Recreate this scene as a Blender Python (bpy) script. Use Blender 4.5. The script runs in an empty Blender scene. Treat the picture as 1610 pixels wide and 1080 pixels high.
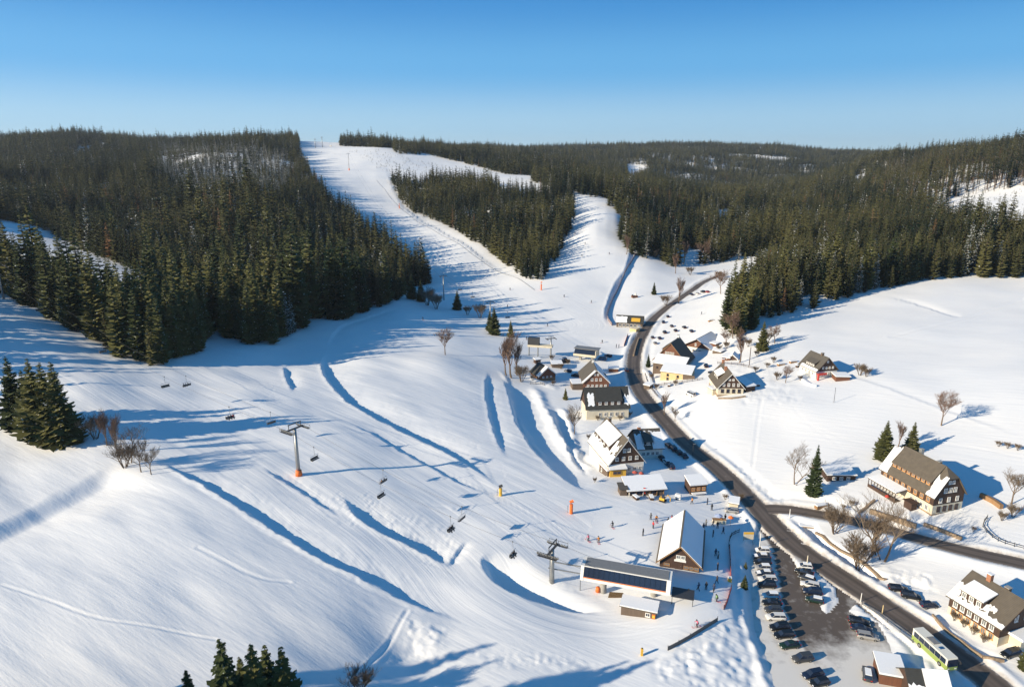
import bpy, bmesh, math, random
import numpy as np
from mathutils import Vector, Matrix
random.seed(7); rng = np.random.default_rng(7)
R = math.radians
sc = bpy.context.scene
col = sc.collection

# ---------------------------------------------------------------- camera, sky, sun, exposure
CAMH, F, PITCH = 95.0, 1073.0, 15.1
cP, sP = math.cos(R(PITCH)), math.sin(R(PITCH))
cam_d = bpy.data.cameras.new('camera'); cam = bpy.data.objects.new('camera', cam_d); col.objects.link(cam)
cam.location = (0, 0, CAMH); cam.rotation_euler = (R(90 - PITCH), 0, 0)
cam_d.sensor_width = 36; cam_d.lens = F / 1610 * 36
cam_d.clip_start = 1; cam_d.clip_end = 20000
sc.camera = cam
SUN_EL, SUN_DIR = 21.0, 24.0          # shadows run towards +x, turned 24 degrees to +y
W = bpy.data.worlds.new("World"); sc.world = W; W.use_nodes = True
nt = W.node_tree; nt.nodes.clear()
sky = nt.nodes.new('ShaderNodeTexSky'); sky.sky_type = 'NISHITA'; sky.sun_disc = False
sky.sun_elevation = R(SUN_EL); sky.sun_rotation = R(90 + SUN_DIR)
sky.altitude = 2500; sky.air_density = 1.0; sky.dust_density = 0.0; sky.ozone_density = 3.0
bg = nt.nodes.new('ShaderNodeBackground'); bg.inputs[1].default_value = 0.105
wo = nt.nodes.new('ShaderNodeOutputWorld')
tcw = nt.nodes.new('ShaderNodeTexCoord'); spw = nt.nodes.new('ShaderNodeSeparateXYZ'); nt.links.new(tcw.outputs['Generated'], spw.inputs[0])
crw = nt.nodes.new('ShaderNodeValToRGB'); crw.color_ramp.interpolation = 'EASE'      # clear winter sky: pale near the horizon, deep blue above
el = crw.color_ramp.elements; el[0].position = 0.0; el[0].color = (.40, .60, .74, 1); el[1].position = 1.0; el[1].color = (.018, .118, .29, 1)
for p_, c_ in ((.045, (.315, .545, .745)), (.12, (.105, .385, .72)), (.21, (.032, .245, .60)), (.5, (.024, .178, .42))):
    e_ = el.new(p_); e_.color = (*c_, 1)
nt.links.new(spw.outputs[2], crw.inputs[0])
scl = nt.nodes.new('ShaderNodeVectorMath'); scl.operation = 'SCALE'; scl.inputs[3].default_value = 7.3; nt.links.new(crw.outputs[0], scl.inputs[0])
mxw = nt.nodes.new('ShaderNodeMix'); mxw.data_type = 'RGBA'; mxw.inputs[0].default_value = .88
nt.links.new(sky.outputs[0], mxw.inputs[6]); nt.links.new(scl.outputs[0], mxw.inputs[7]); nt.links.new(mxw.outputs[2], bg.inputs[0])
nt.links.new(bg.outputs[0], wo.inputs[0])
sl = bpy.data.lights.new('sun', 'SUN'); sun = bpy.data.objects.new('sun', sl); col.objects.link(sun)
sl.energy = 4.8; sl.angle = R(0.5); sl.color = (1.0, 0.865, 0.645)
sdv = Vector((math.cos(R(SUN_DIR)) * math.cos(R(SUN_EL)), math.sin(R(SUN_DIR)) * math.cos(R(SUN_EL)), -math.sin(R(SUN_EL))))
sun.rotation_euler = sdv.to_track_quat('-Z', 'Y').to_euler(); sun.location = (-60, -30, 200)
sc.view_settings.view_transform = 'Standard'; sc.view_settings.look = 'None'
sc.view_settings.gamma = 1; sc.view_settings.exposure = 0.58
sc.render.engine = 'CYCLES'
sc.cycles.max_bounces = 5; sc.cycles.diffuse_bounces = 3; sc.cycles.glossy_bounces = 2
sc.cycles.transparent_max_bounces = 4; sc.cycles.transmission_bounces = 2
try: sc.cycles.use_denoising = True
except Exception: pass

# ---------------------------------------------------------------- picture <-> world
def kk(v): return sP + cP * (v - 540) / F
def world_h(u, v, h):
    t = (v - 540) / F; d = (CAMH - h) / (sP + cP * t)
    return np.array([d * (u - 805) / F, d * (cP - sP * t), h])
def world_d(u, v, d):
    t = (v - 540) / F
    return np.array([d * (u - 805) / F, d * (cP - sP * t), CAMH - d * (sP + cP * t)])
def project(x, y, z):
    dx, dy, dz = x, y, z - CAMH
    d = dy * cP - dz * sP; up = dy * sP + dz * cP
    d = np.where(d < 1, 1, d)
    return 805 + F * dx / d, 540 - F * up / d, d

# ---------------------------------------------------------------- terrain
PH = [  # u, v, ground height
 (0,760,34),(0,680,33),(0,900,30),(0,1080,28),(100,800,30),(200,950,23),(120,1040,24),(300,1080,16),(450,900,17),(550,950,11),
 (600,1000,7),(650,1060,4),(500,1070,9),(400,800,19.5),(250,740,24),(300,700,22),(330,850,21),(730,980,5),(800,1070,3),(950,1050,2),
 (470,745,17),(300,620,21),(150,620,28),(90,690,27),(0,560,36),(0,470,41),(50,480,38),(240,575,25),(300,560,22),(400,540,18),
 (500,500,15),(620,475,12),(530,560,14.5),(430,600,17),(400,660,18.5),(600,640,12.5),(640,700,11.5),(700,555,10.5),(690,520,10),(650,490,9.5),(760,560,7),
 (600,760,13),(550,690,14.5),(700,800,9),(780,690,7),(850,620,1),(830,560,3),(900,700,2),(870,660,1.5),(760,620,8),(790,720,7),(900,770,4),
 (800,530,2.5),(900,520,1),(940,560,0.5),(850,450,8),(780,430,9),(700,490,5),(960,490,4),(960,450,7),(1040,470,6),(1000,440,10),
 (940,850,3),(1000,960,3),(870,915,4.2),(980,920,3),(1100,900,3),(1140,960,3),(1080,1010,3),(1000,790,3),(930,740,2),(1060,740,1.5),(760,890,7),(700,930,6),
 (950,650,0),(940,600,0),(1000,600,0.6),(1000,550,0.8),(1025,510,2),(1060,475,5),(1100,440,9),(1180,420,14),(1225,396,21),
 (1050,665,.7),(1120,720,.6),(1190,790,.5),(1250,870,.4),(1350,930,.3),(1450,1000,0),(1560,1075,0),(1200,900,0),(1300,1000,0),(1200,1050,0),(1330,1070,0),(1100,1070,1.5),
 (1050,590,3),(1090,560,4.5),(1140,625,9),(1170,560,12),(1150,520,16),(1180,500,18),(1300,480,22),(1450,440,30),(1610,437,32),
 (1280,590,14.5),(1400,600,17),(1610,600,22),(1500,520,23),(1610,500,27),(1370,520,20),(1480,665,13),(1400,700,9.5),(1610,680,15),(1440,780,7),(1530,800,7),(1610,780,9),
 (1280,760,4),(1230,680,6),(1150,680,4),(1240,620,11),(1200,740,2.2),(1330,810,2.6),(1450,850,3.2),(1610,885,3.5),(1350,870,1.5),(1420,900,1.2),(1545,960,1.6),(1610,930,2.5),(1240,800,1.0),
 (1100,500,9),(1050,520,4),(1600,1020,0.6),
]
PD = [  # u, v, depth
 (0,226,1900),(100,228,1900),(200,233,1800),(300,233,1500),(400,228,1350),(455,230,1300),(490,231,1300),(560,233,1300),(600,234,1250),(650,240,1300),
 (-200,226,1900),(0,262,1150),(0,300,820),(100,270,1050),(100,310,820),(200,290,850),(100,345,640),(0,345,600),(110,395,480),(0,400,450),(200,360,640),(200,440,405),(120,470,365),
 (300,400,530),(300,330,700),(300,270,1000),(400,290,850),(400,350,620),(450,450,460),(400,480,400),(300,490,380),(600,400,600),(550,345,740),(480,265,1080),(640,435,535),(500,400,590),(550,470,450),
 (500,250,1180),(550,290,950),(600,300,930),(650,350,760),(700,370,680),(740,410,580),(640,270,1080),(700,262,1150),(750,264,1150),(700,248,1350),(820,285,1000),
 (800,250,1700),(870,298,880),(910,303,790),(970,332,690),(930,350,650),(900,400,560),(985,390,570),(640,310,900),(700,330,820),(750,370,660),(830,430,520),(870,390,620),(890,340,740),(800,305,880),
 (1140,340,900),(1100,400,600),(1050,400,600),(1000,370,680),(1050,340,800),(960,308,860),(900,275,1150),(1000,272,1950),(1000,300,1100),
 (1100,230,3000),(900,246,2300),(1000,238,2700),(1200,238,2900),(1330,250,2700),(1180,330,1150),(1200,300,1700),(1250,275,2100),(1400,256,1600),(1300,300,1200),(1400,300,950),(1500,248,1250),(1610,248,1000),
 (1700,245,1000),(1610,297,680),(1480,320,700),(1610,350,540),(1500,350,600),(1300,350,700),(1200,370,640),(1300,410,490),(1450,390,490),(1610,390,460),(1240,410,520),(1190,450,420),
 (1800,400,430),
]
PH = [(u, v, (3 + (h - 3) * (.62 if v > 690 else .70)) if (u < 800 and h > 3) else h) for u, v, h in PH]
FG = {(0,760):15,(0,680):16.5,(0,900):13.5,(0,1080):12,(100,800):14.5,(200,950):12.5,(120,1040):12,(300,1080):10.5,(450,900):10.5,(500,1070):7.5,(400,800):12.3,(250,740):14.5,(300,700):14.5,(330,850):12.6,(90,690):17}
PH = [(u, v, FG.get((u, v), h * .82 if (u > 1090 and h > 4) else h)) for u, v, h in PH]
cp = [world_h(*a) for a in PH] + [world_d(*a) for a in PD]
for p in (-1.3, -.9, -.5, -.2, .1, .4, .7, 1.0, 1.3):          # land beyond the skyline, and the land round the camera
    for y, h in ((4200, 110 + 20 * math.sin(p * 5)), (7500, 60)): cp.append(np.array([p * (y + 60), y, h]))
for p, h in ((-1.2, 20), (-.7, 17), (-.3, 12), (0, 7), (.3, 2), (.7, 1), (1.2, 6)):
    for y in (-50, 20): cp.append(np.array([p * (y + 60), y, h * (.9 if y < 0 else 1)]))
for x, y, h in ((-260,150,24),(-330,300,33),(-460,500,50),(-900,900,100),(-1600,1500,140),(-170,90,20),(-220,60,22),(180,60,3),(260,120,12),(330,200,24),(420,330,36),(600,500,55),(1200,1000,110),(2500,2500,130)):
    cp.append(np.array([x, y, h]))
cp = np.array(cp)
def warp(x, y):
    yy = np.maximum(y, -55) + 60
    return np.stack([np.clip(x / yy, -1.5, 1.5) * 1.6, np.log(yy)], -1)
Q = warp(cp[:, 0], cp[:, 1])
def phi(r): return -(r * r + 1e-4) ** .8
Rm = np.linalg.norm(Q[:, None] - Q[None], axis=-1)
n = len(Q)
A = np.zeros((n + 3, n + 3)); A[:n, :n] = phi(Rm) + np.eye(n) * 0.0015
A[:n, n] = 1; A[:n, n+1:] = Q; A[n, :n] = 1; A[n+1:, :n] = Q.T
sol = np.linalg.solve(A, np.concatenate([cp[:, 2], [0, 0, 0]]))
def base_h(x, y):
    x = np.asarray(x, float); y = np.asarray(y, float); sh = x.shape; x = x.ravel(); y = y.ravel()
    out = np.empty(len(x)); q = warp(x, y)
    for i in range(0, len(x), 20000):
        qq = q[i:i+20000]
        r = np.sqrt(((qq[:, None, :] - Q[None]) ** 2).sum(-1))
        out[i:i+20000] = phi(r) @ sol[:n] + sol[n] + qq @ sol[n+1:]
    return out.reshape(sh)
# fan-shaped grid, fine near the village and coarse far away
vs = np.concatenate([np.arange(1500, 300, -1.75), np.linspace(300, 262, 60)])
ts = (vs - 540) / F
yr = CAMH * (cP - sP * ts) / (sP + cP * ts)
yr = np.concatenate([np.arange(-55, yr[0] - 1, 3.0), yr])
pc = np.concatenate([np.linspace(-1.35, -.77, 45)[:-1], np.linspace(-.77, .77, 720), np.linspace(.77, 1.35, 45)[1:]])
NR, NC = len(yr), len(pc)
def wy(y): return y + 60
GY, GP = np.meshgrid(yr, pc, indexing='ij'); GX = GP * (GY + 60)
# the smooth field is solved on a coarse grid and interpolated
ci = np.unique(np.concatenate([np.arange(0, NR, 6), [NR - 1]])); cj = np.unique(np.concatenate([np.arange(0, NC, 6), [NC - 1]]))
Hc = base_h(GX[np.ix_(ci, cj)], GY[np.ix_(ci, cj)])
Hi = np.empty((NR, len(cj)))
for j in range(len(cj)): Hi[:, j] = np.interp(np.arange(NR), ci, Hc[:, j])
H = np.empty((NR, NC))
for i in range(NR): H[i] = np.interp(np.arange(NC), cj, Hi[i])
for _ in range(3):
    H[1:-1] = (H[:-2] + 2 * H[1:-1] + H[2:]) / 4; H[:, 1:-1] = (H[:, :-2] + 2 * H[:, 1:-1] + H[:, 2:]) / 4
jx = np.arange(NC); iy = np.arange(NR)
def gh(x, y, HH=None):
    HH = H if HH is None else HH
    x = np.atleast_1d(np.asarray(x, float)); y = np.atleast_1d(np.asarray(y, float))
    a = np.interp(y, yr, iy); b = np.interp(x / (y + 60.0001), pc, jx)
    i = np.clip(a.astype(int), 0, NR - 2); j = np.clip(b.astype(int), 0, NC - 2); fa = a - i; fb = b - j
    return (HH[i, j] * (1 - fa) * (1 - fb) + HH[i + 1, j] * fa * (1 - fb) + HH[i, j + 1] * (1 - fa) * fb + HH[i + 1, j + 1] * fa * fb)
_D = np.concatenate([np.arange(60, 700, 1.0), np.geomspace(700, 6000, 700)])
def hit(u, v, dz=0.0):
    t = (v - 540) / F
    x = _D * (u - 805) / F; y = _D * (cP - sP * t); z = CAMH - _D * (sP + cP * t)
    g = gh(x, y) + dz
    bel = np.nonzero(z < g)[0]
    if len(bel) == 0: i = len(_D) - 1
    else: i = bel[0]
    if i == 0: return np.array([x[0], y[0], g[0]])
    a0 = z[i-1] - g[i-1]; a1 = g[i] - z[i]; f = a0 / (a0 + a1 + 1e-9) if len(bel) else 1
    xx = x[i-1] + (x[i] - x[i-1]) * f; yy = y[i-1] + (y[i] - y[i-1]) * f
    return np.array([xx, yy, float(gh(xx, yy)[0])])
def ppm(p):      # pixels per metre at a world point
    return F / float(project(p[0], p[1], p[2])[2])

def smooth_line(pts, step=1.5):
    P = np.array([p[:2] for p in pts], float)
    if len(P) > 2:
        E = np.vstack([2 * P[0] - P[1], P, 2 * P[-1] - P[-2]]); out = []
        for i in range(1, len(E) - 2):
            m = max(2, int(np.linalg.norm(E[i+1] - E[i]) / step))
            for k in range(m):
                t = k / m
                out.append(.5 * ((2*E[i]) + (-E[i-1]+E[i+1])*t + (2*E[i-1]-5*E[i]+4*E[i+1]-E[i+2])*t*t + (-E[i-1]+3*E[i]-3*E[i+1]+E[i+2])*t**3))
        out.append(E[-2]); return np.array(out)
    m = max(2, int(np.linalg.norm(P[1] - P[0]) / step))
    return np.linspace(P[0], P[1], m + 1)
def line_px(pts, step=1.5): return smooth_line([hit(*p) for p in pts], step)
def sdist(X, Y, L, reach):
    """signed distance (positive on the right of travel) and place 0..1 along a polyline, for points within reach"""
    X = X.ravel(); Y = Y.ravel()
    idx = np.nonzero((X > L[:, 0].min() - reach) & (X < L[:, 0].max() + reach) & (Y > L[:, 1].min() - reach) & (Y < L[:, 1].max() + reach))[0]
    best = np.full(len(idx), 1e9); sg = np.zeros(len(idx)); al = np.zeros(len(idx)); x = X[idx]; y = Y[idx]
    m = len(L) - 1
    for i in range(m):
        a = L[i]; e = L[i+1] - a; l2 = e @ e + 1e-12
        t = np.clip(((x - a[0]) * e[0] + (y - a[1]) * e[1]) / l2, 0, 1)
        dx = x - a[0] - t * e[0]; dy = y - a[1] - t * e[1]; d = dx * dx + dy * dy
        w = d < best
        best[w] = d[w]; al[w] = (i + t[w]) / m; sg[w] = np.where(e[0] * dy[w] - e[1] * dx[w] < 0, 1, -1)
    return idx, np.sqrt(best) * sg, al
def vnoise(x, y, s, seed=0):
    """smooth value noise"""
    x = x / s + seed * 17.3; y = y / s + seed * 9.7
    xi = np.floor(x).astype(np.int64); yi = np.floor(y).astype(np.int64); fx = x - xi; fy = y - yi
    fx = fx * fx * (3 - 2 * fx); fy = fy * fy * (3 - 2 * fy)
    def hsh(a, b):
        h = (a * 374761393 + b * 668265263 + seed * 2147483) & 0x7fffffff
        h = ((h ^ (h >> 13)) * 1274126177) & 0x7fffffff
        return ((h ^ (h >> 16)) & 0xffff) / 65535.0 * 2 - 1
    return (hsh(xi, yi) * (1-fx) * (1-fy) + hsh(xi+1, yi) * fx * (1-fy) + hsh(xi, yi+1) * (1-fx) * fy + hsh(xi+1, yi+1) * fx * fy)
def sstep(a, b, x):
    t = np.clip((x - a) / (b - a), 0, 1); return t * t * (3 - 2 * t)
def inpoly(u, v, poly):
    u = np.asarray(u); v = np.asarray(v); r = np.zeros(u.shape, bool); m = len(poly)
    for i in range(m):
        x1, y1 = poly[i]; x2, y2 = poly[(i + 1) % m]
        if y1 == y2: continue
        c = ((y1 > v) != (y2 > v)) & (u < (x2 - x1) * (v - y1) / (y2 - y1) + x1)
        r ^= c
    return r
# gentle swells of the snow cover, then the cut banks and tracks
Hf = H.ravel().copy(); Xf = GX.ravel(); Yf = GY.ravel()
# drops: polylines in travel direction, the ground on the left-hand side falls away by D and comes back over W metres
LEDGE = [
 ([(238,722),(300,757),(360,790),(440,838),(500,875),(560,905),(640,946),(700,968),(745,990)], 1.05, 6, .3),
 ([(512,548),(506,575),(520,606),(560,640),(620,672),(690,706),(750,740),(790,772)], 1.6, 10, .2),
 ([(540,662),(600,690),(650,720),(700,748),(745,768),(785,779)], .5, 5, .12),
 ([(540,780),(565,815),(610,842),(660,865),(715,893)], 1.3, 7, .25),
 ([(410,735),(460,765),(500,790),(540,812)], .5, 4, .1),
 ([(768,585),(764,610),(770,650),(782,690),(797,722)], .9, 5, .15),
 ([(790,592),(800,620),(812,660),(835,700),(868,735),(905,765),(950,778)], 2.6, 13, .1),
 ([(868,640),(882,680),(900,716),(925,748)], 1.6, 8, .1),
 ([(735,846),(719,860),(708,878),(706,890)], .45, 2.5, .12),
 ([(603,255),(630,318),(690,362),(760,408),(845,454)], .8, 8, .5),
 ([(993,388),(985,420),(966,450),(954,480),(952,500),(965,515)], 1.8, 12, .3),
 ([(446,575),(452,600),(462,620)], .8, 4, .15),
 ([(320,512),(350,530),(400,530),(470,520)], .4, 5, .1),
 ([(640,480),(560,503),(527,520),(512,548)], .5, 5, .1),
 ([(1270,575),(1330,590),(1420,620),(1500,650),(1610,690)], .22, 5, .1),
 ([(1390,466),(1450,480),(1500,497),(1528,497)], .7, 4, .2),
]
LG = []
for pts, D, Wd, lip in LEDGE:
    L = line_px(pts, 1.5)
    idx, d, al = sdist(Xf, Yf, L, Wd * 3); d = -d
    e_ = .34 if D > 3.8 else .24
    ends = sstep(0, e_, al) * sstep(0, e_, 1 - al)
    wob = .25 + .0015 * Yf[idx]
    dd = d + vnoise(Xf[idx], Yf[idx], 3.5, 3) * .35 + vnoise(Xf[idx], Yf[idx], 1.1, 5) * .28
    prof = -D * sstep(-.2, .35 + D * .28, dd) * np.exp(-(np.maximum(dd, 0) / Wd) ** 2) + lip * np.exp(-((dd + .5) / .9) ** 2)
    Hf[idx] += prof * ends
# swells and wind ripples off the groomed runs
ns = vnoise(Xf, Yf, 38, 1) * .9 + vnoise(Xf, Yf, 17, 2) * .45 + vnoise(Xf * .8 + Yf * .5, Yf, 7, 4) * .12
calm = np.clip(1 - np.exp(-((Xf - 70) ** 2 / 90 ** 2 + (Yf - 190) ** 2 / 110 ** 2)), .12, 1)
far = sstep(600, 1500, Yf)
ax = Xf * .86 - Yf * .51; ay = Xf * .51 + Yf * .86      # wind-drift direction
drift = (vnoise(ax / 3.2, ay, 6.5, 81) * .26 + vnoise(ax / 3.5, ay, 2.6, 82) * .07) * sstep(40, -40, Xf) * sstep(420, 220, Yf)
Hf += drift
Hf += ns * calm * (.55 + .5 * sstep(-20, -80, Xf) * (1 - far)) + far * (vnoise(Xf, Yf, 160, 5) * 6 + 13 * vnoise(Xf, Yf * 1.6, 420, 15) * sstep(1300, 2000, Yf))
H = Hf.reshape(NR, NC)
c = hit(925, 925); H -= 1.5 * np.exp(-((GX - c[0]) ** 2 + (GY - c[1]) ** 2) / 200.)
# the scooped hollow beside the bottom station: steep on the run side, rising gently towards the station
e1 = line_px([(772,864),(757,876),(757,888),(768,905),(795,925),(835,943),(880,957),(930,967),(962,970)], 1.0); e2 = line_px([(962,970),(945,952),(915,935),(885,915),(850,893),(815,872),(772,864)], 1.0)
PITP = [tuple(q) for q in e1] + [tuple(q) for q in e2]; Hf = H.ravel(); mI = inpoly(Xf, Yf, PITP); dA = np.full(len(Hf), 99.); dB = dA.copy()
for dd_x, e_ in ((dA, e1), (dB, e2)):
    idx, d, al = sdist(Xf, Yf, e_, 14); dd_x[idx] = np.abs(d)
Hf[mI] -= 3.7 * sstep(-.1, 2.2, dA[mI] + .4 * vnoise(Xf[mI], Yf[mI], 2.0, 71)) * sstep(0, 11, dB[mI]); H = Hf.reshape(NR, NC)
# wooded ground is broken by ribs and gullies
WOODS = [[(-900,150),(440,150),(440,240),(500,330),(600,400),(640,440),(560,480),(330,505),(240,560),(100,500),(-900,430)],[(640,300),(780,315),(880,310),(880,380),(850,425),(760,370),(660,330)],[(1000,240),(2600,200),(2600,400),(1400,430),(1250,470),(1180,480),(1240,380),(1100,390),(1010,380),(990,330)]]
uu, vv, dd_ = project(Xf, Yf, H.ravel()); wm = np.zeros(len(Xf))
for w_ in WOODS: wm[inpoly(uu, vv, w_)] = 1
wm = wm.reshape(NR, NC)
for _ in range(30):
    wm[1:-1] = (wm[:-2] + wm[1:-1] + wm[2:]) / 3; wm[:, 1:-1] = (wm[:, :-2] + wm[:, 1:-1] + wm[:, 2:]) / 3
wm *= sstep(330, 620, GY)
H += wm * (14 * vnoise(GX * .8 + GY * .6, GY * .5 - GX * .3, 120, 61) + 6 * vnoise(GX, GY, 55, 62)) * (.6 + .5 * sstep(700, 1600, GY))
# broad drop on the near left slope, and the ploughed ridges between run and village
L = line_px([(-40,850),(0,832),(60,795),(120,760),(185,728)], 2); idx, d, al = sdist(Xf, Yf, L, 60); Hf = H.ravel(); 
Hf[idx] -= 1.9 * sstep(-3.5, 4.5, d + .8 * vnoise(Xf[idx], Yf[idx], 5, 91)) * np.exp(-(np.maximum(d, 0) / 24) ** 2) * sstep(0, .2, 1 - al); H = Hf.reshape(NR, NC)
for pts, hgt, wd in (([(838,606),(850,630),(862,655),(880,690),(905,722),(935,748)], 1.1, 2.0), ([(880,640),(893,665),(902,700),(915,725)], .8, 1.5), ([(826,585),(845,600),(880,612)], .7, 1.8), ([(775,578),(792,590),(802,620),(815,660),(836,698),(868,733)], .35, .9)):
    L = line_px(pts, 1.0); idx, d, al = sdist(Xf, Yf, L, 9); Hf = H.ravel()
    Hf[idx] += hgt * np.exp(-((d + .5 * vnoise(Xf[idx], Yf[idx], 3, 92)) / wd) ** 2) * (1 + .45 * vnoise(Xf[idx], Yf[idx], 2.6, 93)) * sstep(0, .12, al) * sstep(0, .12, 1 - al); H = Hf.reshape(NR, NC)
# low bulges: (u, v, radius m, height m)
for u, v, r, h in ((90,780,14,-1.6),(60,850,18,.8),(250,830,22,.5),(330,930,18,-.5),(690,575,16,1.6),(640,1035,6,-.9),(660,985,5,.8),(700,850,8,-.6),(1240,640,14,1.0)):
    c = hit(u, v); H += h * np.exp(-((GX - c[0]) ** 2 + (GY - c[1]) ** 2) / (r * r))
# rough snow: small lumps where ploughs and wind worked
def lumps(poly_px, amp, s, seed):
    global H
    P = [tuple(hit(*p)[:2]) for p in poly_px]
    m = inpoly(GX, GY, P).ravel(); Hf = H.ravel(); idx, d, al = sdist(GX, GY, np.array(P + [P[0]]), 6)
    wt = m.astype(float) * (1.0); dd = np.full(len(Hf), 9.); dd[idx] = np.abs(d); wt *= sstep(0, 3.5, dd); x = GX.ravel()[m]; y = GY.ravel()[m]
    Hf[m] += wt[m] * amp * (vnoise(x, y, s * 1.6, seed) * .55 - np.abs(vnoise(x, y, s * .7, seed + 1)) * .55 + .35 * vnoise(x, y, s * .33, seed + 2) + .22 * vnoise(x, y, s * .17, seed + 3))
    H = Hf.reshape(NR, NC)
# ---- roads and car park: flattened strips
def road_line(pts): return line_px(pts, 2.0)
MAIN = road_line([(1700,1180),(1590,1100),(1540,1058),(1450,993),(1350,925),(1262,866),(1215,826),(1185,792),(1130,738),(1080,697),(1035,650),(1005,612),(996,575),(1003,540),(1022,508),(1045,486),(1068,470),(1090,455),(1110,442),(1140,430)])
SIDE = road_line([(1205,800),(1240,800),(1290,806),(1340,815),(1400,830),(1450,846),(1530,868),(1610,887),(1700,905)])
PARK_PX = [(1192,824),(1214,834),(1262,876),(1345,941),(1365,958),(1440,1026),(1445,1110),(1225,1110),(1208,1040),(1187,980),(1180,920),(1180,865)]
ISL_PX = [[(1240,866),(1262,884),(1312,922),(1318,945),(1300,965),(1290,957),(1288,928),(1262,900)], [(1334,960),(1345,949),(1440,1022),(1455,1062),(1412,1056),(1392,1000),(1380,978),(1350,968)]]
PARK = [tuple(hit(*p)[:2]) for p in PARK_PX]
def heights_along(L, w=25):
    z = gh(L[:, 0], L[:, 1]); k = np.ones(w) / w
    zp = np.concatenate([np.full(w // 2, z[0]), z, np.full(w // 2, z[-1])])
    return np.convolve(zp, k, 'valid')[:len(z)]
ROADS = []
for L, hw, bank in ((MAIN, 3.1, .55), (SIDE, 2.4, .4)):
    ROADS.append([L, hw, heights_along(L), bank])
# meet at the junction
z = ROADS[1][2]; zj = float(np.interp(0, [0], [ROADS[0][2][np.argmin(np.linalg.norm(MAIN - SIDE[0], axis=1))]]))
z[:] = z + (zj - z[0]) * np.exp(-np.arange(len(z)) / 8.0)
Hf = H.ravel()
pm = inpoly(Xf, Yf, PARK)
ISL = [[tuple(hit(*p)[:2]) for p in q] for q in ISL_PX]
Lp = np.array(PARK + [PARK[0]])
idx, d, al = sdist(Xf, Yf, smooth_line(Lp[[0, 1]], 50) if False else Lp, 12)
dp = np.full(len(Xf), 99.); dp[idx] = np.abs(d); dp[pm] = 0
isl = np.zeros(len(Xf), bool)
wpk = 1 - sstep(0, 5, dp); Hf = Hf * (1 - wpk) + (-.02) * wpk
Hf += (dp > 0) * .75 * np.exp(-((dp - 1.9) / 1.1) ** 2) * (1 + .6 * vnoise(Xf, Yf, 2.5, 8))
for I_ in ISL:
    mI = inpoly(Xf, Yf, I_); idx, d, al = sdist(Xf, Yf, np.array(I_ + [I_[0]]), 6); k_ = mI[idx]
    Hf[idx[k_]] += .7 * sstep(0, 2.5, np.abs(d[k_])) * (1 + .5 * vnoise(Xf[idx[k_]], Yf[idx[k_]], 2.2, 9)); isl |= mI
onroad = np.zeros(len(Xf), bool)
info = []
for L, hw, zz, bank in ROADS:
    idx, d, al = sdist(Xf, Yf, L, 14)
    info.append((idx, np.abs(d) + (hw > 3) * .95 * sstep(.52, .75, al), np.interp(al * (len(L) - 1), np.arange(len(L)), zz), hw, bank, L))
for idx, ad, zr, hw, bank, L in info:                     # shoulders and ploughed banks
    w = 1 - sstep(hw + .3, hw + 7, ad)
    free = dp[idx] > .1
    near_other = np.zeros(len(idx), bool)
    Hf[idx] = Hf[idx] * (1 - w) + zr * w
    b = bank * np.exp(-((ad - hw - 1.8) / 1.2) ** 2) * (1 + .7 * vnoise(Xf[idx], Yf[idx], 9, 6) + .2 * vnoise(Xf[idx], Yf[idx], 1.6, 7))
    Hf[idx] += b * free
for idx, ad, zr, hw, bank, L in info:                     # carriageways sink 6 cm under the road sheet
    m = ad < hw + .45
    Hf[idx[m]] = zr[m] - .10; onroad[idx[m]] = True; isl[idx[m]] = False
m = (dp == 0) & ~onroad & ~isl; Hf[m] = -.10
H = Hf.reshape(NR, NC)
# the stream ditch under the side road
for pts, D, Wd in (([(1270,822),(1285,845),(1320,868),(1352,890),(1392,912)], 1.7, 1.3), ([(1480,985),(1530,1015),(1580,1040)], .3, 1)):
    L = line_px(pts, 1.0); idx, d, al = sdist(Xf, Yf, L, 6)
    ok = ~onroad[idx]; Hf = H.ravel(); Hf[idx[ok]] -= (D * np.exp(-(d[ok] / Wd) ** 4)) * sstep(0, .05, al[ok]) * sstep(0, .1, 1 - al[ok]); H = Hf.reshape(NR, NC)
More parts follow.
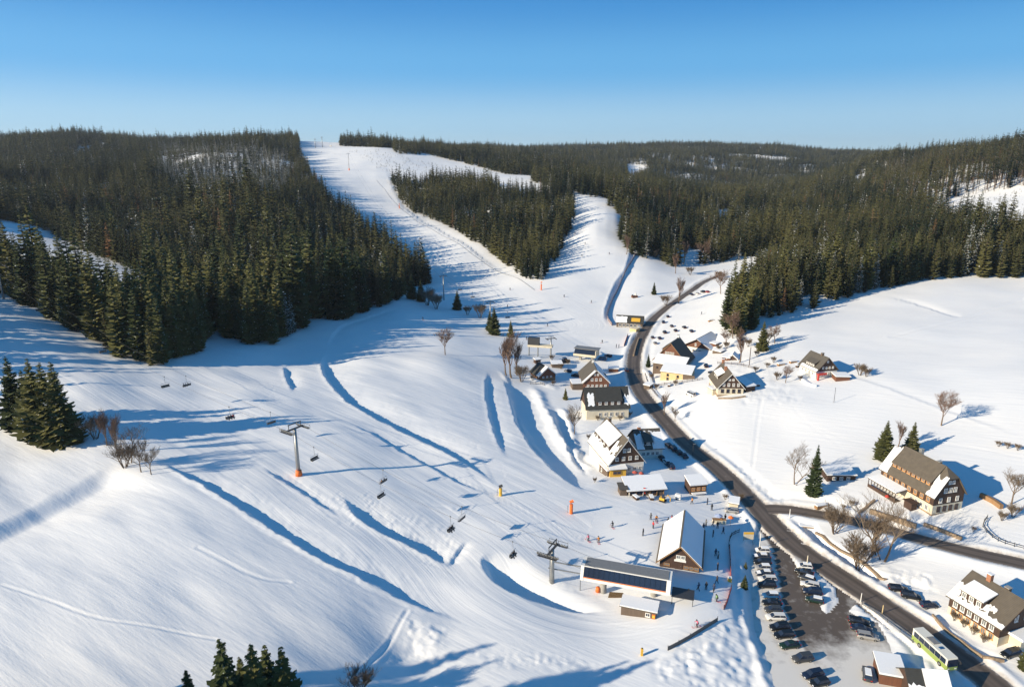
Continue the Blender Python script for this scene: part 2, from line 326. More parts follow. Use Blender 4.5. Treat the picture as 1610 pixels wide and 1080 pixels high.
# paths: trodden furrows
for pts, wd, dep in (([(1200,612),(1192,660),(1183,735)], .4, .10),([(1160,652),(1250,660),(1330,690),(1380,702)], .4, .09),([(1240,632),(1270,665),(1320,700)], .3, .08),
    ([(0,918),(80,945),(150,970),(240,985),(340,1005)], .28, .10),([(640,960),(612,1010),(575,1050)], .4, .14),([(1610,470),(1520,500),(1400,530)], .9, .3),
    ([(310,860),(400,905),(455,915)], .4, .1),([(1430,700),(1500,700),(1610,720)], .5, .1)):
    L = line_px(pts, 1.0); idx, d, al = sdist(Xf, Yf, L, 5); Hf = H.ravel()
    Hf[idx] += -dep * np.exp(-(d / wd) ** 2) + dep * .5 * np.exp(-((np.abs(d) - wd * 1.8) / (wd * .7)) ** 2); H = Hf.reshape(NR, NC)
for pts in ([(560,775),(600,800),(640,850),(660,862)],[(575,770),(590,810),(625,835),(655,872)],[(590,790),(640,815),(700,830)],[(570,800),(600,790),(620,830),(600,850)],[(620,830),(660,812),(690,850)],[(640,845),(700,835),(712,880)],[(520,780),(545,790),(560,830)],[(505,790),(540,800),(530,770)],
  [(400,620),(420,600),(440,640)],[(405,640),(430,610),(445,590)],[(380,600),(410,640),(425,660)],[(660,880),(690,890),(720,905)],[(660,700),(700,690),(745,700),(770,715)],[(300,640),(400,655),(480,690)],[(880,960),(940,975),(1000,985),(1080,985)],[(640,790),(720,800),(800,830),(860,860)],[(700,740),(800,790),(900,840),(960,850)],[(1000,640),(1010,650)]):
    L = line_px(pts, .7)
    for o_ in (0, .45):
        idx, d, al = sdist(Xf, Yf, L, 2); Hf = H.ravel(); d = d - o_; Hf[idx] += (-.10 * np.exp(-(d / .16) ** 2) + .06 * np.exp(-((np.abs(d) - .32) / .14) ** 2)) * sstep(0, .06, al) * sstep(0, .06, 1 - al); H = Hf.reshape(NR, NC)
lumps([(1105,985),(1150,960),(1180,990),(1205,1080),(1215,1130),(1090,1130),(1050,1040)], .42, 4.2, 11)
lumps([(1140,880),(1172,880),(1180,980),(1140,950)], .25, 2.0, 14)
lumps([(1330,950),(1350,945),(1440,1010),(1480,1050),(1440,1040),(1380,990)], .7, 2.2, 12)
lumps([(1240,880),(1290,920),(1310,950),(1290,955),(1262,915)], .5, 2.0, 15)
lumps([(1380,885),(1470,895),(1480,935),(1400,930)], .8, 2.6, 13)
lumps([(1205,815),(1235,810),(1330,880),(1400,920),(1385,930),(1290,880),(1240,850)], .5, 1.8, 16)
lumps([(410,730),(470,745),(560,800),(560,850),(480,800)], .12, 1.6, 17)
lumps([(600,800),(700,850),(720,890),(640,860),(570,820)], .22, 2.2, 18)
lumps([(1150,715),(1260,790),(1210,800),(1140,730)], .6, 2.0, 19)
lumps([(960,800),(1060,800),(1060,815),(960,812)], .2, 1.4, 20)
lumps([(1130,560),(1220,560),(1280,640),(1160,640)], .3, 2.2, 21)
lumps([(640,960),(720,985),(700,1040),(600,1050)], .4, 3.5, 22)
lumps([(1010,1030),(1110,990),(1130,1060),(1030,1090)], .4, 3.0, 23)
lumps([(700,1010),(900,1020),(1000,1060),(760,1060)], .22, 2.5, 24)
lumps([(860,930),(980,955),(960,940),(880,905)], .2, 1.5, 25)
# groomed direction: across-run coordinate for the piste-basher comb marks
RUN = line_px([(40,500),(250,610),(380,670),(480,720),(560,770),(640,830),(700,880),(760,935),(860,985),(1000,1000),(1120,960)], 3)
idx, d, al = sdist(Xf, Yf, RUN, 75)
across = np.full(len(Xf), 200.); along = np.zeros(len(Xf)); across[idx] = d; along[idx] = al * len(RUN) * 3
RUN2 = line_px([(520,240),(570,285),(640,345),(720,400),(800,460),(880,510)], 6)
idx, d, al = sdist(Xf, Yf, RUN2, 60); mm = np.abs(d) < np.abs(across[idx]); idx = idx[mm]; across[idx] = d[mm]; along[idx] = al[mm] * len(RUN2) * 6
groom = np.zeros(len(Xf))
uu, vv, dd_ = project(Xf, Yf, H.ravel())
G1 = [(0,480),(100,520),(240,585),(300,580),(420,560),(445,580),(520,520),(512,560),(530,615),(620,672),(700,705),(790,770),(900,790),(1000,800),(1140,880),(1150,960),(1010,1010),(900,1000),(745,985),(640,943),(560,902),(440,835),(240,718),(150,640),(0,560)]
G2 = [(470,232),(540,236),(600,262),(640,325),(750,405),(850,455),(990,390),(975,335),(920,305),(990,390),(955,480),(965,520),(1000,560),(930,545),(800,520),(690,450),(600,350)]
G3 = [(768,585),(790,592),(812,660),(868,735),(950,778),(800,780),(782,690)]
for g in (G1, G2, G3): groom[inpoly(uu, vv, g) & (dd_ > 20)] = 1
Hf = H.ravel()
Hf += groom * (.012 * np.sin(across * 1.26 + 3.5 * vnoise(Xf, Yf, 30, 31)) + .035 * vnoise(across, along * .04, 1.2, 30))
H = Hf.reshape(NR, NC)

def mat(name):
    m = bpy.data.materials.new(name); m.use_nodes = True
    b = m.node_tree.nodes['Principled BSDF']; return m, m.node_tree, b
def simple(name, c, rough=.7, metal=0., bump=0., bscale=20., var=0., vscale=3., spec=None):
    m, t, b = mat(name); N = t.nodes.new; L = t.links.new
    b.inputs['Base Color'].default_value = (*c, 1); b.inputs['Roughness'].default_value = rough; b.inputs['Metallic'].default_value = metal
    if spec is not None: b.inputs['Specular IOR Level'].default_value = spec
    if var or bump:
        tc = N('ShaderNodeTexCoord')
        if var:
            no = N('ShaderNodeTexNoise'); no.inputs['Scale'].default_value = vscale; no.inputs['Detail'].default_value = 4
            L(tc.outputs['Object'], no.inputs['Vector'])
            mp = N('ShaderNodeMapRange'); mp.inputs[1].default_value = .3; mp.inputs[2].default_value = .7; mp.inputs[3].default_value = 1 - var; mp.inputs[4].default_value = 1 + var
            L(no.outputs[0], mp.inputs[0])
            mx = N('ShaderNodeMix'); mx.data_type = 'RGBA'; mx.blend_type = 'MULTIPLY'; mx.inputs[0].default_value = 1
            mx.inputs[6].default_value = (*c, 1); L(mp.outputs[0], mx.inputs[7]); L(mx.outputs[2], b.inputs['Base Color'])
        if bump:
            nb = N('ShaderNodeTexNoise'); nb.inputs['Scale'].default_value = bscale; nb.inputs['Detail'].default_value = 3
            L(tc.outputs['Object'], nb.inputs['Vector']); bp = N('ShaderNodeBump'); bp.inputs['Strength'].default_value = bump; bp.inputs['Distance'].default_value = .05
            L(nb.outputs[0], bp.inputs['Height']); L(bp.outputs[0], b.inputs['Normal'])
    return m
# snow cover
def snow_ground():
    m, t, b = mat('snow_ground'); N = t.nodes.new; L = t.links.new
    tc = N('ShaderNodeTexCoord'); geo = N('ShaderNodeNewGeometry')
    n1 = N('ShaderNodeTexNoise'); n1.inputs['Scale'].default_value = .035; n1.inputs['Detail'].default_value = 6; L(tc.outputs['Object'], n1.inputs['Vector'])
    cr = N('ShaderNodeValToRGB'); cr.color_ramp.elements[0].position = .35; cr.color_ramp.elements[0].color = (.80, .81, .83, 1)
    cr.color_ramp.elements[1].position = .7; cr.color_ramp.elements[1].color = (.88, .87, .86, 1); L(n1.outputs[0], cr.inputs[0])
    aa = N('ShaderNodeAttribute'); aa.attribute_name = 'run'
    sep = N('ShaderNodeSeparateXYZ'); L(aa.outputs['Vector'], sep.inputs[0])
    cmb = N('ShaderNodeCombineXYZ')
    ma = N('ShaderNodeMath'); ma.operation = 'MULTIPLY'; ma.inputs[1].default_value = .9; L(sep.outputs[0], ma.inputs[0])
    mb = N('ShaderNodeMath'); mb.operation = 'MULTIPLY'; mb.inputs[1].default_value = .03; L(sep.outputs[1], mb.inputs[0])
    L(ma.outputs[0], cmb.inputs[0]); L(mb.outputs[0], cmb.inputs[1])
    n2 = N('ShaderNodeTexNoise'); n2.inputs['Scale'].default_value = 1.0; n2.inputs['Detail'].default_value = 5; n2.inputs['Roughness'].default_value = .65; L(cmb.outputs[0], n2.inputs['Vector'])
    n3 = N('ShaderNodeTexNoise'); n3.inputs['Scale'].default_value = .55; n3.inputs['Detail'].default_value = 6; n3.inputs['Roughness'].default_value = .6
    mr_ = N('ShaderNodeMapping'); mr_.inputs['Rotation'].default_value = (0, 0, .54); L(tc.outputs['Object'], mr_.inputs[0]); mp = N('ShaderNodeMapping'); mp.inputs['Scale'].default_value = (.16, 1.15, 1); L(mr_.outputs[0], mp.inputs[0]); L(mp.outputs[0], n3.inputs['Vector'])
    mix = N('ShaderNodeMix'); mix.data_type = 'FLOAT'; L(sep.outputs[2], mix.inputs[0]); L(n3.outputs[0], mix.inputs[2]); L(n2.outputs[0], mix.inputs[3])
    bp = N('ShaderNodeBump'); bp.inputs['Strength'].default_value = .40; bp.inputs['Distance'].default_value = .34; L(mix.outputs[0], bp.inputs['Height'])
    n5 = N('ShaderNodeTexNoise'); n5.inputs['Scale'].default_value = 2.6; n5.inputs['Detail'].default_value = 5; n5.inputs['Roughness'].default_value = .7; L(tc.outputs['Object'], n5.inputs['Vector'])
    bp2 = N('ShaderNodeBump'); bp2.inputs['Strength'].default_value = .22; bp2.inputs['Distance'].default_value = .07; L(n5.outputs[0], bp2.inputs['Height']); L(bp.outputs[0], bp2.inputs['Normal']); bp = bp2
    # trampled grit
    at = N('ShaderNodeAttribute'); at.attribute_name = 'dirt'
    n4 = N('ShaderNodeTexNoise'); n4.inputs['Scale'].default_value = .9; n4.inputs['Detail'].default_value = 8; L(tc.outputs['Object'], n4.inputs['Vector'])
    mu = N('ShaderNodeMath'); mu.operation = 'MULTIPLY'; L(at.outputs['Fac'], mu.inputs[0]); L(n4.outputs[0], mu.inputs[1])
    mc = N('ShaderNodeMix'); mc.data_type = 'RGBA'; mc.inputs[7].default_value = (.36, .29, .22, 1); L(mu.outputs[0], mc.inputs[0]); L(cr.outputs[0], mc.inputs[6])
    L(mc.outputs[2], b.inputs['Base Color']); L(bp.outputs[0], b.inputs['Normal'])
    b.inputs['Roughness'].default_value = .75; b.inputs['Specular IOR Level'].default_value = .25
    return m
M = {}
M['ground'] = snow_ground()
M['snow'] = simple('roof_snow', (.84, .85, .87), .7, bump=.3, bscale=1.5)
dirt = np.zeros(len(Xf))
dirt += .35 * (1 - sstep(.3, 3, dp)); dirt[isl] = .12
for idx, ad, zr, hw, bank, L in info: dirt[idx] = np.maximum(dirt[idx], 1.3 * (1 - sstep(hw + .1, hw + 1.7, ad)) )
for poly in ([(1000,600),(1010,560),(1060,580),(1110,560),(1060,600),(1040,640)], [(1100,555),(1230,560),(1260,600),(1180,600)]):
    mk = inpoly(uu, vv, poly) & (dd_ > 20); dirt[mk] += .12
me = bpy.data.meshes.new('snow_ground')
nv = NR * NC
co = np.stack([Xf, Yf, H.ravel()], -1).astype(np.float32)
me.vertices.add(nv); me.vertices.foreach_set('co', co.ravel())
a = (np.arange(NR - 1)[:, None] * NC + np.arange(NC - 1)[None]).ravel()
fc = np.stack([a, a + 1, a + NC + 1, a + NC], -1).astype(np.int32)
nf = len(fc)
me.loops.add(nf * 4); me.loops.foreach_set('vertex_index', fc.ravel())
me.polygons.add(nf); me.polygons.foreach_set('loop_start', np.arange(nf, dtype=np.int32) * 4)
me.polygons.foreach_set('use_smooth', np.ones(nf, bool))
me.update(calc_edges=True)
at = me.attributes.new('dirt', 'FLOAT', 'POINT'); at.data.foreach_set('value', dirt.astype(np.float32))
at = me.attributes.new('run', 'FLOAT_VECTOR', 'POINT'); at.data.foreach_set('vector', np.stack([across, along, groom], -1).astype(np.float32).ravel())
me.materials.append(M['ground'])
ground = bpy.data.objects.new('snow_ground', me); col.objects.link(ground); ground['kind'] = 'structure'

# ---- road and car park sheets
def asphalt(name, base, snowy):
    m, t, b = mat(name); N = t.nodes.new; L = t.links.new
    tc = N('ShaderNodeTexCoord'); at = N('ShaderNodeAttribute'); at.attribute_name = 'snowy'
    n1 = N('ShaderNodeTexNoise'); n1.inputs['Scale'].default_value = .45; n1.inputs['Detail'].default_value = 8; n1.inputs['Roughness'].default_value = .62; L(tc.outputs['Object'], n1.inputs['Vector'])
    n2 = N('ShaderNodeTexNoise'); n2.inputs['Scale'].default_value = .12; n2.inputs['Detail'].default_value = 4; L(tc.outputs['Object'], n2.inputs['Vector'])
    c0 = N('ShaderNodeMix'); c0.data_type = 'RGBA'; c0.inputs[6].default_value = (*base, 1); c0.inputs[7].default_value = tuple(x * 1.7 for x in base) + (1,); L(n2.outputs[0], c0.inputs[0])
    al_ = N('ShaderNodeAttribute'); al_.attribute_name = 'lane'; ab_ = N('ShaderNodeMath'); ab_.operation = 'MULTIPLY'; ab_.inputs[1].default_value = 9.4; L(al_.outputs['Fac'], ab_.inputs[0]); sn = N('ShaderNodeMath'); sn.operation = 'SINE'; L(ab_.outputs[0], sn.inputs[0])
    mm_ = N('ShaderNodeMapRange'); mm_.inputs[1].default_value = -1; mm_.inputs[2].default_value = 1; mm_.inputs[3].default_value = .85; mm_.inputs[4].default_value = 1.45; L(sn.outputs[0], mm_.inputs[0]); cm_ = N('ShaderNodeMix'); cm_.data_type = 'RGBA'; cm_.blend_type = 'MULTIPLY'; cm_.inputs[0].default_value = 1; L(c0.outputs[2], cm_.inputs[6]); L(mm_.outputs[0], cm_.inputs[7]); c0 = cm_
    ad = N('ShaderNodeMath'); ad.operation = 'ADD'; L(at.outputs['Fac'], ad.inputs[0]); L(n1.outputs[0], ad.inputs[1])
    mr = N('ShaderNodeMapRange'); mr.inputs[1].default_value = .78; mr.inputs[2].default_value = 1.42; L(ad.outputs[0], mr.inputs[0])
    mx = N('ShaderNodeMix'); mx.data_type = 'RGBA'; mx.inputs[7].default_value = (*snowy, 1); L(mr.outputs[0], mx.inputs[0]); L(c0.outputs[2], mx.inputs[6])
    L(mx.outputs[2], b.inputs['Base Color']); b.inputs['Roughness'].default_value = .72
    bp = N('ShaderNodeBump'); bp.inputs['Strength'].default_value = .25; bp.inputs['Distance'].default_value = .06; L(n1.outputs[0], bp.inputs['Height']); L(bp.outputs[0], b.inputs['Normal'])
    return m
M['asphalt'] = asphalt('asphalt_wet', (.070, .055, .045), (.70, .67, .63))
def ribbon(name, L, z, hw, dz, m, snow_fn, cols=9):
    t = np.gradient(L, axis=0); t /= np.linalg.norm(t, axis=1)[:, None]; nx = np.stack([t[:, 1], -t[:, 0]], -1)
    ks = np.linspace(-1, 1, cols); V = []; S = []
    for i in range(len(L)):
        w = hw - (.95 * sstep(.52, .75, i / len(L)) if hw > 3 else 0) + .25 * vnoise(np.array([i * 2.0]), np.array([3.]), 9, 50)[0]
        for k in ks: V.append((L[i, 0] + nx[i, 0] * k * w, L[i, 1] + nx[i, 1] * k * w, z[i] + dz - .03 * k * k)); S.append(snow_fn(i, k))
    Fs = [(i * cols + j, i * cols + j + 1, (i + 1) * cols + j + 1, (i + 1) * cols + j) for i in range(len(L) - 1) for j in range(cols - 1)]
    me = bpy.data.meshes.new(name); me.from_pydata(V, [], Fs); me.materials.append(m)
    a = me.attributes.new('snowy', 'FLOAT', 'POINT'); a.data.foreach_set('value', S); a = me.attributes.new('lane', 'FLOAT', 'POINT'); a.data.foreach_set('value', np.tile(np.abs(ks) , len(L)).astype(np.float32)); me.update()
    if me.polygons[0].normal.z < 0: me.flip_normals()
    o = bpy.data.objects.new(name, me); col.objects.link(o); o['kind'] = 'structure'; return o
def sf_main(i, k):
    far = i / len(MAIN)
    return .12 + .45 * (abs(k) > .8) + .08 * (abs(k) < .15) + .30 * max(0, far - .72) / .28 * (1 if abs(k - .1) > .35 else .2)
ribbon('main_road', MAIN, ROADS[0][2], 3.35, .0, M['asphalt'], sf_main)
ribbon('side_road', SIDE, ROADS[1][2], 2.6, .006, M['asphalt'], lambda i, k: .10 + .35 * (abs(k) > .95))
# car park
P_ = np.array(PARK); s_ = .8
xs = np.arange(P_[:, 0].min() - 2, P_[:, 0].max() + 2, s_); ys = np.arange(P_[:, 1].min() - 2, P_[:, 1].max() + 2, s_)
CX, CY = np.meshgrid(xs, ys)
ins = inpoly(CX, CY, PARK)
for I_ in ISL: ins &= ~inpoly(CX, CY, I_)
grow = ins.copy(); grow[1:] |= ins[:-1]; grow[:-1] |= ins[1:]; grow[:, 1:] |= ins[:, :-1]; grow[:, :-1] |= ins[:, 1:]
idm = -np.ones(CX.shape, int); idm[grow] = np.arange(grow.sum())
cz = np.full(CX.shape, -.015)
cu, cv, cd = project(CX, CY, cz)
snowy = .24 + .67 * (cu < np.interp(cv, [820, 862, 900, 960, 1000, 1040, 1080], [1185, 1214, 1222, 1234, 1249, 1275, 1300])) + .62 * sstep(985, 1045, cv) * sstep(1235, 1300, cu + (cv - 1000) * .2) + .45 * sstep(1045, 1075, cv) + .25 * sstep(1325, 1345, cu)
fq = [(idm[i, j], idm[i, j+1], idm[i+1, j+1], idm[i+1, j]) for i in range(len(ys) - 1) for j in range(len(xs) - 1) if grow[i, j] and grow[i, j+1] and grow[i+1, j+1] and grow[i+1, j]]
me = bpy.data.meshes.new('car_park'); me.from_pydata(np.stack([CX[grow], CY[grow], cz[grow]], -1).tolist(), [], fq); me.materials.append(M['asphalt'])
a = me.attributes.new('snowy', 'FLOAT', 'POINT'); a.data.foreach_set('value', snowy[grow].astype(np.float32)); me.update()
o = bpy.data.objects.new('car_park', me); col.objects.link(o); o['kind'] = 'structure'
# ---------------------------------------------------------------- mesh helpers
class MB:
    def __init__(s): s.v = []; s.f = []; s.m = []
    def quad(s, a, b, c, d, mi=0):
        n = len(s.v); s.v += [a, b, c, d]; s.f.append((n, n+1, n+2, n+3)); s.m.append(mi)
    def tri(s, a, b, c, mi=0):
        n = len(s.v); s.v += [a, b, c]; s.f.append((n, n+1, n+2)); s.m.append(mi)
    def box(s, x0, x1, y0, y1, z0, z1, mi=0, M=None):
        n = len(s.v); P = [(x, y, z) for z in (z0, z1) for y in (y0, y1) for x in (x0, x1)]
        if M is not None: P = [tuple(M @ Vector(p)) for p in P]
        s.v += P
        for q in ((0,2,3,1), (4,5,7,6), (0,1,5,4), (2,6,7,3), (0,4,6,2), (1,3,7,5)): s.f.append(tuple(n + i for i in q)); s.m.append(mi)
    def poly(s, pts, h, mi=0, cap=None):
        """prism: pts bottom ring (3-D), raised by vector h"""
        n = len(s.v); k = len(pts); hv = Vector(h)
        s.v += [tuple(p) for p in pts] + [tuple(Vector(p) + hv) for p in pts]
        s.f.append(tuple(reversed(range(n, n + k)))); s.m.append(mi); s.f.append(tuple(range(n + k, n + 2 * k))); s.m.append(mi if cap is None else cap)
        for i in range(k): j = (i + 1) % k; s.f.append((n + i, n + j, n + k + j, n + k + i)); s.m.append(mi)
    def tube(s, P, rad, sides=6, mi=0, caps=True):
        P = [Vector(p) for p in P]
        if not hasattr(rad, '__len__'): rad = [rad] * len(P)
        n0 = len(s.v)
        for i, p in enumerate(P):
            t = (P[min(i + 1, len(P) - 1)] - P[max(i - 1, 0)]).normalized()
            a = Vector((0, 0, 1)) if abs(t.z) < .9 else Vector((1, 0, 0)); x = t.cross(a).normalized(); y = t.cross(x)
            for k in range(sides):
                w = 2 * math.pi * k / sides; s.v.append(tuple(p + (x * math.cos(w) + y * math.sin(w)) * rad[i]))
        for i in range(len(P) - 1):
            for k in range(sides):
                a = n0 + i * sides + k; b = n0 + i * sides + (k + 1) % sides; s.f.append((a, b, b + sides, a + sides)); s.m.append(mi)
        if caps and sides > 2:
            s.f.append(tuple(reversed(range(n0, n0 + sides)))); s.m.append(mi); s.f.append(tuple(range(len(s.v) - sides, len(s.v)))); s.m.append(mi)
    def mesh(s, name, mats, smooth=False):
        me = bpy.data.meshes.new(name); me.from_pydata([tuple(map(float, p)) for p in s.v], [], s.f)
        for m in (mats if isinstance(mats, (list, tuple)) else [mats]): me.materials.append(m)
        if any(s.m): me.polygons.foreach_set('material_index', s.m)
        if smooth: me.polygons.foreach_set('use_smooth', [True] * len(s.f))
        me.update(); return me
    def build(s, name, mats, parent=None, smooth=False, loc=None):
        o = bpy.data.objects.new(name, s.mesh(name, mats, smooth)); col.objects.link(o)
        if parent is not None: o.parent = parent
        if loc is not None: o.location = loc
        return o
def link(name, me, parent=None, loc=(0, 0, 0), rz=0., scale=None):
    o = bpy.data.objects.new(name, me); col.objects.link(o); o.parent = parent; o.location = loc; o.rotation_euler = (0, 0, rz)
    if scale is not None: o.scale = scale if hasattr(scale, '__len__') else (scale,) * 3
    return o
def thing(name, label, cat, loc=(0, 0, 0), rz=0., group=None, scale=None):
    o = link(name, None, None, loc, rz, scale); o['label'] = label; o['category'] = cat
    if group: o['group'] = group
    return o
def tag(o, label, cat, group=None):
    o['label'] = label; o['category'] = cat
    if group: o['group'] = group
    return o

# ---------------------------------------------------------------- foliage materials
def foliage(name, c1, c2, snow=0., warm=.12):
    m, t, b = mat(name); N = t.nodes.new; L = t.links.new
    oi = N('ShaderNodeObjectInfo'); geo = N('ShaderNodeNewGeometry'); tc = N('ShaderNodeTexCoord')
    mx = N('ShaderNodeMix'); mx.data_type = 'RGBA'; mx.inputs[6].default_value = (*c1, 1); mx.inputs[7].default_value = (*c2, 1)
    no = N('ShaderNodeTexNoise'); no.inputs['Scale'].default_value = .9; no.inputs['Detail'].default_value = 3; L(tc.outputs['Object'], no.inputs['Vector'])
    ad = N('ShaderNodeMath'); ad.operation = 'MULTIPLY_ADD'; ad.inputs[1].default_value = .95; L(oi.outputs['Random'], ad.inputs[0]); 
    m2 = N('ShaderNodeMath'); m2.operation = 'MULTIPLY'; m2.inputs[1].default_value = .3; L(no.outputs[0], m2.inputs[0]); L(m2.outputs[0], ad.inputs[2])
    n9 = N('ShaderNodeTexNoise'); n9.inputs['Scale'].default_value = .011; n9.inputs['Detail'].default_value = 2; L(oi.outputs['Location'], n9.inputs['Vector'])
    m9 = N('ShaderNodeMapRange'); m9.inputs[1].default_value = .38; m9.inputs[2].default_value = .62; m9.inputs[3].default_value = -.5; m9.inputs[4].default_value = .25; L(n9.outputs[0], m9.inputs[0]); a9 = N('ShaderNodeMath'); a9.operation = 'ADD'; a9.use_clamp = True; L(ad.outputs[0], a9.inputs[0]); L(m9.outputs[0], a9.inputs[1]); ad = a9
    L(ad.outputs[0], mx.inputs[0]); last = mx.outputs[2]
    if snow > 0:
        n2 = N('ShaderNodeTexNoise'); n2.inputs['Scale'].default_value = 1.6; n2.inputs['Detail'].default_value = 2; L(tc.outputs['Object'], n2.inputs['Vector'])
        sp = N('ShaderNodeSeparateXYZ'); L(geo.outputs['True Normal'], sp.inputs[0])
        ab = N('ShaderNodeMath'); ab.operation = 'ABSOLUTE'; L(sp.outputs[2], ab.inputs[0])
        mr = N('ShaderNodeMapRange'); mr.inputs[1].default_value = 1 - snow; mr.inputs[2].default_value = 1 - snow + .06; L(n2.outputs[0], mr.inputs[0])
        ms = N('ShaderNodeMix'); ms.data_type = 'RGBA'; ms.inputs[7].default_value = (.75, .77, .8, 1); L(mr.outputs[0], ms.inputs[0]); L(last, ms.inputs[6]); last = ms.outputs[2]
    L(last, b.inputs['Base Color']); b.inputs['Roughness'].default_value = .85; b.inputs['Specular IOR Level'].default_value = .15
    return m
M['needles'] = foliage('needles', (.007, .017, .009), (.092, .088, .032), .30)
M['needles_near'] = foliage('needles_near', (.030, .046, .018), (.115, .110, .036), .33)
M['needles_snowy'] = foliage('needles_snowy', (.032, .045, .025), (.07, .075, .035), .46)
M['larch'] = foliage('larch_twigs', (.13, .075, .035), (.19, .10, .05))
M['bark'] = simple('bark', (.085, .058, .040), .9)
M['bark_pale'] = simple('bark_pale', (.16, .115, .08), .9)
M['twig'] = simple('twigs', (.20, .15, .105), .9)
M['twig_red'] = simple('twigs_reddish', (.21, .135, .10), .9)

def spruce_mesh(seed, h=22., rb=3.6, whorls=24, nb=8, seg=3, bare=.08, mats=None, name='spruce_crown', trunk=True, crown=True, ragged=.34, teeth=False):
    r = random.Random(seed); mb = MB()
    if trunk: mb.tube([(0, 0, -1), (0, 0, h * .5), (0, 0, h * .97)], [h * .014, h * .010, .02], 5 if seg > 1 else 3, 1, caps=False)
    if crown:
        for i in range(whorls):
            t = (i + .3) / whorls; z = h * (bare + (1 - bare) * t)
            rad = rb * ((1 - t) ** (.62 if seg < 3 else .72 if seg < 4 else .95)) * (1.0 if t > .12 else .62 + 3.1 * t) + .18
            k = max(4, int(nb * (1 - .45 * t))); a0 = r.random() * 6.28
            for j in range(k):
                a = a0 + 6.283 * j / k + r.uniform(-.25, .25); L = rad * r.uniform(1 - ragged, 1 + ragged * .6)
                zz = z + r.uniform(-.5, .5) * h / whorls
                ca, sa = math.cos(a), math.sin(a); up = .28 - .75 * (1 - t); w0 = L * ((.22 if seg > 3 else .30) if seg > 1 else .52) + .14
                prev = None
                for q in range(seg + 1):
                    f = q / seg; d = L * f; dz = up * d * .55 + (f * f) * L * .16 * (1 if t < .7 else -0.2)
                    w = w0 * (math.sin(math.pi * min(1, f * .85 + .15)) ** .8) if q < seg else 0.02
                    cx, cy, cz = ca * d, sa * d, zz + dz
                    nx, ny = -sa, ca; sag = w * .55
                    l = (cx + nx * w, cy + ny * w, cz - sag); c = (cx, cy, cz); rr = (cx - nx * w, cy - ny * w, cz - sag)
                    if prev:
                        mb.quad(prev[0], l, c, prev[1]); mb.quad(prev[1], c, rr, prev[2])
                        if teeth and q <= seg:
                            for sd, (pa, pb) in ((1, (prev[0], l)), (-1, (prev[2], rr))):
                                e = w * r.uniform(.5, 1.0) + .15
                                mb.tri(pa, pb, ((pa[0]+pb[0])/2 + nx*sd*e + ca*e*.6, (pa[1]+pb[1])/2 + ny*sd*e + sa*e*.6, (pa[2]+pb[2])/2 - e*.55))
                    prev = (l, c, rr)
        mb.tube([(0, 0, h * .93), (0, 0, h * 1.0)], [.22 if seg == 1 else .12, .02], 3, 0, caps=False)
    return mb.mesh(name, mats)

def bare_mesh(seed, h=11., spread=.55, levels=4, mats=None, name='bare_crown', stems=1, thin=1., fork=3, trunkpart=False):
    """a leafless tree: trunk mesh and crown mesh"""
    r = random.Random(seed); tr = MB(); cr = MB()
    def grow(p, d, L, rad, lv):
        pts = [p]; rr = [rad]; n = 3 if lv > 2 else 2
        for i in range(n):
            d = (d + Vector((r.uniform(-1, 1), r.uniform(-1, 1), r.uniform(-.4, .9))) * (.14 if lv == levels else .26)).normalized()
            p = p + d * L / n; pts.append(p); rr.append(rad * (1 - .45 * (i + 1) / n))
        if lv > 1: (tr if lv == levels else cr).tube(pts, rr, 6 if lv == levels else (4 if lv == levels - 1 else 3), 0, caps=False)
        else:
            w = Vector((-d.y, d.x, 0)).normalized() * max(rad, .022); cr.tri(tuple(pts[0] - w), tuple(pts[0] + w), tuple(pts[-1])); w = w.cross(d); cr.tri(tuple(pts[0] - w), tuple(pts[0] + w), tuple(pts[-1]))
        if lv <= 0: return
        k = fork + (1 if lv <= 2 else 0) + (r.random() < .5)
        for i in range(k):
            f = 1 - (i / k) * .75; q = pts[0].lerp(pts[-1], f) if lv < levels else pts[0].lerp(pts[-1], .3 + .7 * f)
            a = 2.4 * i + r.uniform(-.6, .6); sd = Vector((math.cos(a), math.sin(a), 0))
            nd = (d * (1 - spread) + sd * spread * r.uniform(.7, 1.3) + Vector((0, 0, .16))).normalized()
            grow(q, nd, L * r.uniform(.5, .78), rad * .5, lv - 1)
    for s in range(stems):
        a = 6.28 * s / stems + r.random(); t = Vector((math.cos(a) * .35, math.sin(a) * .35, 1)).normalized() if stems > 1 else Vector((r.uniform(-.06, .06), r.uniform(-.06, .06), 1)).normalized()
        grow(Vector((math.cos(a), math.sin(a), 0)) * (.3 if stems > 1 else 0) - Vector((0, 0, .4)), t, h * .42, h * .020 * thin, levels)
    return tr.mesh('bare_trunk', mats[0]), cr.mesh(name, mats[1])

# ---------------------------------------------------------------- where the woods stand (picture outline of the ground they cover)
W_LEFT = [(-900,150),(468,150),(470,240),(478,258),(515,318),(555,352),(595,382),(640,420),(678,446),(640,458),(625,472),(600,482),(530,506),(490,502),(480,516),(430,541),(380,541),(330,520),(318,548),(300,562),(240,580),(200,566),(130,527),(60,490),(8,462),(-30,455),(-70,520),(-130,600),(-180,640),(-900,660)]
W_MID = [(613,285),(740,285),(790,303),(845,308),(862,300),(885,292),(903,312),(903,345),(893,370),(885,395),(870,415),(855,440),(835,446),(800,420),(750,385),(700,353),(650,335),(630,318)]
W_RIGHT = [(655,150),(2600,150),(2600,425),(1610,437),(1500,438),(1450,441),(1360,462),(1300,480),(1240,494),(1200,507),(1170,530),(1140,532),(1134,505),(1165,455),(1200,425),(1240,402),(1225,392),(1160,410),(1100,418),(1090,405),(1060,420),(1040,412),(990,402),(970,375),(974,350),(968,330),(935,312),(903,303),(870,296),(830,284),(775,269),(720,255),(660,240)]
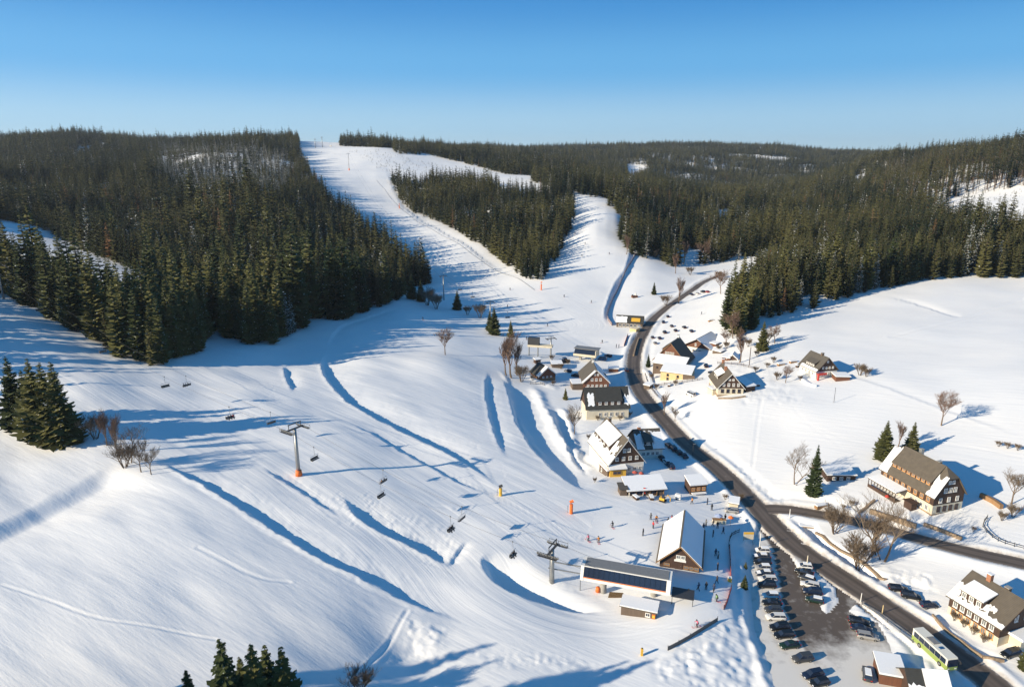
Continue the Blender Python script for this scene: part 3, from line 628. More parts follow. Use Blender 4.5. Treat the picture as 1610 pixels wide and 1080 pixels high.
W_TOP = [(535,150),(616,150),(616,233),(535,230)]
W_TOP2 = [(616,232),(660,236),(660,244),(625,242)]
CLEAR = [[(-900,342),(0,345),(60,358),(122,390),(240,436),(240,500),(130,490),(60,466),(0,450),(-900,445)],[(120,232),(146,231),(146,243),(122,240)],[(985,258),(1025,262),(1005,280),(988,287)],[(1122,332),(1147,328),(1152,346),(1133,357)],[(1058,393),(1112,393),(1112,412),(1062,412)],
 [(1462,320),(1610,293),(2000,280),(2000,372),(1600,374),(1530,362),(1480,345)],[(1510,246),(1558,239),(1556,249),(1515,252)],[(1340,278),(1362,272),(1362,286),(1345,290)],[(1180,244),(1245,249),(1240,256),(1185,250)],[(790,274),(838,277),(832,306),(800,302)]]
def grid_pts(y0, y1, s):
    ys = np.arange(y0, y1, s); out = []
    for i, y in enumerate(ys):
        w = .86 * y + 70; xs = np.arange(-w - 60 * (y < 500), w, s); out.append(np.stack([xs + (i % 2) * s / 2, np.full(len(xs), y)], -1))
    P = np.concatenate(out); return P + rng.uniform(-.42, .42, P.shape) * s
bands = [(120, 520, 5.0, 0), (520, 1000, 6.0, 1), (1000, 1700, 7.2, 2), (1700, 3600, 9.5, 2)]
TP = []
for y0, y1, s, lod in bands:
    P = grid_pts(y0, y1, s); z = gh(P[:, 0], P[:, 1]); u, v, d = project(P[:, 0], P[:, 1], z)
    out = (u < -60) | (u > 1670)
    inm = np.zeros(len(P), int)
    for k, poly in ((1, W_LEFT), (2, W_MID), (3, W_RIGHT), (4, W_TOP), (4, W_TOP2)): inm[(inm == 0) & inpoly(u, v, poly)] = k
    inm[(vnoise(P[:, 0], P[:, 1], 22, 44) > .55) & (vnoise(P[:, 0], P[:, 1], 120, 45) > -.3)] = 0
    for c in CLEAR: inm[inpoly(u, v, c)] = 0
    # thinner young stand with snow between the trees, ragged edges
    thin = inpoly(u, v, [(250,235),(400,235),(470,260),(440,330),(330,325),(250,290)])
    keep = (inm > 0) & ~(thin & (rng.random(len(P)) < .12)) & ~(rng.random(len(P)) < .06) & ~((u < -15) & (v > 462) & (rng.random(len(P)) < .72)) 
    P, z, u, v, d, k2, thin = P[keep], z[keep], u[keep], v[keep], d[keep], inm[keep], thin[keep]
    big = {0: 1.0, 1: 1.0, 2: .9}[lod] * (1.1 if y0 >= 1700 else 1)
    sc_ = big * np.clip(rng.normal(.90, .21, len(P)), .42, 1.35) * (1 + .24 * vnoise(P[:, 0], P[:, 1], 45, 40)) * np.where(k2 == 2, 1.0, 1) * np.where((k2 == 1) & (d < 760), 1.28 - .1 * (d > 380), 1) * (1 + .25 * (rng.random(len(P)) < .12)) * np.where(thin, .9, 1)
    TP.append(np.stack([P[:, 0], P[:, 1], z, sc_, np.full(len(P), lod), k2, thin, d, u, v], -1))
TP = np.concatenate(TP)
# leave out what hills and woods in front fully hide (running maximum of the sight angle, with a margin)
pb = np.round(TP[:, 0] / TP[:, 1] * 700).astype(int); pb -= pb.min(); order = np.argsort(TP[:, 1]); cm = np.full(pb.max() + 1, -9.); vis = np.zeros(len(TP), bool)
angt = (TP[:, 2] + 22 * TP[:, 3] - CAMH) / TP[:, 1]; ang8 = (TP[:, 2] + 9 * TP[:, 3] - CAMH) / TP[:, 1]
for i in order:
    b = pb[i]
    if angt[i] > cm[b] - .004: vis[i] = True
    lo = max(0, b - 1); cm[lo:b + 2] = np.maximum(cm[lo:b + 2], ang8[i])
seen_edge = vis
TP = TP[vis]
print('trees', len(TP))
# individuals: the biggest in the picture
inframe = (TP[:, 8] > -10) & (TP[:, 8] < 1620) & (TP[:, 9] < 1100)
size = np.where(inframe, TP[:, 3] / TP[:, 7], 0); top = np.argsort(-size)[:278]
ind = np.zeros(len(TP), bool); ind[top] = True
near_meshes = []
for i in range(5):
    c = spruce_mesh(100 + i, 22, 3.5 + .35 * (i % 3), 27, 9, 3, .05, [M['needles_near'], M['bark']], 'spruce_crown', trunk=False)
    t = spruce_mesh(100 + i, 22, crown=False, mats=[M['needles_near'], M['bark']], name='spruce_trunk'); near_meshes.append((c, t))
def place_spruce(p, scl, rz, label, group=None, k=None, name='spruce_tree', cat='tree', meshes=None):
    ms = (meshes or near_meshes); c, t = ms[(k if k is not None else random.randrange(len(ms))) % len(ms)]
    o = thing(name, label, cat, (p[0], p[1], p[2] - .2), rz, group, scl)
    link('trunk', t, o); link('crown', c, o); return o
GL = {1: ('dark spruce in the dense wood on the left hillside above the chairlift', 'spruces of the left hillside wood'), 2: ('dark spruce in the wood between the two ski runs', 'spruces of the wood between the ski runs'),
      3: ('olive green spruce in the wood behind the right snowfield', 'spruces of the wood behind the right snowfield'), 4: ('small spruce on the skyline by the top of the ski run', 'skyline spruces by the run top')}
for i in np.nonzero(ind)[0]:
    x, y, z, s_, lod, k2 = TP[i, :6]; s_ = s_ * (1.0 if k2 == 3 else 1.05)
    lab, grp = GL[int(k2)]
    if k2 == 3 and TP[i, 8] < 1160: lab, grp = 'dark spruce in the valley wood beside the right ski run', 'spruces of the valley wood'
    fu, fv = TP[i, 8], TP[i, 9]
    if k2 == 1 and not inpoly(np.array([fu]), np.array([fv + 16]), W_LEFT)[0]: lab, grp = 'spruce in the front row along the lower edge of the left hillside wood', 'front row spruces of the left hillside wood'
    elif k2 == 1 and fu < 250: lab, grp = 'spruce among the trees between lift line and small clearing at the far left', 'spruces below the small left clearing'
    if k2 == 3 and not inpoly(np.array([fu]), np.array([fv + 14]), W_RIGHT)[0]: lab, grp = 'spruce in the front row where the right wood meets the snowfield', 'front row spruces of the right wood'
    place_spruce((x, y, z), (s_ * .95, s_ * .95, s_), rng.uniform(0, 6.28), lab, grp)
# the rest: point clouds with instanced trees
def proto_collection(name, meshes):
    c = bpy.data.collections.new(name)
    for m in meshes: o = bpy.data.objects.new(m.name, m); c.objects.link(o)
    return c
nm = [M['needles'], M['bark']]; sm_ = [M['needles_snowy'], M['bark']]; lm = [M['larch'], M['bark_pale']]
LODS = {
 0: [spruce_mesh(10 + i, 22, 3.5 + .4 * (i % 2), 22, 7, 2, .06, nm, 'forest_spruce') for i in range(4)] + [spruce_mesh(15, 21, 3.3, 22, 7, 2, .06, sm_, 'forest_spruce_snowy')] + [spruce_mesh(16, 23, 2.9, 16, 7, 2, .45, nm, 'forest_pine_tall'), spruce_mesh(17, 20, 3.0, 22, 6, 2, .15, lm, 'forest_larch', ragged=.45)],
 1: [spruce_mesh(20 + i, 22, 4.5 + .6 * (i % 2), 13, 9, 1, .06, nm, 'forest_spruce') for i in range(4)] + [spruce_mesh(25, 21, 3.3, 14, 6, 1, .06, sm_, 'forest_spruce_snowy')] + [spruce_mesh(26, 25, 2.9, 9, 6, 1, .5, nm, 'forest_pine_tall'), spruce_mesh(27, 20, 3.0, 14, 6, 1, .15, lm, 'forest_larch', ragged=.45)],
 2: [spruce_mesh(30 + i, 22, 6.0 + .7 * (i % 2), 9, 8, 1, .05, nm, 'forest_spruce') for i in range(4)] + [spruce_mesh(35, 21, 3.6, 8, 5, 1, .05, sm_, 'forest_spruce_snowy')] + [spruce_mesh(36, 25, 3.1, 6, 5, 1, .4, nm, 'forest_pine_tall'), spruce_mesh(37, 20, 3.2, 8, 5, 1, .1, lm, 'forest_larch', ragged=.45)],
}
def scatter(name, X, colc, kind='stuff', label=None):
    """X rows: x y z scale variant"""
    me = bpy.data.meshes.new(name); me.vertices.add(len(X)); me.vertices.foreach_set('co', X[:, :3].astype(np.float32).ravel())
    for nme, typ, arr in (('scl', 'FLOAT', X[:, 3]), ('rot', 'FLOAT', rng.uniform(0, 6.28, len(X)))):
        a = me.attributes.new(nme, typ, 'POINT'); a.data.foreach_set('value', arr.astype(np.float32))
    a = me.attributes.new('pick', 'INT', 'POINT'); a.data.foreach_set('value', X[:, 4].astype(np.int32))
    o = bpy.data.objects.new(name, me); col.objects.link(o); o['kind'] = kind
    g = bpy.data.node_groups.new(name, 'GeometryNodeTree'); g.interface.new_socket('Geometry', in_out='INPUT', socket_type='NodeSocketGeometry'); g.interface.new_socket('Geometry', in_out='OUTPUT', socket_type='NodeSocketGeometry')
    N = g.nodes.new; L = g.links.new; gi = N('NodeGroupInput'); go = N('NodeGroupOutput')
    ci_ = N('GeometryNodeCollectionInfo'); ci_.inputs['Collection'].default_value = colc; ci_.inputs['Separate Children'].default_value = True; ci_.inputs['Reset Children'].default_value = True
    ip = N('GeometryNodeInstanceOnPoints'); ip.inputs['Pick Instance'].default_value = True
    def attr(n_, t_):
        q = N('GeometryNodeInputNamedAttribute'); q.data_type = t_; q.inputs['Name'].default_value = n_
        return [s for s in q.outputs if s.enabled and s.name == 'Attribute'][0]
    cx = N('ShaderNodeCombineXYZ'); L(attr('rot', 'FLOAT'), cx.inputs[2])
    L(gi.outputs[0], ip.inputs['Points']); L(ci_.outputs[0], ip.inputs['Instance']); L(attr('pick', 'INT'), ip.inputs['Instance Index'])
    L(cx.outputs[0], ip.inputs['Rotation']); L(attr('scl', 'FLOAT'), ip.inputs['Scale']); L(ip.outputs[0], go.inputs[0])
    md = o.modifiers.new('scatter', 'NODES'); md.node_group = g; return o
rest = TP[~ind]
for lod, nme in ((0, 'near_forest'), (1, 'hillside_forest'), (2, 'far_forest')):
    T = rest[rest[:, 4] == lod]
    if not len(T): continue
    r1 = rng.random(len(T)); pick = rng.integers(0, 4, len(T))
    pick[(T[:, 6] > 0) & (r1 < .7)] = 5 if False else 4
    pick[(T[:, 6] == 0) & (r1 < .07)] = 4
    tall = inpoly(T[:, 8], T[:, 9], [(1380,260),(1660,250),(1660,298),(1500,318),(1400,330)]) ; pick[tall & (r1 < .8)] = 5
    pick[(T[:, 6] == 0) & (r1 > .985)] = 6
    lar = inpoly(T[:, 8], T[:, 9], [(930,300),(1080,330),(1170,420),(1040,430),(960,380)]) | inpoly(T[:, 8], T[:, 9], [(20,330),(150,380),(450,420),(380,350),(60,310)]); pick[lar & (r1 > .93)] = 6
    # children of a collection are read in name order
    names = sorted([m.name for m in LODS[lod]]); remap = np.array([names.index(m.name) for m in LODS[lod]])
    scatter(nme, np.stack([T[:, 0], T[:, 1], T[:, 2] - .3, T[:, 3], remap[pick]], -1), proto_collection(nme + '_kinds', LODS[lod]))
    print(nme, len(T))
# ---------------------------------------------------------------- building materials
def timber(name, c1, c2, scale=2.2):
    m, t, b = mat(name); N = t.nodes.new; L = t.links.new
    tc = N('ShaderNodeTexCoord'); mp = N('ShaderNodeMapping'); mp.inputs['Scale'].default_value = (scale, scale, .12); L(tc.outputs['Object'], mp.inputs[0])
    no = N('ShaderNodeTexNoise'); no.inputs['Scale'].default_value = 2.2; no.inputs['Detail'].default_value = 3; L(mp.outputs[0], no.inputs['Vector'])
    mx = N('ShaderNodeMix'); mx.data_type = 'RGBA'; mx.inputs[6].default_value = (*c1, 1); mx.inputs[7].default_value = (*c2, 1); L(no.outputs[0], mx.inputs[0])
    L(mx.outputs[2], b.inputs['Base Color']); b.inputs['Roughness'].default_value = .8
    bp = N('ShaderNodeBump'); bp.inputs['Strength'].default_value = .5; bp.inputs['Distance'].default_value = .04; L(no.outputs[0], bp.inputs['Height']); L(bp.outputs[0], b.inputs['Normal'])
    return m
M['timber'] = timber('timber_dark', (.040, .022, .015), (.085, .045, .030))
M['timber_red'] = timber('timber_red_brown', (.105, .042, .024), (.19, .078, .042))
M['timber_grey'] = timber('timber_weathered', (.09, .065, .048), (.16, .115, .085))
M['timber_light'] = timber('timber_light', (.22, .12, .055), (.36, .21, .10))
def roofing(name, c1, c2):
    m, t, b = mat(name); N = t.nodes.new; L = t.links.new
    tc = N('ShaderNodeTexCoord')
    no = N('ShaderNodeTexNoise'); no.inputs['Scale'].default_value = .9; no.inputs['Detail'].default_value = 8; L(tc.outputs['Object'], no.inputs['Vector'])
    wv = N('ShaderNodeTexWave'); wv.bands_direction = 'Z'; wv.inputs['Scale'].default_value = 1.6; wv.inputs['Distortion'].default_value = .4; wv.inputs['Detail Scale'].default_value = 3; L(tc.outputs['Object'], wv.inputs['Vector'])
    ad = N('ShaderNodeMath'); ad.operation = 'MULTIPLY_ADD'; ad.inputs[1].default_value = .3; L(wv.outputs['Fac'], ad.inputs[0]); L(no.outputs[0], ad.inputs[2])
    mx = N('ShaderNodeMix'); mx.data_type = 'RGBA'; mx.inputs[6].default_value = (*c1, 1); mx.inputs[7].default_value = (*c2, 1); L(ad.outputs[0], mx.inputs[0])
    L(mx.outputs[2], b.inputs['Base Color']); b.inputs['Roughness'].default_value = .8
    bp = N('ShaderNodeBump'); bp.inputs['Strength'].default_value = .4; bp.inputs['Distance'].default_value = .05; L(ad.outputs[0], bp.inputs['Height']); L(bp.outputs[0], b.inputs['Normal'])
    return m
M['slate_brown'] = roofing('roof_slate_brown', (.062, .052, .042), (.130, .108, .082))
M['slate_dark'] = roofing('roof_slate_dark', (.022, .024, .024), (.048, .048, .044))
M['slate_grey'] = roofing('roof_slate_grey', (.058, .052, .044), (.110, .098, .082))
M['sheet_grey'] = simple('sheet_roof_grey', (.20, .20, .20), .5, bump=.15, bscale=3, var=.12)
M['plaster'] = simple('plaster_cream', (.62, .55, .42), .85, var=.08, vscale=.8)
M['plaster_white'] = simple('plaster_white', (.72, .69, .62), .85, var=.07, vscale=.8)
M['plaster_yellow'] = simple('plaster_yellow', (.62, .47, .25), .85, var=.1, vscale=.8)
M['stone'] = simple('stone_plinth', (.30, .22, .15), .9, bump=.6, bscale=3, var=.3, vscale=2.5)
M['brick'] = simple('chimney_brick', (.33, .15, .085), .9, bump=.4, bscale=8, var=.2, vscale=6)
M['white'] = simple('white_paint', (.78, .76, .72), .6)
M['frame_orange'] = simple('window_frame_orange', (.62, .32, .12), .6)
M['glass'] = simple('window_glass', (.16, .17, .18), .12, spec=.6)
M['glass_dark'] = simple('window_glass_dark', (.02, .03, .055), .1, spec=.6)
M['metal'] = simple('galvanised_steel', (.33, .33, .32), .42, metal=.6, var=.08)
M['metal_dark'] = simple('dark_steel', (.06, .06, .062), .5, metal=.3)
M['yellow'] = simple('yellow_paint', (.72, .42, .05), .5)
M['red'] = simple('red_paint', (.55, .05, .035), .55)
M['orange'] = simple('orange_pad', (.80, .17, .03), .6)
M['concrete'] = simple('concrete', (.32, .31, .29), .85, var=.12)
M['banner'] = simple('banner_dark', (.10, .095, .09), .7)

def mh(p, px):
    """height in metres that shows px picture pixels tall standing at p"""
    v0 = float(project(p[0], p[1], p[2])[1]); lo, hi = 0., 60.
    for _ in range(40):
        m = (lo + hi) / 2
        if v0 - float(project(p[0], p[1], p[2] + m)[1]) < px: lo = m
        else: hi = m
    return lo
_wc = {}
def window(parent, face, W, D, a, z, w, h, fm='white', gm='glass', off=0.):
    """face: F y=0, B y=D, L x=0, R x=W; a metres along the face; a frame with a pane in it"""
    key = (round(w, 1), round(h, 1), fm, gm)
    if key not in _wc:
        w_, h_ = key[0], key[1]; f = MB(); b = .13; dp_ = .09
        for x0, x1, z0, z1 in ((-w_/2, w_/2, 0, b), (-w_/2, w_/2, h_-b, h_), (-w_/2, -w_/2+b, b, h_-b), (w_/2-b, w_/2, b, h_-b), (-.035, .035, b, h_-b)): f.box(x0, x1, -dp_, .01, z0, z1)
        f.box(-w_/2-.08, w_/2+.08, -dp_-.08, -.0, -.07, 0)
        g = MB(); g.box(-w_/2+b, w_/2-b, -.035, .012, b, h_-b)
        _wc[key] = (f.mesh('window_frame', M[fm]), g.mesh('window_pane', M[gm]))
    fmsh, gmsh = _wc[key]
    loc, rz = {'F': ((a, -.04 - off, z), 0), 'B': ((a, D + .04 + off, z), math.pi), 'L': ((-.04 - off, a, z), -math.pi / 2), 'R': ((W + .04 + off, a, z), math.pi / 2)}[face]
    o = link('window', fmsh, parent, loc, rz); link('pane', gmsh, o); return o
def rows(parent, face, W, D, z, n, w, h, a0, a1, fm='white', gm='glass', skip=(), off=0.):
    for i in range(n):
        if i in skip: continue
        window(parent, face, W, D, a0 + (a1 - a0) * (i + .5) / n, z, w, h, fm, gm, off)

def frame_px(A, B, C=None, D=None, ridge='Y'):
    """footprint from picture points of the near edge A-B and a back corner C (or depth D metres)"""
    a, b = hit(*A), hit(*B); e = b[:2] - a[:2]; w = float(np.hypot(*e)); e = e / w; nrm = np.array([-e[1], e[0]])
    if D is None:
        c = hit(*C)[:2]; q = min((a[:2], b[:2]), key=lambda p: abs(float((c - p) @ e)) / np.linalg.norm(c - p)); D = float(np.linalg.norm(c - q))
        nrm = .35 * nrm + .65 * (c - q) / D; nrm = nrm / np.linalg.norm(nrm); e = np.array([nrm[1], -nrm[0]]); w = float((b[:2] - a[:2]) @ e)
    z = min(a[2], b[2])
    if ridge == 'Y': return dict(o=np.array([a[0], a[1], z]), rz=math.atan2(e[1], e[0]), W=w, D=D)
    return dict(o=np.array([b[0], b[1], z]), rz=math.atan2(nrm[1], nrm[0]), W=D, D=w)      # local x goes into the scene, local y from B to A

def snow_patch(mb, W, D, eh, rh, side, ys, ye, ts, te, seed, thick=.16, oh=.5, rag=.0, over=.5):
    """a ragged slab of snow lying on one roof slope; y in metres, t 0 eave .. 1 ridge"""
    r = random.Random(seed); hw = W / 2
    def P(y, t, k):
        t2 = max(t, -oh / hw); x = t2 * hw; z = eh + (rh - eh) * t2 + (.24 + thick * k)
        return (x if side == 'L' else W - x, y, z)
    n = max(6, int((ye - ys) / .5)) if rag > 0 else 2
    lo = [];  hi = []
    for i in range(n + 1):
        f = i / n; y = ys + (ye - ys) * f
        hi.append((y, te + (r.uniform(-1, .35) * rag if te < .97 else 0))); lo.append((y, ts + (r.uniform(-.3, 1) * rag * .6 if ts > .03 else 0)))
    ring = hi + lo[::-1]
    if rag > 0:
        m_ = max(4, int((te - ts) * hw / .5))
        endr = [(ye + r.uniform(-1, .4) * rag * 3 * (ye < D - .3), te + (ts - te) * (k + 1) / (m_ + 1)) for k in range(m_)]
        endl = [(ys - r.uniform(-1, .4) * rag * 3 * (ys > .3), ts + (te - ts) * (k + 1) / (m_ + 1)) for k in range(m_)]
        ring = hi + endr + lo[::-1] + endl
    n0 = len(mb.v); k_ = len(ring)
    mb.v += [P(y, t, 0) for y, t in ring] + [P(y, t, 1) for y, t in ring]
    mb.f.append(tuple(range(n0 + k_, n0 + 2 * k_))); mb.m.append(0)
    for i in range(k_): j = (i + 1) % k_; mb.f.append((n0 + i, n0 + j, n0 + k_ + j, n0 + k_ + i)); mb.m.append(0)

def house(label, cat, fr, eh, rh, name='chalet', low='plaster', up='timber', split=None, roof='slate_brown', oh=.55, group=None, hip=None, snow=(), chim=(), dorm=(), barge='white', base=2.5, plinth=None):
    W, D = fr['W'], fr['D']; t = thing(name, label, cat, tuple(fr['o']), fr['rz'], group); hw = W / 2
    split = eh * .9 if split is None else split
    mb = MB(); mb.box(0, W, 0, D, -base, split); mb.build('wall', M[low], t)
    if plinth: q = MB(); q.box(-.06, W + .06, -.06, D + .06, -base, plinth); q.build('plinth', M['stone'], t)
    mb = MB(); zc = hip[0] if hip else rh
    def prof(k):
        if not hip: return [(-k, split), (W + k, split), (W + k, eh), (hw, rh), (-k, eh)]
        xc = hw * (zc - eh) / (rh - eh); return [(-k, split), (W + k, split), (W + k, eh), (W - xc, zc), (xc, zc), (-k, eh)]
    pr = prof(.03); n0 = len(mb.v); k = len(pr)
    mb.v += [(x, -.03, z) for x, z in pr] + [(x, D + .03, z) for x, z in pr]
    mb.f.append(tuple(range(n0, n0 + k))); mb.f.append(tuple(reversed(range(n0 + k, n0 + 2 * k)))); mb.m += [0, 0]
    for i in range(k): j = (i + 1) % k; mb.f.append((n0 + j, n0 + i, n0 + k + i, n0 + k + j)); mb.m.append(0)
    mb.build('upper_wall', M[up], t)
    # roof slabs
    sl = (rh - eh) / hw; rf = MB(); th = .22
    for side in (0, 1):
        def X(x): return x if side == 0 else W - x
        ex = -oh; ez = eh + .02 - sl * oh
        if not hip: ring = [(ex, -oh, ez), (hw, -oh, rh + .02), (hw, D + oh, rh + .02), (ex, D + oh, ez)]
        else:
            xc = hw * (zc - eh) / (rh - eh); hl = hip[1]; ring = [(ex, -oh, ez), (xc, -oh, zc + .02), (hw, hl, rh + .02), (hw, D - hl, rh + .02), (xc, D + oh, zc + .02), (ex, D + oh, ez)]
        pts = [(X(x), y, z) for x, y, z in ring]
        if side: pts = pts[::-1]
        rf.poly(pts, (0, 0, th))
    if hip:
        xc = hw * (zc - eh) / (rh - eh); hl = hip[1]
        rf.poly([(xc, -oh, zc + .02), (W - xc, -oh, zc + .02), (hw, hl, rh + .02)], (0, 0, th - .004)); rf.poly([(W - xc, D + oh, zc + .02), (xc, D + oh, zc + .02), (hw, D - hl, rh + .02)], (0, 0, th - .004))
    ro = rf.build('roof', M[roof], t)
    if barge and not hip:
        for yy in (-oh - .05, D + oh - .03):
            b = MB(); b.poly([(-oh, yy, eh - sl * oh - .12), (hw, yy, rh - .12), (hw, yy, rh + .16), (-oh, yy, eh - sl * oh + .16)], (0, .08, 0)); b.poly([(hw, yy, rh - .12), (W + oh, yy, eh - sl * oh - .12), (W + oh, yy, eh - sl * oh + .16), (hw, yy, rh + .16)], (0, .08, 0)); b.build('bargeboard', M[barge], t)
    for sd, ys, ye, ts, te, rag in snow:
        s_ = MB(); lo_t = ts if ts > 0 else -oh / hw
        snow_patch(s_, W, D, eh, rh, sd, (ys * D if ys > 0 else -oh + .03), (ye * D if ye < 1 else D + oh - .03), lo_t, min(te, .995), hash((label, ys, te)) % 999 if False else int(ys * 97 + te * 31 + D * 7), rag=rag); s_.build('snow_on_roof', M['snow'], t)
    for x, y, hgt, mt in chim:
        c = MB(); zz = eh + (rh - eh) * min(x, 1 - x) * 2; c.box(x * W - .45, x * W + .45, y * D - .45, y * D + .45, zz - .8, zz + hgt); co = c.build('chimney', M[mt], ro)
        c = MB(); c.box(x * W - .55, x * W + .55, y * D - .55, y * D + .55, zz + hgt, zz + hgt + .12); c.build('chimney_cap', M['snow' if mt == 'brick' else 'concrete'], ro)
    for sd, y0, y1, t0, hd, t1, nw, snowy, fm in dorm:
        y0 *= D; y1 *= D; xf = t0 * hw; xb = t1 * hw; z0 = eh + sl * xf; z1 = z0 + hd; z2 = eh + sl * xb + .25
        def X(x): return x if sd == 'L' else W - x
        d = MB(); ring = [(X(xf), z0 - .5), (X(xf), z1), (X(xb), z2), (X(xb), z0)]
        d.poly([(x, y0, z) for x, z in ring], (0, y1 - y0, 0)); do = d.build('dormer', M[up], t)
        d = MB(); s2 = (z2 - z1) / (xb - xf); ring = [(X(xf - .35), z1 + .01 - s2 * .35), (X(xf - .35), z1 + .16 - s2 * .35), (X(xb), z2 + .16), (X(xb), z2 + .01)]
        d.poly([(x, y0 - .25, z) for x, z in ring], (0, y1 - y0 + .5, 0)); d.build('dormer_roof', M[roof], do)
        if snowy:
            d = MB(); ring = [(X(xf - .33), z1 + .165 - s2 * .33), (X(xf - .33), z1 + .36 - s2 * .33), (X(xb), z2 + .34), (X(xb), z2 + .165)]
            d.poly([(x, y0 - .2, z) for x, z in ring], (0, y1 - y0 + .4, 0)); d.build('dormer_snow', M['snow'], do)
        for i in range(nw):
            a = y0 + (y1 - y0) * (i + .5) / nw; wo_ = window(do, 'L' if sd == 'L' else 'R', W, D, a, z0 + hd * .22, min(1.1, (y1 - y0) / nw * .6), hd * .62, fm, 'glass', off=-(xf) if True else 0)
    return t
def shed(label, cat, fr, hf, hb, name='shed', wall='timber_grey', roof='slate_grey', snow=True, oh=.35, group=None, base=2.0, th=.28):
    """single-slope building: hf height at the front y=0, hb at the back"""
    W, D = fr['W'], fr['D']; t = thing(name, label, cat, tuple(fr['o']), fr['rz'], group)
    m_ = MB(); m_.poly([(0, 0, -base), (W, 0, -base), (W, 0, hf), (0, 0, hf)], (0, 0, 0)) if False else None
    m_.v += [(0,0,-base),(W,0,-base),(W,D,-base),(0,D,-base),(0,0,hf),(W,0,hf),(W,D,hb),(0,D,hb)]; 
    for q in ((0,3,2,1),(4,5,6,7),(0,1,5,4),(2,3,7,6),(1,2,6,5),(0,4,7,3)): m_.f.append(q); m_.m.append(0)
    m_.build('wall', M[wall], t)
    s = (hb - hf) / D
    r_ = MB(); r_.poly([(-oh, -oh, hf - s * oh + .01), (W + oh, -oh, hf - s * oh + .01), (W + oh, D + oh, hb + s * oh + .01), (-oh, D + oh, hb + s * oh + .01)], (0, 0, .14)); r_.build('roof', M[roof], t)
    if snow:
        k = .06; r_ = MB(); r_.poly([(-oh + k, -oh + k, hf - s * oh + .155), (W + oh - k, -oh + k, hf - s * oh + .155), (W + oh - k, D + oh - k, hb + s * oh + .155), (-oh + k, D + oh - k, hb + s * oh + .155)], (0, 0, th)); r_.build('snow_on_roof', M['snow'], t)
    return t
def door(t, face, W, D, a, w=1.1, h=2.1, m='timber'):
    b = MB(); b.box(-w/2, w/2, -.07, .01, 0, h)
    loc, rz = {'F': ((a, -.04, 0), 0), 'L': ((-.04, a, 0), -math.pi / 2), 'R': ((W + .04, a, 0), math.pi / 2)}[face]
    o = link('door', b.mesh('door', M[m]), t, loc, rz)
    k = MB(); k.box(w*.3, w*.36, -.12, -.07, 1.0, 1.12); link('handle', k.mesh('handle', M['metal']), o); return o

# ---------------------------------------------------------------- the buildings
f = frame_px((1037,890), (1099,897), (1108,849)); a0 = hit(1068, 893); W_, D_ = f['W'], f['D']
eh, rh = mh(a0, 13), mh(a0, 38)
t = house('dark timber ski hut with wide snow-covered roof beside the lift station', 'ski hut', f, eh, rh, 'ski_hut', low='timber', split=.3, oh=.9, snow=(('L', 0, 1, 0, .93, 0), ('R', 0, 1, 0, .97, 0)), barge='timber_light', roof='slate_brown')
rows(t, 'F', W_, D_, eh * 1.28, 2, 1.0, 1.0, W_ * .40, W_ * .64)
s_ = MB(); s_.box(W_ * .36, W_ * .66, -.12, -.05, eh * .98, eh * 1.2); s_.build('sign_board', M['white'], t)
rows(t, 'F', W_, D_, .5, 3, 1.3, .8, W_ * .62, W_ * .98, fm='timber_light'); window(t, 'F', W_, D_, W_ * .18, .7, 1.4, .6, 'timber_light'); door(t, 'F', W_, D_, W_ * .48, 1.6, 1.9)
# guesthouse with the big snowy dormer
f = frame_px((957,747), (1012,744), (925,717)); a0 = hit(985, 746); W_, D_ = f['W'], f['D']; eh, rh = mh(a0, 20), mh(a0, 55)
t = house('large guesthouse, dark brown gable, snowy left roof slope with a long dormer', 'guesthouse', f, eh, rh, 'guesthouse', low='plaster_white', roof='slate_brown', snow=(('L', 0, 1, 0, .30, .14), ('L', .02, .22, .25, .7, .2)), chim=((.5, .85, 1.2, 'timber_grey'),), dorm=(('L', .22, .92, .28, 1.9, .93, 4, True, 'white'),))
rows(t, 'F', W_, D_, eh * 1.15, 4, 1.0, 1.2, W_ * .12, W_ * .88); rows(t, 'F', W_, D_, eh * 1.15 + 2.6, 2, 1.0, 1.2, W_ * .36, W_ * .62); rows(t, 'F', W_, D_, 1.2, 3, 1.2, 1.2, W_ * .5, W_ * .98)
t = shed('yellow snack kiosk under a snowy roof at the foot of the brown gable', 'kiosk', frame_px((959,750), (984,749), D=2.6), 2.5, 3.1, 'snack_kiosk', wall='yellow', roof='timber'); W_ = 5
window(t, 'F', 5, 3, 2.2, 1.0, 2.6, 1.0, 'timber_light', 'glass_dark')
t = shed('small brown side hut with snowy roof against the guesthouse corner', 'hut', frame_px((942,741), (955,749), D=3.6), 2.7, 3.0, 'side_hut', wall='timber_grey', roof='timber'); window(t, 'F', 3, 3, 1.9, .9, .8, 1.2, 'white')
# annex house right of it
f = frame_px((1003,722), (1041,720), D=10.5, ridge='X'); a0 = hit(1022, 721); eh = mh(a0, 17)
t = house('house with snow-streaked hipped roof and small dark dormer beside the road', 'house', f, eh, eh + 4.4, 'roadside_house', low='plaster_white', split=eh*.98, up='slate_dark', roof='slate_grey', snow=(('L', .0, .42, .0, .8, .05), ('L', .3, .8, .1, .85, .12), ('L', .75, 1, 0, .7, .1), ('R', 0, 1, 0, .8, .03)), dorm=(('L', .42, .74, .12, 1.5, .8, 1, False, 'white'),), chim=((.5, .8, 1.0, 'brick'),), barge=None)
rows(t, 'L', f['W'], f['D'], 1.2, 4, 1.1, 1.3, 1, f['D'] - 1)
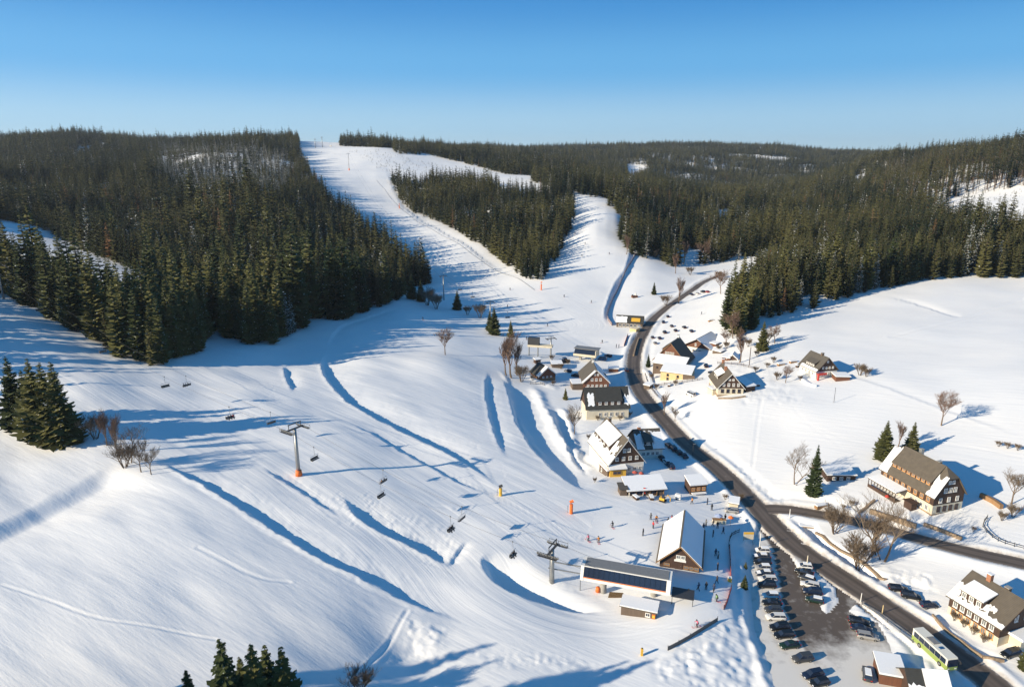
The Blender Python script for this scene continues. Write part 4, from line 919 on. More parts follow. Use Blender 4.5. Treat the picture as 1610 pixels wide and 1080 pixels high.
# dark roofed house across
f = frame_px((922,660), (988,658), D=9.5, ridge='X'); a0 = hit(955, 659); eh = mh(a0, 19)
t = house('cream house under a steep dark slate roof with snow streaks and four dormer windows', 'house', f, eh, eh + 6.3, 'slate_house', low='plaster', split=eh * .97, up='timber', roof='slate_dark', snow=(('L', .80, .97, .05, .70, .12), ('L', .0, .11, .05, .55, .2), ('L', .28, .68, .60, .70, .14), ('L', .18, .26, .56, .7, .14)), dorm=(('L', .17, .76, .08, 2.0, .9, 4, False, 'white'),), barge=None)
rows(t, 'L', f['W'], f['D'], 1.3, 5, 1.0, 1.5, 1.5, f['D'] * .75, gm='glass_dark'); window(t, 'F', f['W'], f['D'], f['W'] * .3, 3, 1, 1.2)
rows(t, 'B', f['W'], f['D'], 2.0, 2, 1.0, 1.2, 2, f['W'] - 2)
# brown gable house behind it
f = frame_px((917,614), (957,614), D=15); a0 = hit(937, 614); W_, D_ = f['W'], f['D']; eh, rh = mh(a0, 13.5), mh(a0, 32)
t = house('brown gable house with grey left roof slope and blue-shaded snow on the right', 'house', f, eh, rh, 'gable_house', low='timber_red', up='timber_red', roof='slate_grey', snow=(('R', 0, .35, 0, .95, .04), ('R', .42, .66, .2, .95, .05), ('R', .7, 1, 0, .95, .03), ('L', 0, .06, 0, .9, 0)), chim=((.5, .75, 1.3, 'white'),))
for z_, n_, w_ in ((.15, 2, .3), (.15, 3, .5)): pass
rows(t, 'F', W_, D_, eh + .5, 3, 1.0, 1.2, W_ * .25, W_ * .75); rows(t, 'F', W_, D_, eh + 2.9, 2, .8, .9, W_ * .38, W_ * .62); rows(t, 'F', W_, D_, eh - 2.0, 5, 1.0, .9, W_ * .1, W_ * .95); rows(t, 'F', W_, D_, .9, 5, 1.2, .9, W_ * .05, W_ * .95)
t = shed('low annexe with flat snowy roof left of the brown gable house', 'annexe', frame_px((900,613), (917,613), D=5), 2.8, 3.0, 'annexe', wall='timber_grey')
# red cabin
f = frame_px((847,597), (873,598), D=8); a0 = hit(860, 597); W_, D_ = f['W'], f['D']; eh, rh = mh(a0, 10.5), mh(a0, 22)
t = house('small red-brown cabin with snowy right roof slope near the upper station', 'cabin', f, eh, rh, 'cabin', low='timber_light', up='timber_red', split=eh*.55, roof='slate_dark', oh=.7, snow=(('R', 0, 1, 0, .98, 0), ('L', 0, .2, 0, .98, .04)))
rows(t, 'F', W_, D_, eh * .6, 3, .9, .7, W_ * .15, W_ * .85); rows(t, 'F', W_, D_, .5, 4, .9, .9, .3, W_ - .3, fm='timber_light')
# inn group
f = frame_px((1027,579), (1079,578), D=13); a0 = hit(1053, 578); W_, D_ = f['W'], f['D']; eh, rh = mh(a0, 15), mh(a0, 43)
t = house('tall brown gabled inn rising behind stepped snowy terrace roofs', 'inn', f, eh, rh, 'inn', low='plaster', up='timber_red', roof='slate_grey', barge='timber_light', snow=(('L', .55, 1, .0, .5, .08),), dorm=(('L', .3, .8, .35, 1.4, .85, 3, False, 'white'),), chim=((.5, .9, 1.2, 'white'),))
rows(t, 'F', W_, D_, rh * .58, 4, .8, 1.3, W_ * .33, W_ * .62)
rows(t, 'F', W_, D_, rh * .40, 2, .9, 1.1, W_ * .2, W_ * .5)
t = shed('upper terrace building of the inn with broad snowy roof', 'annexe', frame_px((1026,588), (1075,587), D=6.5), mh(hit(1050, 587), 18), mh(hit(1050, 587), 18) + 2.2, 'terrace_building', wall='timber_grey'); window(t, 'F', 14, 5, 2, 3.0, .8, 1, 'timber', 'glass_dark')
t = shed('yellow plastered lower building with snowy roof below the brown inn', 'house', frame_px((1038,598), (1086,596), D=7.5), mh(hit(1060, 597), 14.5), mh(hit(1060, 597), 14.5) + 1.6, 'lower_annexe', wall='plaster_yellow')
for x, z in ((3.1, 2.4), (3.1, .7), (7.2, .6), (7.4, 2.2)): window(t, 'F', 14, 7, x, z, .9, 1.1, 'timber', 'glass_dark')
w_ = MB(); w_.box(9.6, 14.6, -.06, 0, -1, 4.0); w_.build('timber_cladding', M['timber_grey'], t)
f = frame_px((1074,553), (1117,550), D=17); a0 = hit(1094, 550); W_, D_ = f['W'], f['D']; eh, rh = mh(a0, 11), mh(a0, 23)
t = house('wide chalet with white ground floor, brown gable and thick snow on its roof', 'chalet', f, eh, rh, 'wide_chalet', low='plaster_white', up='timber_red', oh=1.1, snow=(('L', 0, 1, 0, .97, 0), ('R', 0, 1, 0, .97, 0)), barge='timber')
rows(t, 'F', W_, D_, .9, 4, 1.3, 1.3, .5, W_ - .5, gm='glass_dark'); window(t, 'F', W_, D_, W_ * .45, eh + .5, .8, 1.3); rows(t, 'L', W_, D_, 1.2, 5, 1.2, 1.2, 1, D_ - 1)
# cream chalet
f = frame_px((1128,624), (1170,621), (1110,607)); a0 = hit(1149, 622); W_, D_ = f['W'], f['D']; eh, rh = mh(a0, 15.5), mh(a0, 37)
t = house('cream house with dark triangular gable, brown roof, orange chimney and snowy dormer', 'house', f, eh, rh, 'cream_house', low='plaster', up='timber', roof='slate_brown', plinth=.9, chim=((.42, .45, 2.0, 'brick'), (.5, .97, 1.6, 'brick')), dorm=(('L', .36, .78, .22, 1.5, .72, 3, True, 'white'),))
rows(t, 'F', W_, D_, eh + .45, 4, .9, 1.2, W_ * .12, W_ * .88); rows(t, 'F', W_, D_, eh + 2.7, 2, .8, .7, W_ * .36, W_ * .64); rows(t, 'F', W_, D_, 1.8, 4, 1.1, 1.5, W_ * .06, W_ * .94, fm='timber', gm='glass_dark'); rows(t, 'L', W_, D_, 1.8, 4, 1.0, 1.4, 1, D_ - 1)
t = shed('small cream porch building with snowy lid at the cream house corner', 'porch', frame_px((1112,619), (1120,622), D=3.5), 2.8, 3.0, 'side_porch', wall='plaster')
f = frame_px((1173,617), (1187,614), D=6)
t = shed('dark shed with blue-shaded snow roof right of the cream house', 'shed', f, 2.2, 3.4, 'dark_shed', wall='timber')
# field house
f = frame_px((1282,597), (1320,592), (1253,585)); a0 = hit(1301, 594); W_, D_ = f['W'], f['D']; eh, rh = mh(a0, 14), mh(a0, 33)
t = house('white house with red balcony post and steep brown roof standing alone on the snowfield', 'house', f, eh, rh, 'field_house', low='plaster_white', up='timber', roof='slate_grey', barge='timber_grey', chim=((.5, .35, 1.0, 'timber_grey'),), dorm=(('L', .22, .72, .15, 1.4, .62, 5, False, 'white'),), snow=(('L', 0, .9, -.0, .06, .03),))
rows(t, 'F', W_, D_, eh + .5, 4, .8, .9, W_ * .22, W_ * .85); window(t, 'F', W_, D_, W_ * .5, eh + 3, .8, .8); rows(t, 'F', W_, D_, 1.4, 4, 1.0, 1.2, W_ * .08, W_ * .92); rows(t, 'L', W_, D_, 1.4, 4, 1.0, 1.3, 1, D_ - 1)
b = MB(); b.box(-.05, .5, -1.5, -.9, 0, 2.6); b.box(-.2, 3.5, -1.8, -.05, 2.3, 2.45); b.box(-.2, 3.5, -1.8, -1.72, 2.45, 3.2); b.build('balcony', M['red'], t)
t = shed('small red-brown shed with flat snowy roof below the field house', 'shed', frame_px((1314,600), (1336,598), D=4.5), 1.9, 2.1, 'garden_shed', wall='timber_red')
# hotel on the right
f = frame_px((1464,811), (1518,803), (1377,762)); a0 = hit(1491, 807); W_, D_ = f['W'], f['D']; eh, rh = mh(a0, 31), mh(a0, 68)
HOT = f
t = house('long hotel, dark brown upper floor, half-hipped roof with a row of orange dormer windows', 'hotel', f, eh, rh, 'hotel', low='plaster', split=eh * .52, up='timber', roof='slate_brown', hip=(eh + (rh - eh) * .66, 2.2), plinth=.5, snow=(('L', .0, .13, .0, .66, .16), ('L', .86, 1, .0, .82, .14), ('L', .55, .9, .70, .9, .16), ('L', .18, .32, .74, .86, .12), ('L', .3, .5, .9, .97, .08)), chim=((.56, .28, 1.0, 'timber_grey'), (.58, .62, 2.2, 'metal')), dorm=(('L', .14, .86, .2, 1.55, .98, 8, False, 'frame_orange'),))
rows(t, 'F', W_, D_, eh * .62, 3, 1.0, 1.3, W_ * .08, W_ * .92); rows(t, 'F', W_, D_, eh + .5, 3, 1.1, 1.3, W_ * .26, W_ * .74); rows(t, 'F', W_, D_, eh + 2.9, 2, .9, .9, W_ * .38, W_ * .62); rows(t, 'F', W_, D_, 1.0, 4, 1.1, 1.5, W_ * .1, W_ * .9, fm='timber', gm='glass_dark')
rows(t, 'L', W_, D_, eh * .6, 8, 1.1, 1.3, .6, D_ - .6, fm='frame_orange'); rows(t, 'L', W_, D_, .9, 4, 1.0, 1.5, 1, D_ * .42)
# veranda: part of the hotel
y0, y1 = D_ * .46, D_ * 1.02
v = MB(); v.poly([(-4.0, y0, 2.7), (-4.0, y1, 2.7), (-.05, y1, 3.3), (-.05, y0, 3.3)][::-1], (0, 0, .14)); v.build('veranda_roof', M['timber'], t)
v = MB(); v.poly([(-3.9, y0 + .1, 2.86), (-3.9, y1 - .1, 2.86), (-.1, y1 - .1, 3.45), (-.1, y0 + .1, 3.45)][::-1], (0, 0, .25)); v.build('veranda_snow', M['snow'], t)
v = MB(); v.box(-3.8, -.05, y0 + .1, y1 - .1, -2, .25); v.build('veranda_floor', M['timber_grey'], t)
v = MB(); v.box(-3.85, -3.75, y0 + .1, y1 - .1, .25, 1.1); v.build('veranda_rail', M['timber'], t)
for i in range(10):
    yy = y0 + .2 + (y1 - y0 - .4) * i / 9; v = MB(); v.box(-.07, .07, -.07, .07, -2, 2.72); link('veranda_post', v.mesh('veranda_post', M['timber']), t, (-3.75, yy, 0))
v = MB(); v.box(-3.0, -1.2, D_ * .2, D_ * .34, -.5, 2.0); v.box(-3.3, -.9, D_ * .18, D_ * .36, 2.0, 2.15); v.build('entrance_booth', M['timber'], t)
# lower right house
f = frame_px((1567,1017), (1634,990), (1489,964)); a0 = hit(1600, 1003); W_, D_ = f['W'], f['D']; eh, rh = mh(hit(1567, 1016), 31), mh(a0, 60)
t = house('big brown and cream house with snowy dormer and brick chimney beside the bus', 'house', f, eh, rh, 'roadside_guesthouse', low='plaster', split=eh * .47, up='timber', roof='slate_brown', chim=((.5, .70, 1.6, 'brick'), (.55, .38, .9, 'timber_grey')), dorm=(('L', .42, .86, .12, 1.9, .72, 3, True, 'white'),), snow=(('L', .88, 1, 0, .5, .06), ('L', .0, .92, 0, .11, .10), ('L', .22, .36, .2, .38, .1), ('L', .3, .44, .1, .34, .1)), barge='timber')
rows(t, 'L', W_, D_, eh * .60, 6, 1.0, 1.4, D_ * .08, D_ * .94); rows(t, 'L', W_, D_, .9, 6, 1.0, 1.4, D_ * .06, D_ * .96, fm='frame_orange', gm='glass')
rows(t, 'F', W_, D_, eh + .3, 3, 1.0, 1.5, W_ * .22, W_ * .9); window(t, 'F', W_, D_, W_ * .5, eh + 3.2, .7, .8)
v = MB(); v.box(W_ * .2, W_ * .8, -3, -.05, 2.6, 2.8); v.box(W_ * .2 + .1, W_ * .8 - .1, -2.9, -.1, 2.8, 3.05); v.build('porch_roof', M['snow'], t)
v = MB(); v.box(W_ * .25, W_ * .75, -2.4, -.05, -1, 2.6); v.build('porch', M['plaster'], t)
# bottom right: brick garage and barn
t = shed('brick-red garage with flat snowy roof at the car park edge', 'garage', frame_px((1382,1075), (1421,1082), D=5.2), 2.3, 2.6, 'garage', wall='timber_red', th=.35)
f = frame_px((1436,1112), (1494,1122), D=8, ridge='X'); 
t = house('barn with steep snow roof streaked by dark lines in front of the bus', 'barn', f, 2.3, 5.6, 'barn', low='timber', up='timber', roof='slate_dark', barge=None, snow=(('L', .0, .62, 0, 1, 0), ('L', .66, 1, 0, .5, .1)))
# market row
f = frame_px((988,779), (1044,779), D=5.0); a0 = hit(1016, 778)
t = shed('long low row of wooden market stalls with snowy roof', 'market stall', f, mh(a0, 11.5), mh(a0, 11.5) + 1.2, 'market_stalls', wall='timber_grey', roof='timber', oh=.7)
for i in range(6): 
    w_ = MB(); w_.box(0, .22, -.16, .06, -1, 2.4); link('post', w_.mesh('post', M['plaster_white' if i in (0, 2) else 'timber_light']), t, (f['W'] * (i + .05) / 5.2, -.05, 0))
for i in (0, 1, 3): window(t, 'F', 12, 5, f['W'] * (i + .6) / 5, .9, 1.7, 1.3, 'timber', 'glass_dark')
t = shed('wooden lean-to frame at the left end of the market stalls', 'lean-to', frame_px((975,779), (986,779), D=3), 2.0, 2.4, 'lean_to', wall='timber_grey', snow=False)
f = frame_px((1085,777), (1110,777), D=4.2); a0 = hit(1097, 777)
t = shed('small dark kiosk with yellow lit panels and thick snow on its roof', 'kiosk', f, mh(a0, 15), mh(a0, 15) + .9, 'mulled_wine_kiosk', wall='timber', roof='timber', oh=.25, th=.4); rows(t, 'F', f['W'], 4, 1.5, 3, 1.0, 1.0, .1, f['W'] - .1, fm='frame_orange'); 
c = MB(); c.box(.3, f['W'] - .3, -1.0, -.1, .8, 1.0); c.build('counter', M['snow'], t)
# restaurant by the upper road
f = frame_px((969,514), (1010,514), D=9, ridge='X'); a0 = hit(990, 513); eh = mh(a0, 8)
t = house('low restaurant pavilion with dark roof and orange panel at the piste edge', 'restaurant', f, eh, eh + 3.0, 'piste_restaurant', low='timber_grey', up='timber', roof='slate_dark', snow=(('L', .6, 1, 0, .8, .1), ('R', 0, 1, 0, .95, 0)), barge='timber_light')
rows(t, 'L', f['W'], f['D'], .5, 6, 1.6, 1.7, 1, f['D'] - 1, gm='glass_dark'); c = MB(); c.box(-1.2, -.1, .5, 4.5, .1, .25); c.build('deck', M['timber_light'], t)
c = MB(); c.poly([(.2, 1.5, eh + .6), (2.6, 1.5, eh + 2.0), (2.6, 6.5, eh + 2.0), (.2, 6.5, eh + .6)][::-1], (0, 0, .25)); c.build('roof_panel', M['yellow'], t)
t = shed('pale yellow ticket booth below the piste restaurant', 'booth', frame_px((990,522), (1000,522), D=4), 2.2, 2.4, 'ticket_booth', wall='plaster_yellow', snow=False, roof='plaster')
# small sheds and huts
t = shed('low dark garden shed half buried in snow behind the bare tree', 'shed', frame_px((1135,567), (1147,567), D=5), 1.6, 2.2, 'garden_shed', wall='timber_red')
t = house('little dark gabled hut with snow eaves beside the garden shed', 'hut', frame_px((1144,567), (1159,566), D=5), 1.3, 2.9, 'garden_hut', low='timber', up='timber', snow=(('L', 0, 1, 0, .95, 0), ('R', 0, 1, 0, .95, 0)))
t = shed('long low dark shed with lumpy snow roof behind the roadside spruce', 'shed', frame_px((1300,757), (1345,754), D=5), 2.0, 2.6, 'log_shed', wall='timber')
rows(t, 'F', 8, 5, .6, 3, 1.0, 1.0, 1, 7)

t = shed('low red-brown shed with snow lid between the brown gable house and the road', 'shed', frame_px((957,585), (972,585), D=3), 1.6, 1.9, 'low_shed', wall='timber_red')
t = shed('grey equipment shed with snowy roof left of the cream lift station', 'shed', frame_px((868,578), (884,579), D=4), 2.0, 2.4, 'equipment_shed', wall='timber_grey')
t = shed('small dark ticket hut under snow at the feet of the loading gantry', 'hut', frame_px((842,572), (850,572), D=2.5), 2.0, 2.2, 'ticket_hut', wall='timber')
t = shed('tiny garden hut with snowy roof above the wide chalet', 'hut', frame_px((1116,545), (1125,545), D=3), 1.8, 2.1, 'garden_hut', wall='timber_red')
t = shed('low brown woodshed right of the wide chalet', 'shed', frame_px((1120,556), (1133,556), D=3), 1.6, 2.0, 'woodshed', wall='timber_grey')
t = shed('little snow-roofed shelter in the yard below the road bend', 'shed', frame_px((1012,611), (1021,612), D=3), 1.7, 2.0, 'yard_shelter', wall='timber_grey')
t = shed('snow-roofed bin shelter right of the market kiosk', 'shelter', frame_px((1146,798), (1160,799), D=3), 1.5, 1.8, 'bin_shelter', wall='plaster')
# ---------------------------------------------------------------- single trees
def place_top(u, v, h):
    """ground point whose tree of height h has its tip at the picture point"""
    t = (v - 540) / F; best = None
    for d in np.arange(60, 500, .5):
        x = d * (u - 805) / F; y = d * (cP - sP * t); z = CAMH - d * (sP + cP * t)
        if z - float(gh(x, y)[0]) < h: return np.array([x, y, float(gh(x, y)[0])])
hero = []
for i in range(3):
    c = spruce_mesh(300 + i, 22, 4.9 + .4 * i, 28, 13, 4, .03, [M['needles_near'], M['bark']], 'spruce_crown', trunk=False, teeth=True, ragged=.5)
    hero.append((c, spruce_mesh(300 + i, 22, crown=False, mats=[M['needles_near'], M['bark']], name='spruce_trunk')))
for u, v, hp, lab, grp in (
  (30,672,114,'big spruce standing alone left of the spruce clump on the near slope',None),
  (66,690,128,'leftmost spruce in the clump on the near slope',None),(84,694,126,'middle spruce of the clump on the near slope',None),(102,697,130,'rightmost spruce of the clump, next to the bare bushes',None),(50,676,96,'shorter spruce at the back of the clump on the near slope',None),
  (777,526,44,'dark spruce in the blue shade beside the lift line',None),(770,520,32,'smaller spruce leaning on the dark one by the lift line',None),(719,487,32,'single shaded spruce at the edge of the ski run',None),(803,530,27,'small spruce behind the brown birches',None),
  (1028,463,20,'small spruce alone on the snow between run and road',None),(889,628,19,'small spruce beside the brown gable house',None),(1198,551,47,'spruce casting a long shadow at the corner of the right snowfield',None),
  (1278,777,80,'slim spruce next to a bare tree above the side road',None),(1388,722,62,'left of two spruces behind the hotel roof',None),(1432,712,50,'right of two spruces behind the hotel roof',None),
  (1170,924,22,'squat snow-dusted spruce on the shaded bank below the base area',None),(1172,893,12,'tiny shaded spruce on the bank beside the parked cars',None),(1019,577,22,'narrow conifer beside the road at the inn',None),
  (1613,1052,46,'spruce at the garden wall by the lower right picture edge',None),(648,470,40,'shaded spruce at the tip of the left wood',None),(662,474,34,'shaded spruce right beside the tip of the left wood',None)):
    p = hit(u, v); h = mh(p, hp); wide = .8 if 'slim' in lab or 'narrow' in lab else 1.12
    place_spruce(p, (h / 22 * wide, h / 22 * wide, h / 22), rng.uniform(0, 6), lab, grp, meshes=hero)
for i, (u, v, h, lab) in enumerate(((345,1003,22,'tallest spruce at the bottom edge of the picture, on the near slope'),(393,1008,21,'second tall spruce at the bottom edge, right of the tallest'),(415,1012,19,'slender spruce between two taller ones at the bottom edge'),(441,1018,20,'rightmost spruce of the bottom edge clump'),(291,1050,15,'small spruce left of the tall bottom edge spruces'),(375,1030,17,'half hidden spruce in the middle of the bottom edge clump'),
   (490,1092,24,'unseen spruce below the bottom edge whose shadow falls on the run'),(560,1092,27,'unseen spruce farther right below the bottom edge'),(615,1090,28,'unseen spruce far right below the bottom edge'),(520,1100,30,'unseen tall spruce below the bottom edge'),(455,1100,26,'unseen spruce just below the bottom edge clump'),(590,1110,30,'unseen spruce low below the bottom edge'),(665,1092,24,'unseen short spruce below the bottom edge'),(540,1120,31,'unseen spruce between others below the bottom edge'),(640,1112,29,'unseen broad spruce below the bottom edge'),(700,1098,20,'unseen last spruce of the row below the bottom edge'),
   (-70,1000,22,'unseen spruce outside the lower left corner'),(-120,960,24,'unseen spruce farther outside the lower left corner'),(-100,1040,20,'unseen spruce just outside the lower left corner'),(-50,1060,24,'unseen low spruce outside the lower left corner'),(-170,1010,27,'unseen tall spruce far outside the lower left corner'),(-40,1095,27,'unseen spruce under the lower left corner'),(30,1100,27,'unseen spruce below the left part of the bottom edge'))):
    p = place_top(u, v, h)
    if p is not None: place_spruce(p, h / 22 * np.array([1.0, 1.0, 1]), rng.uniform(0, 6), lab.replace('unseen ', ''), None, meshes=hero)
bare = {}
def bk(kind):
    if kind not in bare:
        bare[kind] = {'round': lambda: bare_mesh(1, 11, .5, 5, [M['bark_pale'], M['twig_red']], thin=1.0, fork=4), 'tall': lambda: bare_mesh(2, 14, .42, 5, [M['bark_pale'], M['twig']], fork=4),
          'bush': lambda: bare_mesh(3, 7, .42, 4, [M['bark'], M['twig']], stems=6, thin=.8, fork=4), 'birch': lambda: bare_mesh(4, 15, .27, 5, [M['bark_pale'], M['twig_red']], fork=4, thin=1.2), 'big': lambda: bare_mesh(5, 16, .44, 5, [M['bark_pale'], M['twig']], stems=2, fork=3, thin=.7)}[kind]()
        zz = [v.co.z for v in bare[kind][1].vertices]; bare[kind] = bare[kind] + (max(zz),)
    return bare[kind]
def bare_tree(u, v, hp, kind, lab, name='bare_tree', cat='tree', group=None):
    t_, c_, hh = bk(kind); p = hit(u, v); s = mh(p, hp) / hh
    o = thing(name, lab, cat, tuple(p), rng.uniform(0, 6), group, s); link('trunk', t_, o); link('crown', c_, o)
for a in ((700,558,46,'round','round reddish bare tree alone on the snow hump'),(804,594,80,'birch','tallest of the brown birches beside the upper station'),(796,590,66,'birch','left brown birch beside the upper station'),(813,590,58,'birch','shorter brown birch right of the tallest birch'),
  (903,682,46,'tall','bare tree at the corner of the snowy guesthouse'),(1133,462,40,'round','bare tree beside the upper road, round brown crown'),(1067,477,46,'birch','thin bare tree beside the upper road bend'),(1045,652,38,'birch','bare tree on the bank above the road shadow'),(1061,662,24,'tall','young bare tree on the bank above the road'),
  (1218,540,32,'round','bare tree right of the spruce at the snowfield corner'),(1163,570,58,'birch','ivy-brown bare tree beside the garden hut'),(1152,532,46,'round','reddish bare tree in front of the right wood'),(1140,545,30,'round','low bare tree at the foot of the right wood'),(1235,602,30,'round','round bare tree left of the house on the snowfield'),
  (1250,762,64,'big','broad bare tree left of the slim spruce'),(1480,669,60,'round','bare tree alone high on the right snowfield'),(1590,792,60,'tall','bare tree right of the hotel'),(1412,702,44,'birch','thin bare tree between the two spruces behind the hotel'),
  (1370,874,78,'tall','bare tree in the middle of the trio below the side road'),(1388,881,108,'big','biggest bare tree of the trio below the side road'),(1377,872,60,'birch','thin bare sapling beside the biggest bare tree'),
  (168,700,60,'birch','leftmost bare tree beside the near spruce clump'),(186,712,66,'birch','second bare tree beside the near spruce clump'),(205,728,64,'big','bare tree in the middle of the brush on the near slope'),(222,742,52,'tall','lower bare tree on the near slope brush'),(238,746,44,'tall','rightmost bare tree of the near slope brush'),
  (565,1092,44,'bush','bare shrub at the bottom edge of the picture'),(1075,415,40,'birch','brown bare birch at the edge of the valley wood'),(1062,430,34,'birch','bare birch on the snow below the valley wood'),(1108,415,40,'round','pinkish bare tree at the valley mouth'),(985,400,34,'birch','light brown bare birch beside the right ski run'),(1165,470,40,'tall','pale bare tree inside the right wood edge'),
  (1330,430,0,'tall','')) :
    if a[4]: bare_tree(*a[:4], a[4])
for a in ((1312,838,44,'bush','multi-stemmed bare bush beside the stream culvert'),(1350,894,58,'bush','bare bush leaning over the stream wall'),(1047,480,18,'bush','fuzzy bare shrub beside the upper road'),(686,486,26,'bush','shaded bare shrub at the right end of the left wood'),(672,480,30,'bush','taller shaded bare shrub at the left wood'),(755,500,24,'bush','shaded shrub beside the lift line spruces'),(735,495,16,'bush','low shaded shrub on the rim of the run'),
  (820,600,28,'bush','grey shrub at the foot of the brown birches'),(1222,597,14,'bush','small shrub left of the round bare tree'),(1352,590,20,'bush','bushy shrub patch beside the snowfield house'),(1362,592,16,'bush','smaller shrub patch beside the snowfield house'),(1570,702,10,'bush','first shrub of the line on the right snowfield'),(1584,705,11,'bush','middle shrub of the line on the right snowfield'),(1600,708,11,'bush','last shrub of the line on the right snowfield'),
  (1592,812,22,'bush','brown hedge shrub beside the garden fence right of the hotel'),(1575,818,16,'bush','low hedge shrub beside the hotel garden fence'),(1500,975,14,'bush','garden shrub left in front of the house by the bus'),(1515,985,13,'bush','second garden shrub in front of the house by the bus'),(1530,997,13,'bush','third garden shrub in front of the house by the bus'),(1546,1009,13,'bush','last garden shrub in front of the house by the bus'),
  (150,690,40,'bush','leftmost brush beside the near spruce clump'),(196,735,40,'bush','dense brush on the near slope'),(1205,540,22,'bush','thin shrub beside the snowfield corner spruce'),(1100,835,0,'bush','')):
    if a[2]: bare_tree(*a[:4], a[4], 'bare_shrub', 'shrub')

# ---------------------------------------------------------------- chairlift
LP = {}
def tower(u, v, hp, ang, lab, gauge=2.6, pad=True, name='lift_tower', group=None):
    p = hit(u, v); h = mh(p, hp); t = thing(name, lab, 'lift tower', tuple(p), ang, group)       # local x along the line
    m = MB(); m.tube([(0, 0, -1), (0, 0, h)], [.55, .36], 12); m.build('pole', M['metal'], t, True)
    m = MB(); m.box(-.22, .22, -gauge, gauge, h - .25, h + .1); m.build('crossarm', M['metal_dark'], t)
    m = MB(); m.box(-.1, .1, -gauge * .8, gauge * .8, h + 1.3, h + 1.5)
    for s in (-1, 1): m.box(-.07, .07, s * gauge * .75 - .07, s * gauge * .75 + .07, h + .1, h + 1.3)
    m.build('maintenance_frame', M['metal_dark'], t)
    for s in (-1, 1):
        m = MB(); m.box(-2.6, 2.6, s * gauge - .09, s * gauge + .09, h - .45, h - .22); m.box(-2.4, 2.4, s * (gauge + .55) - .03, s * (gauge + .55) + .03, h + .35, h + .42); m.box(-2.3, 2.3, s * (gauge + .25) - .3, s * (gauge + .25) + .3, h - .62, h - .57)
        for x in (-2.3, 0, 2.3): m.box(x - .03, x + .03, s * (gauge + .55) - .03, s * (gauge + .55) + .03, h - .55, h + .4)
        b = m.build('sheave_beam', M['metal_dark'], t); w = MB(); w.tube([(0, -.07, 0), (0, .07, 0)], .24, 10); wm = w.mesh('sheave', M['metal'])
        for i in range(8): link('sheave', wm, b, (-2.4 + i * .685, s * gauge, h - .12))
    m = MB(); 
    for k in range(int(h / .5)): m.box(-.62, -.52, -.25, .25, k * .5 + .3, k * .5 + .36)
    m.box(-.62, -.55, -.28, -.22, 0, h - .3); m.box(-.62, -.55, .22, .28, 0, h - .3); m.build('ladder', M['metal'], t)
    if pad: m = MB(); m.tube([(0, 0, 0), (0, 0, 1.5)], [.95, .8], 12); m.build('padding', M['orange'], t, True)
    return p, h
T1, T2 = hit(470, 747), hit(868, 915); a12 = math.atan2(T2[1] - T1[1], T2[0] - T1[0]); T0 = hit(6, 470); a01 = math.atan2(T1[1] - T0[1], T1[0] - T0[0])
_, h0 = tower(6, 470, 52, a01, 'lift tower at the left picture edge in front of the spruces', pad=False); _, h1 = tower(470, 747, 74, (a01 + a12) / 2, 'lift tower with orange base pad in the middle of the near slope'); _, h2 = tower(868, 915, 52, a12, 'lift tower beside the bottom station, heavy crossarm and wheels', pad=False)
def off(p, h, ang, s): return Vector((p[0] - math.sin(ang) * 2.6 * s, p[1] + math.cos(ang) * 2.6 * s, p[2] + h + .12))
ST = hit(918, 925)
def cable_pts(s):
    P = []; A_ = off(T0, h0, a01, s); up = A_ + (A_ - off(T1, h1, a01, s)) * .35 + Vector((0, 0, 3)); B_ = off(T1, h1, (a01 + a12) / 2, s); C_ = off(T2, h2, a12, s)
    E_ = C_ + Vector((math.cos(a12), math.sin(a12), 0)) * 8.5 + Vector((0, 0, -1.2))
    for a, b, sag, n in ((up, A_, 1, 10), (A_, B_, 6.5, 40), (B_, C_, 2.5, 24), (C_, E_, .05, 3)):
        for i in range(n): t = i / n; q = a.lerp(b, t); q.z -= 4 * sag * t * (1 - t); P.append(q)
    P.append(E_); return P
CB = {}
for s, l in ((-1, 'near haul rope of the big chairlift'), (1, 'far haul rope of the big chairlift')):
    CB[s] = cable_pts(s); m = MB(); m.tube(CB[s], .035, 4, caps=False); tag(m.build('haul_rope', M['metal_dark']), l, 'cable')
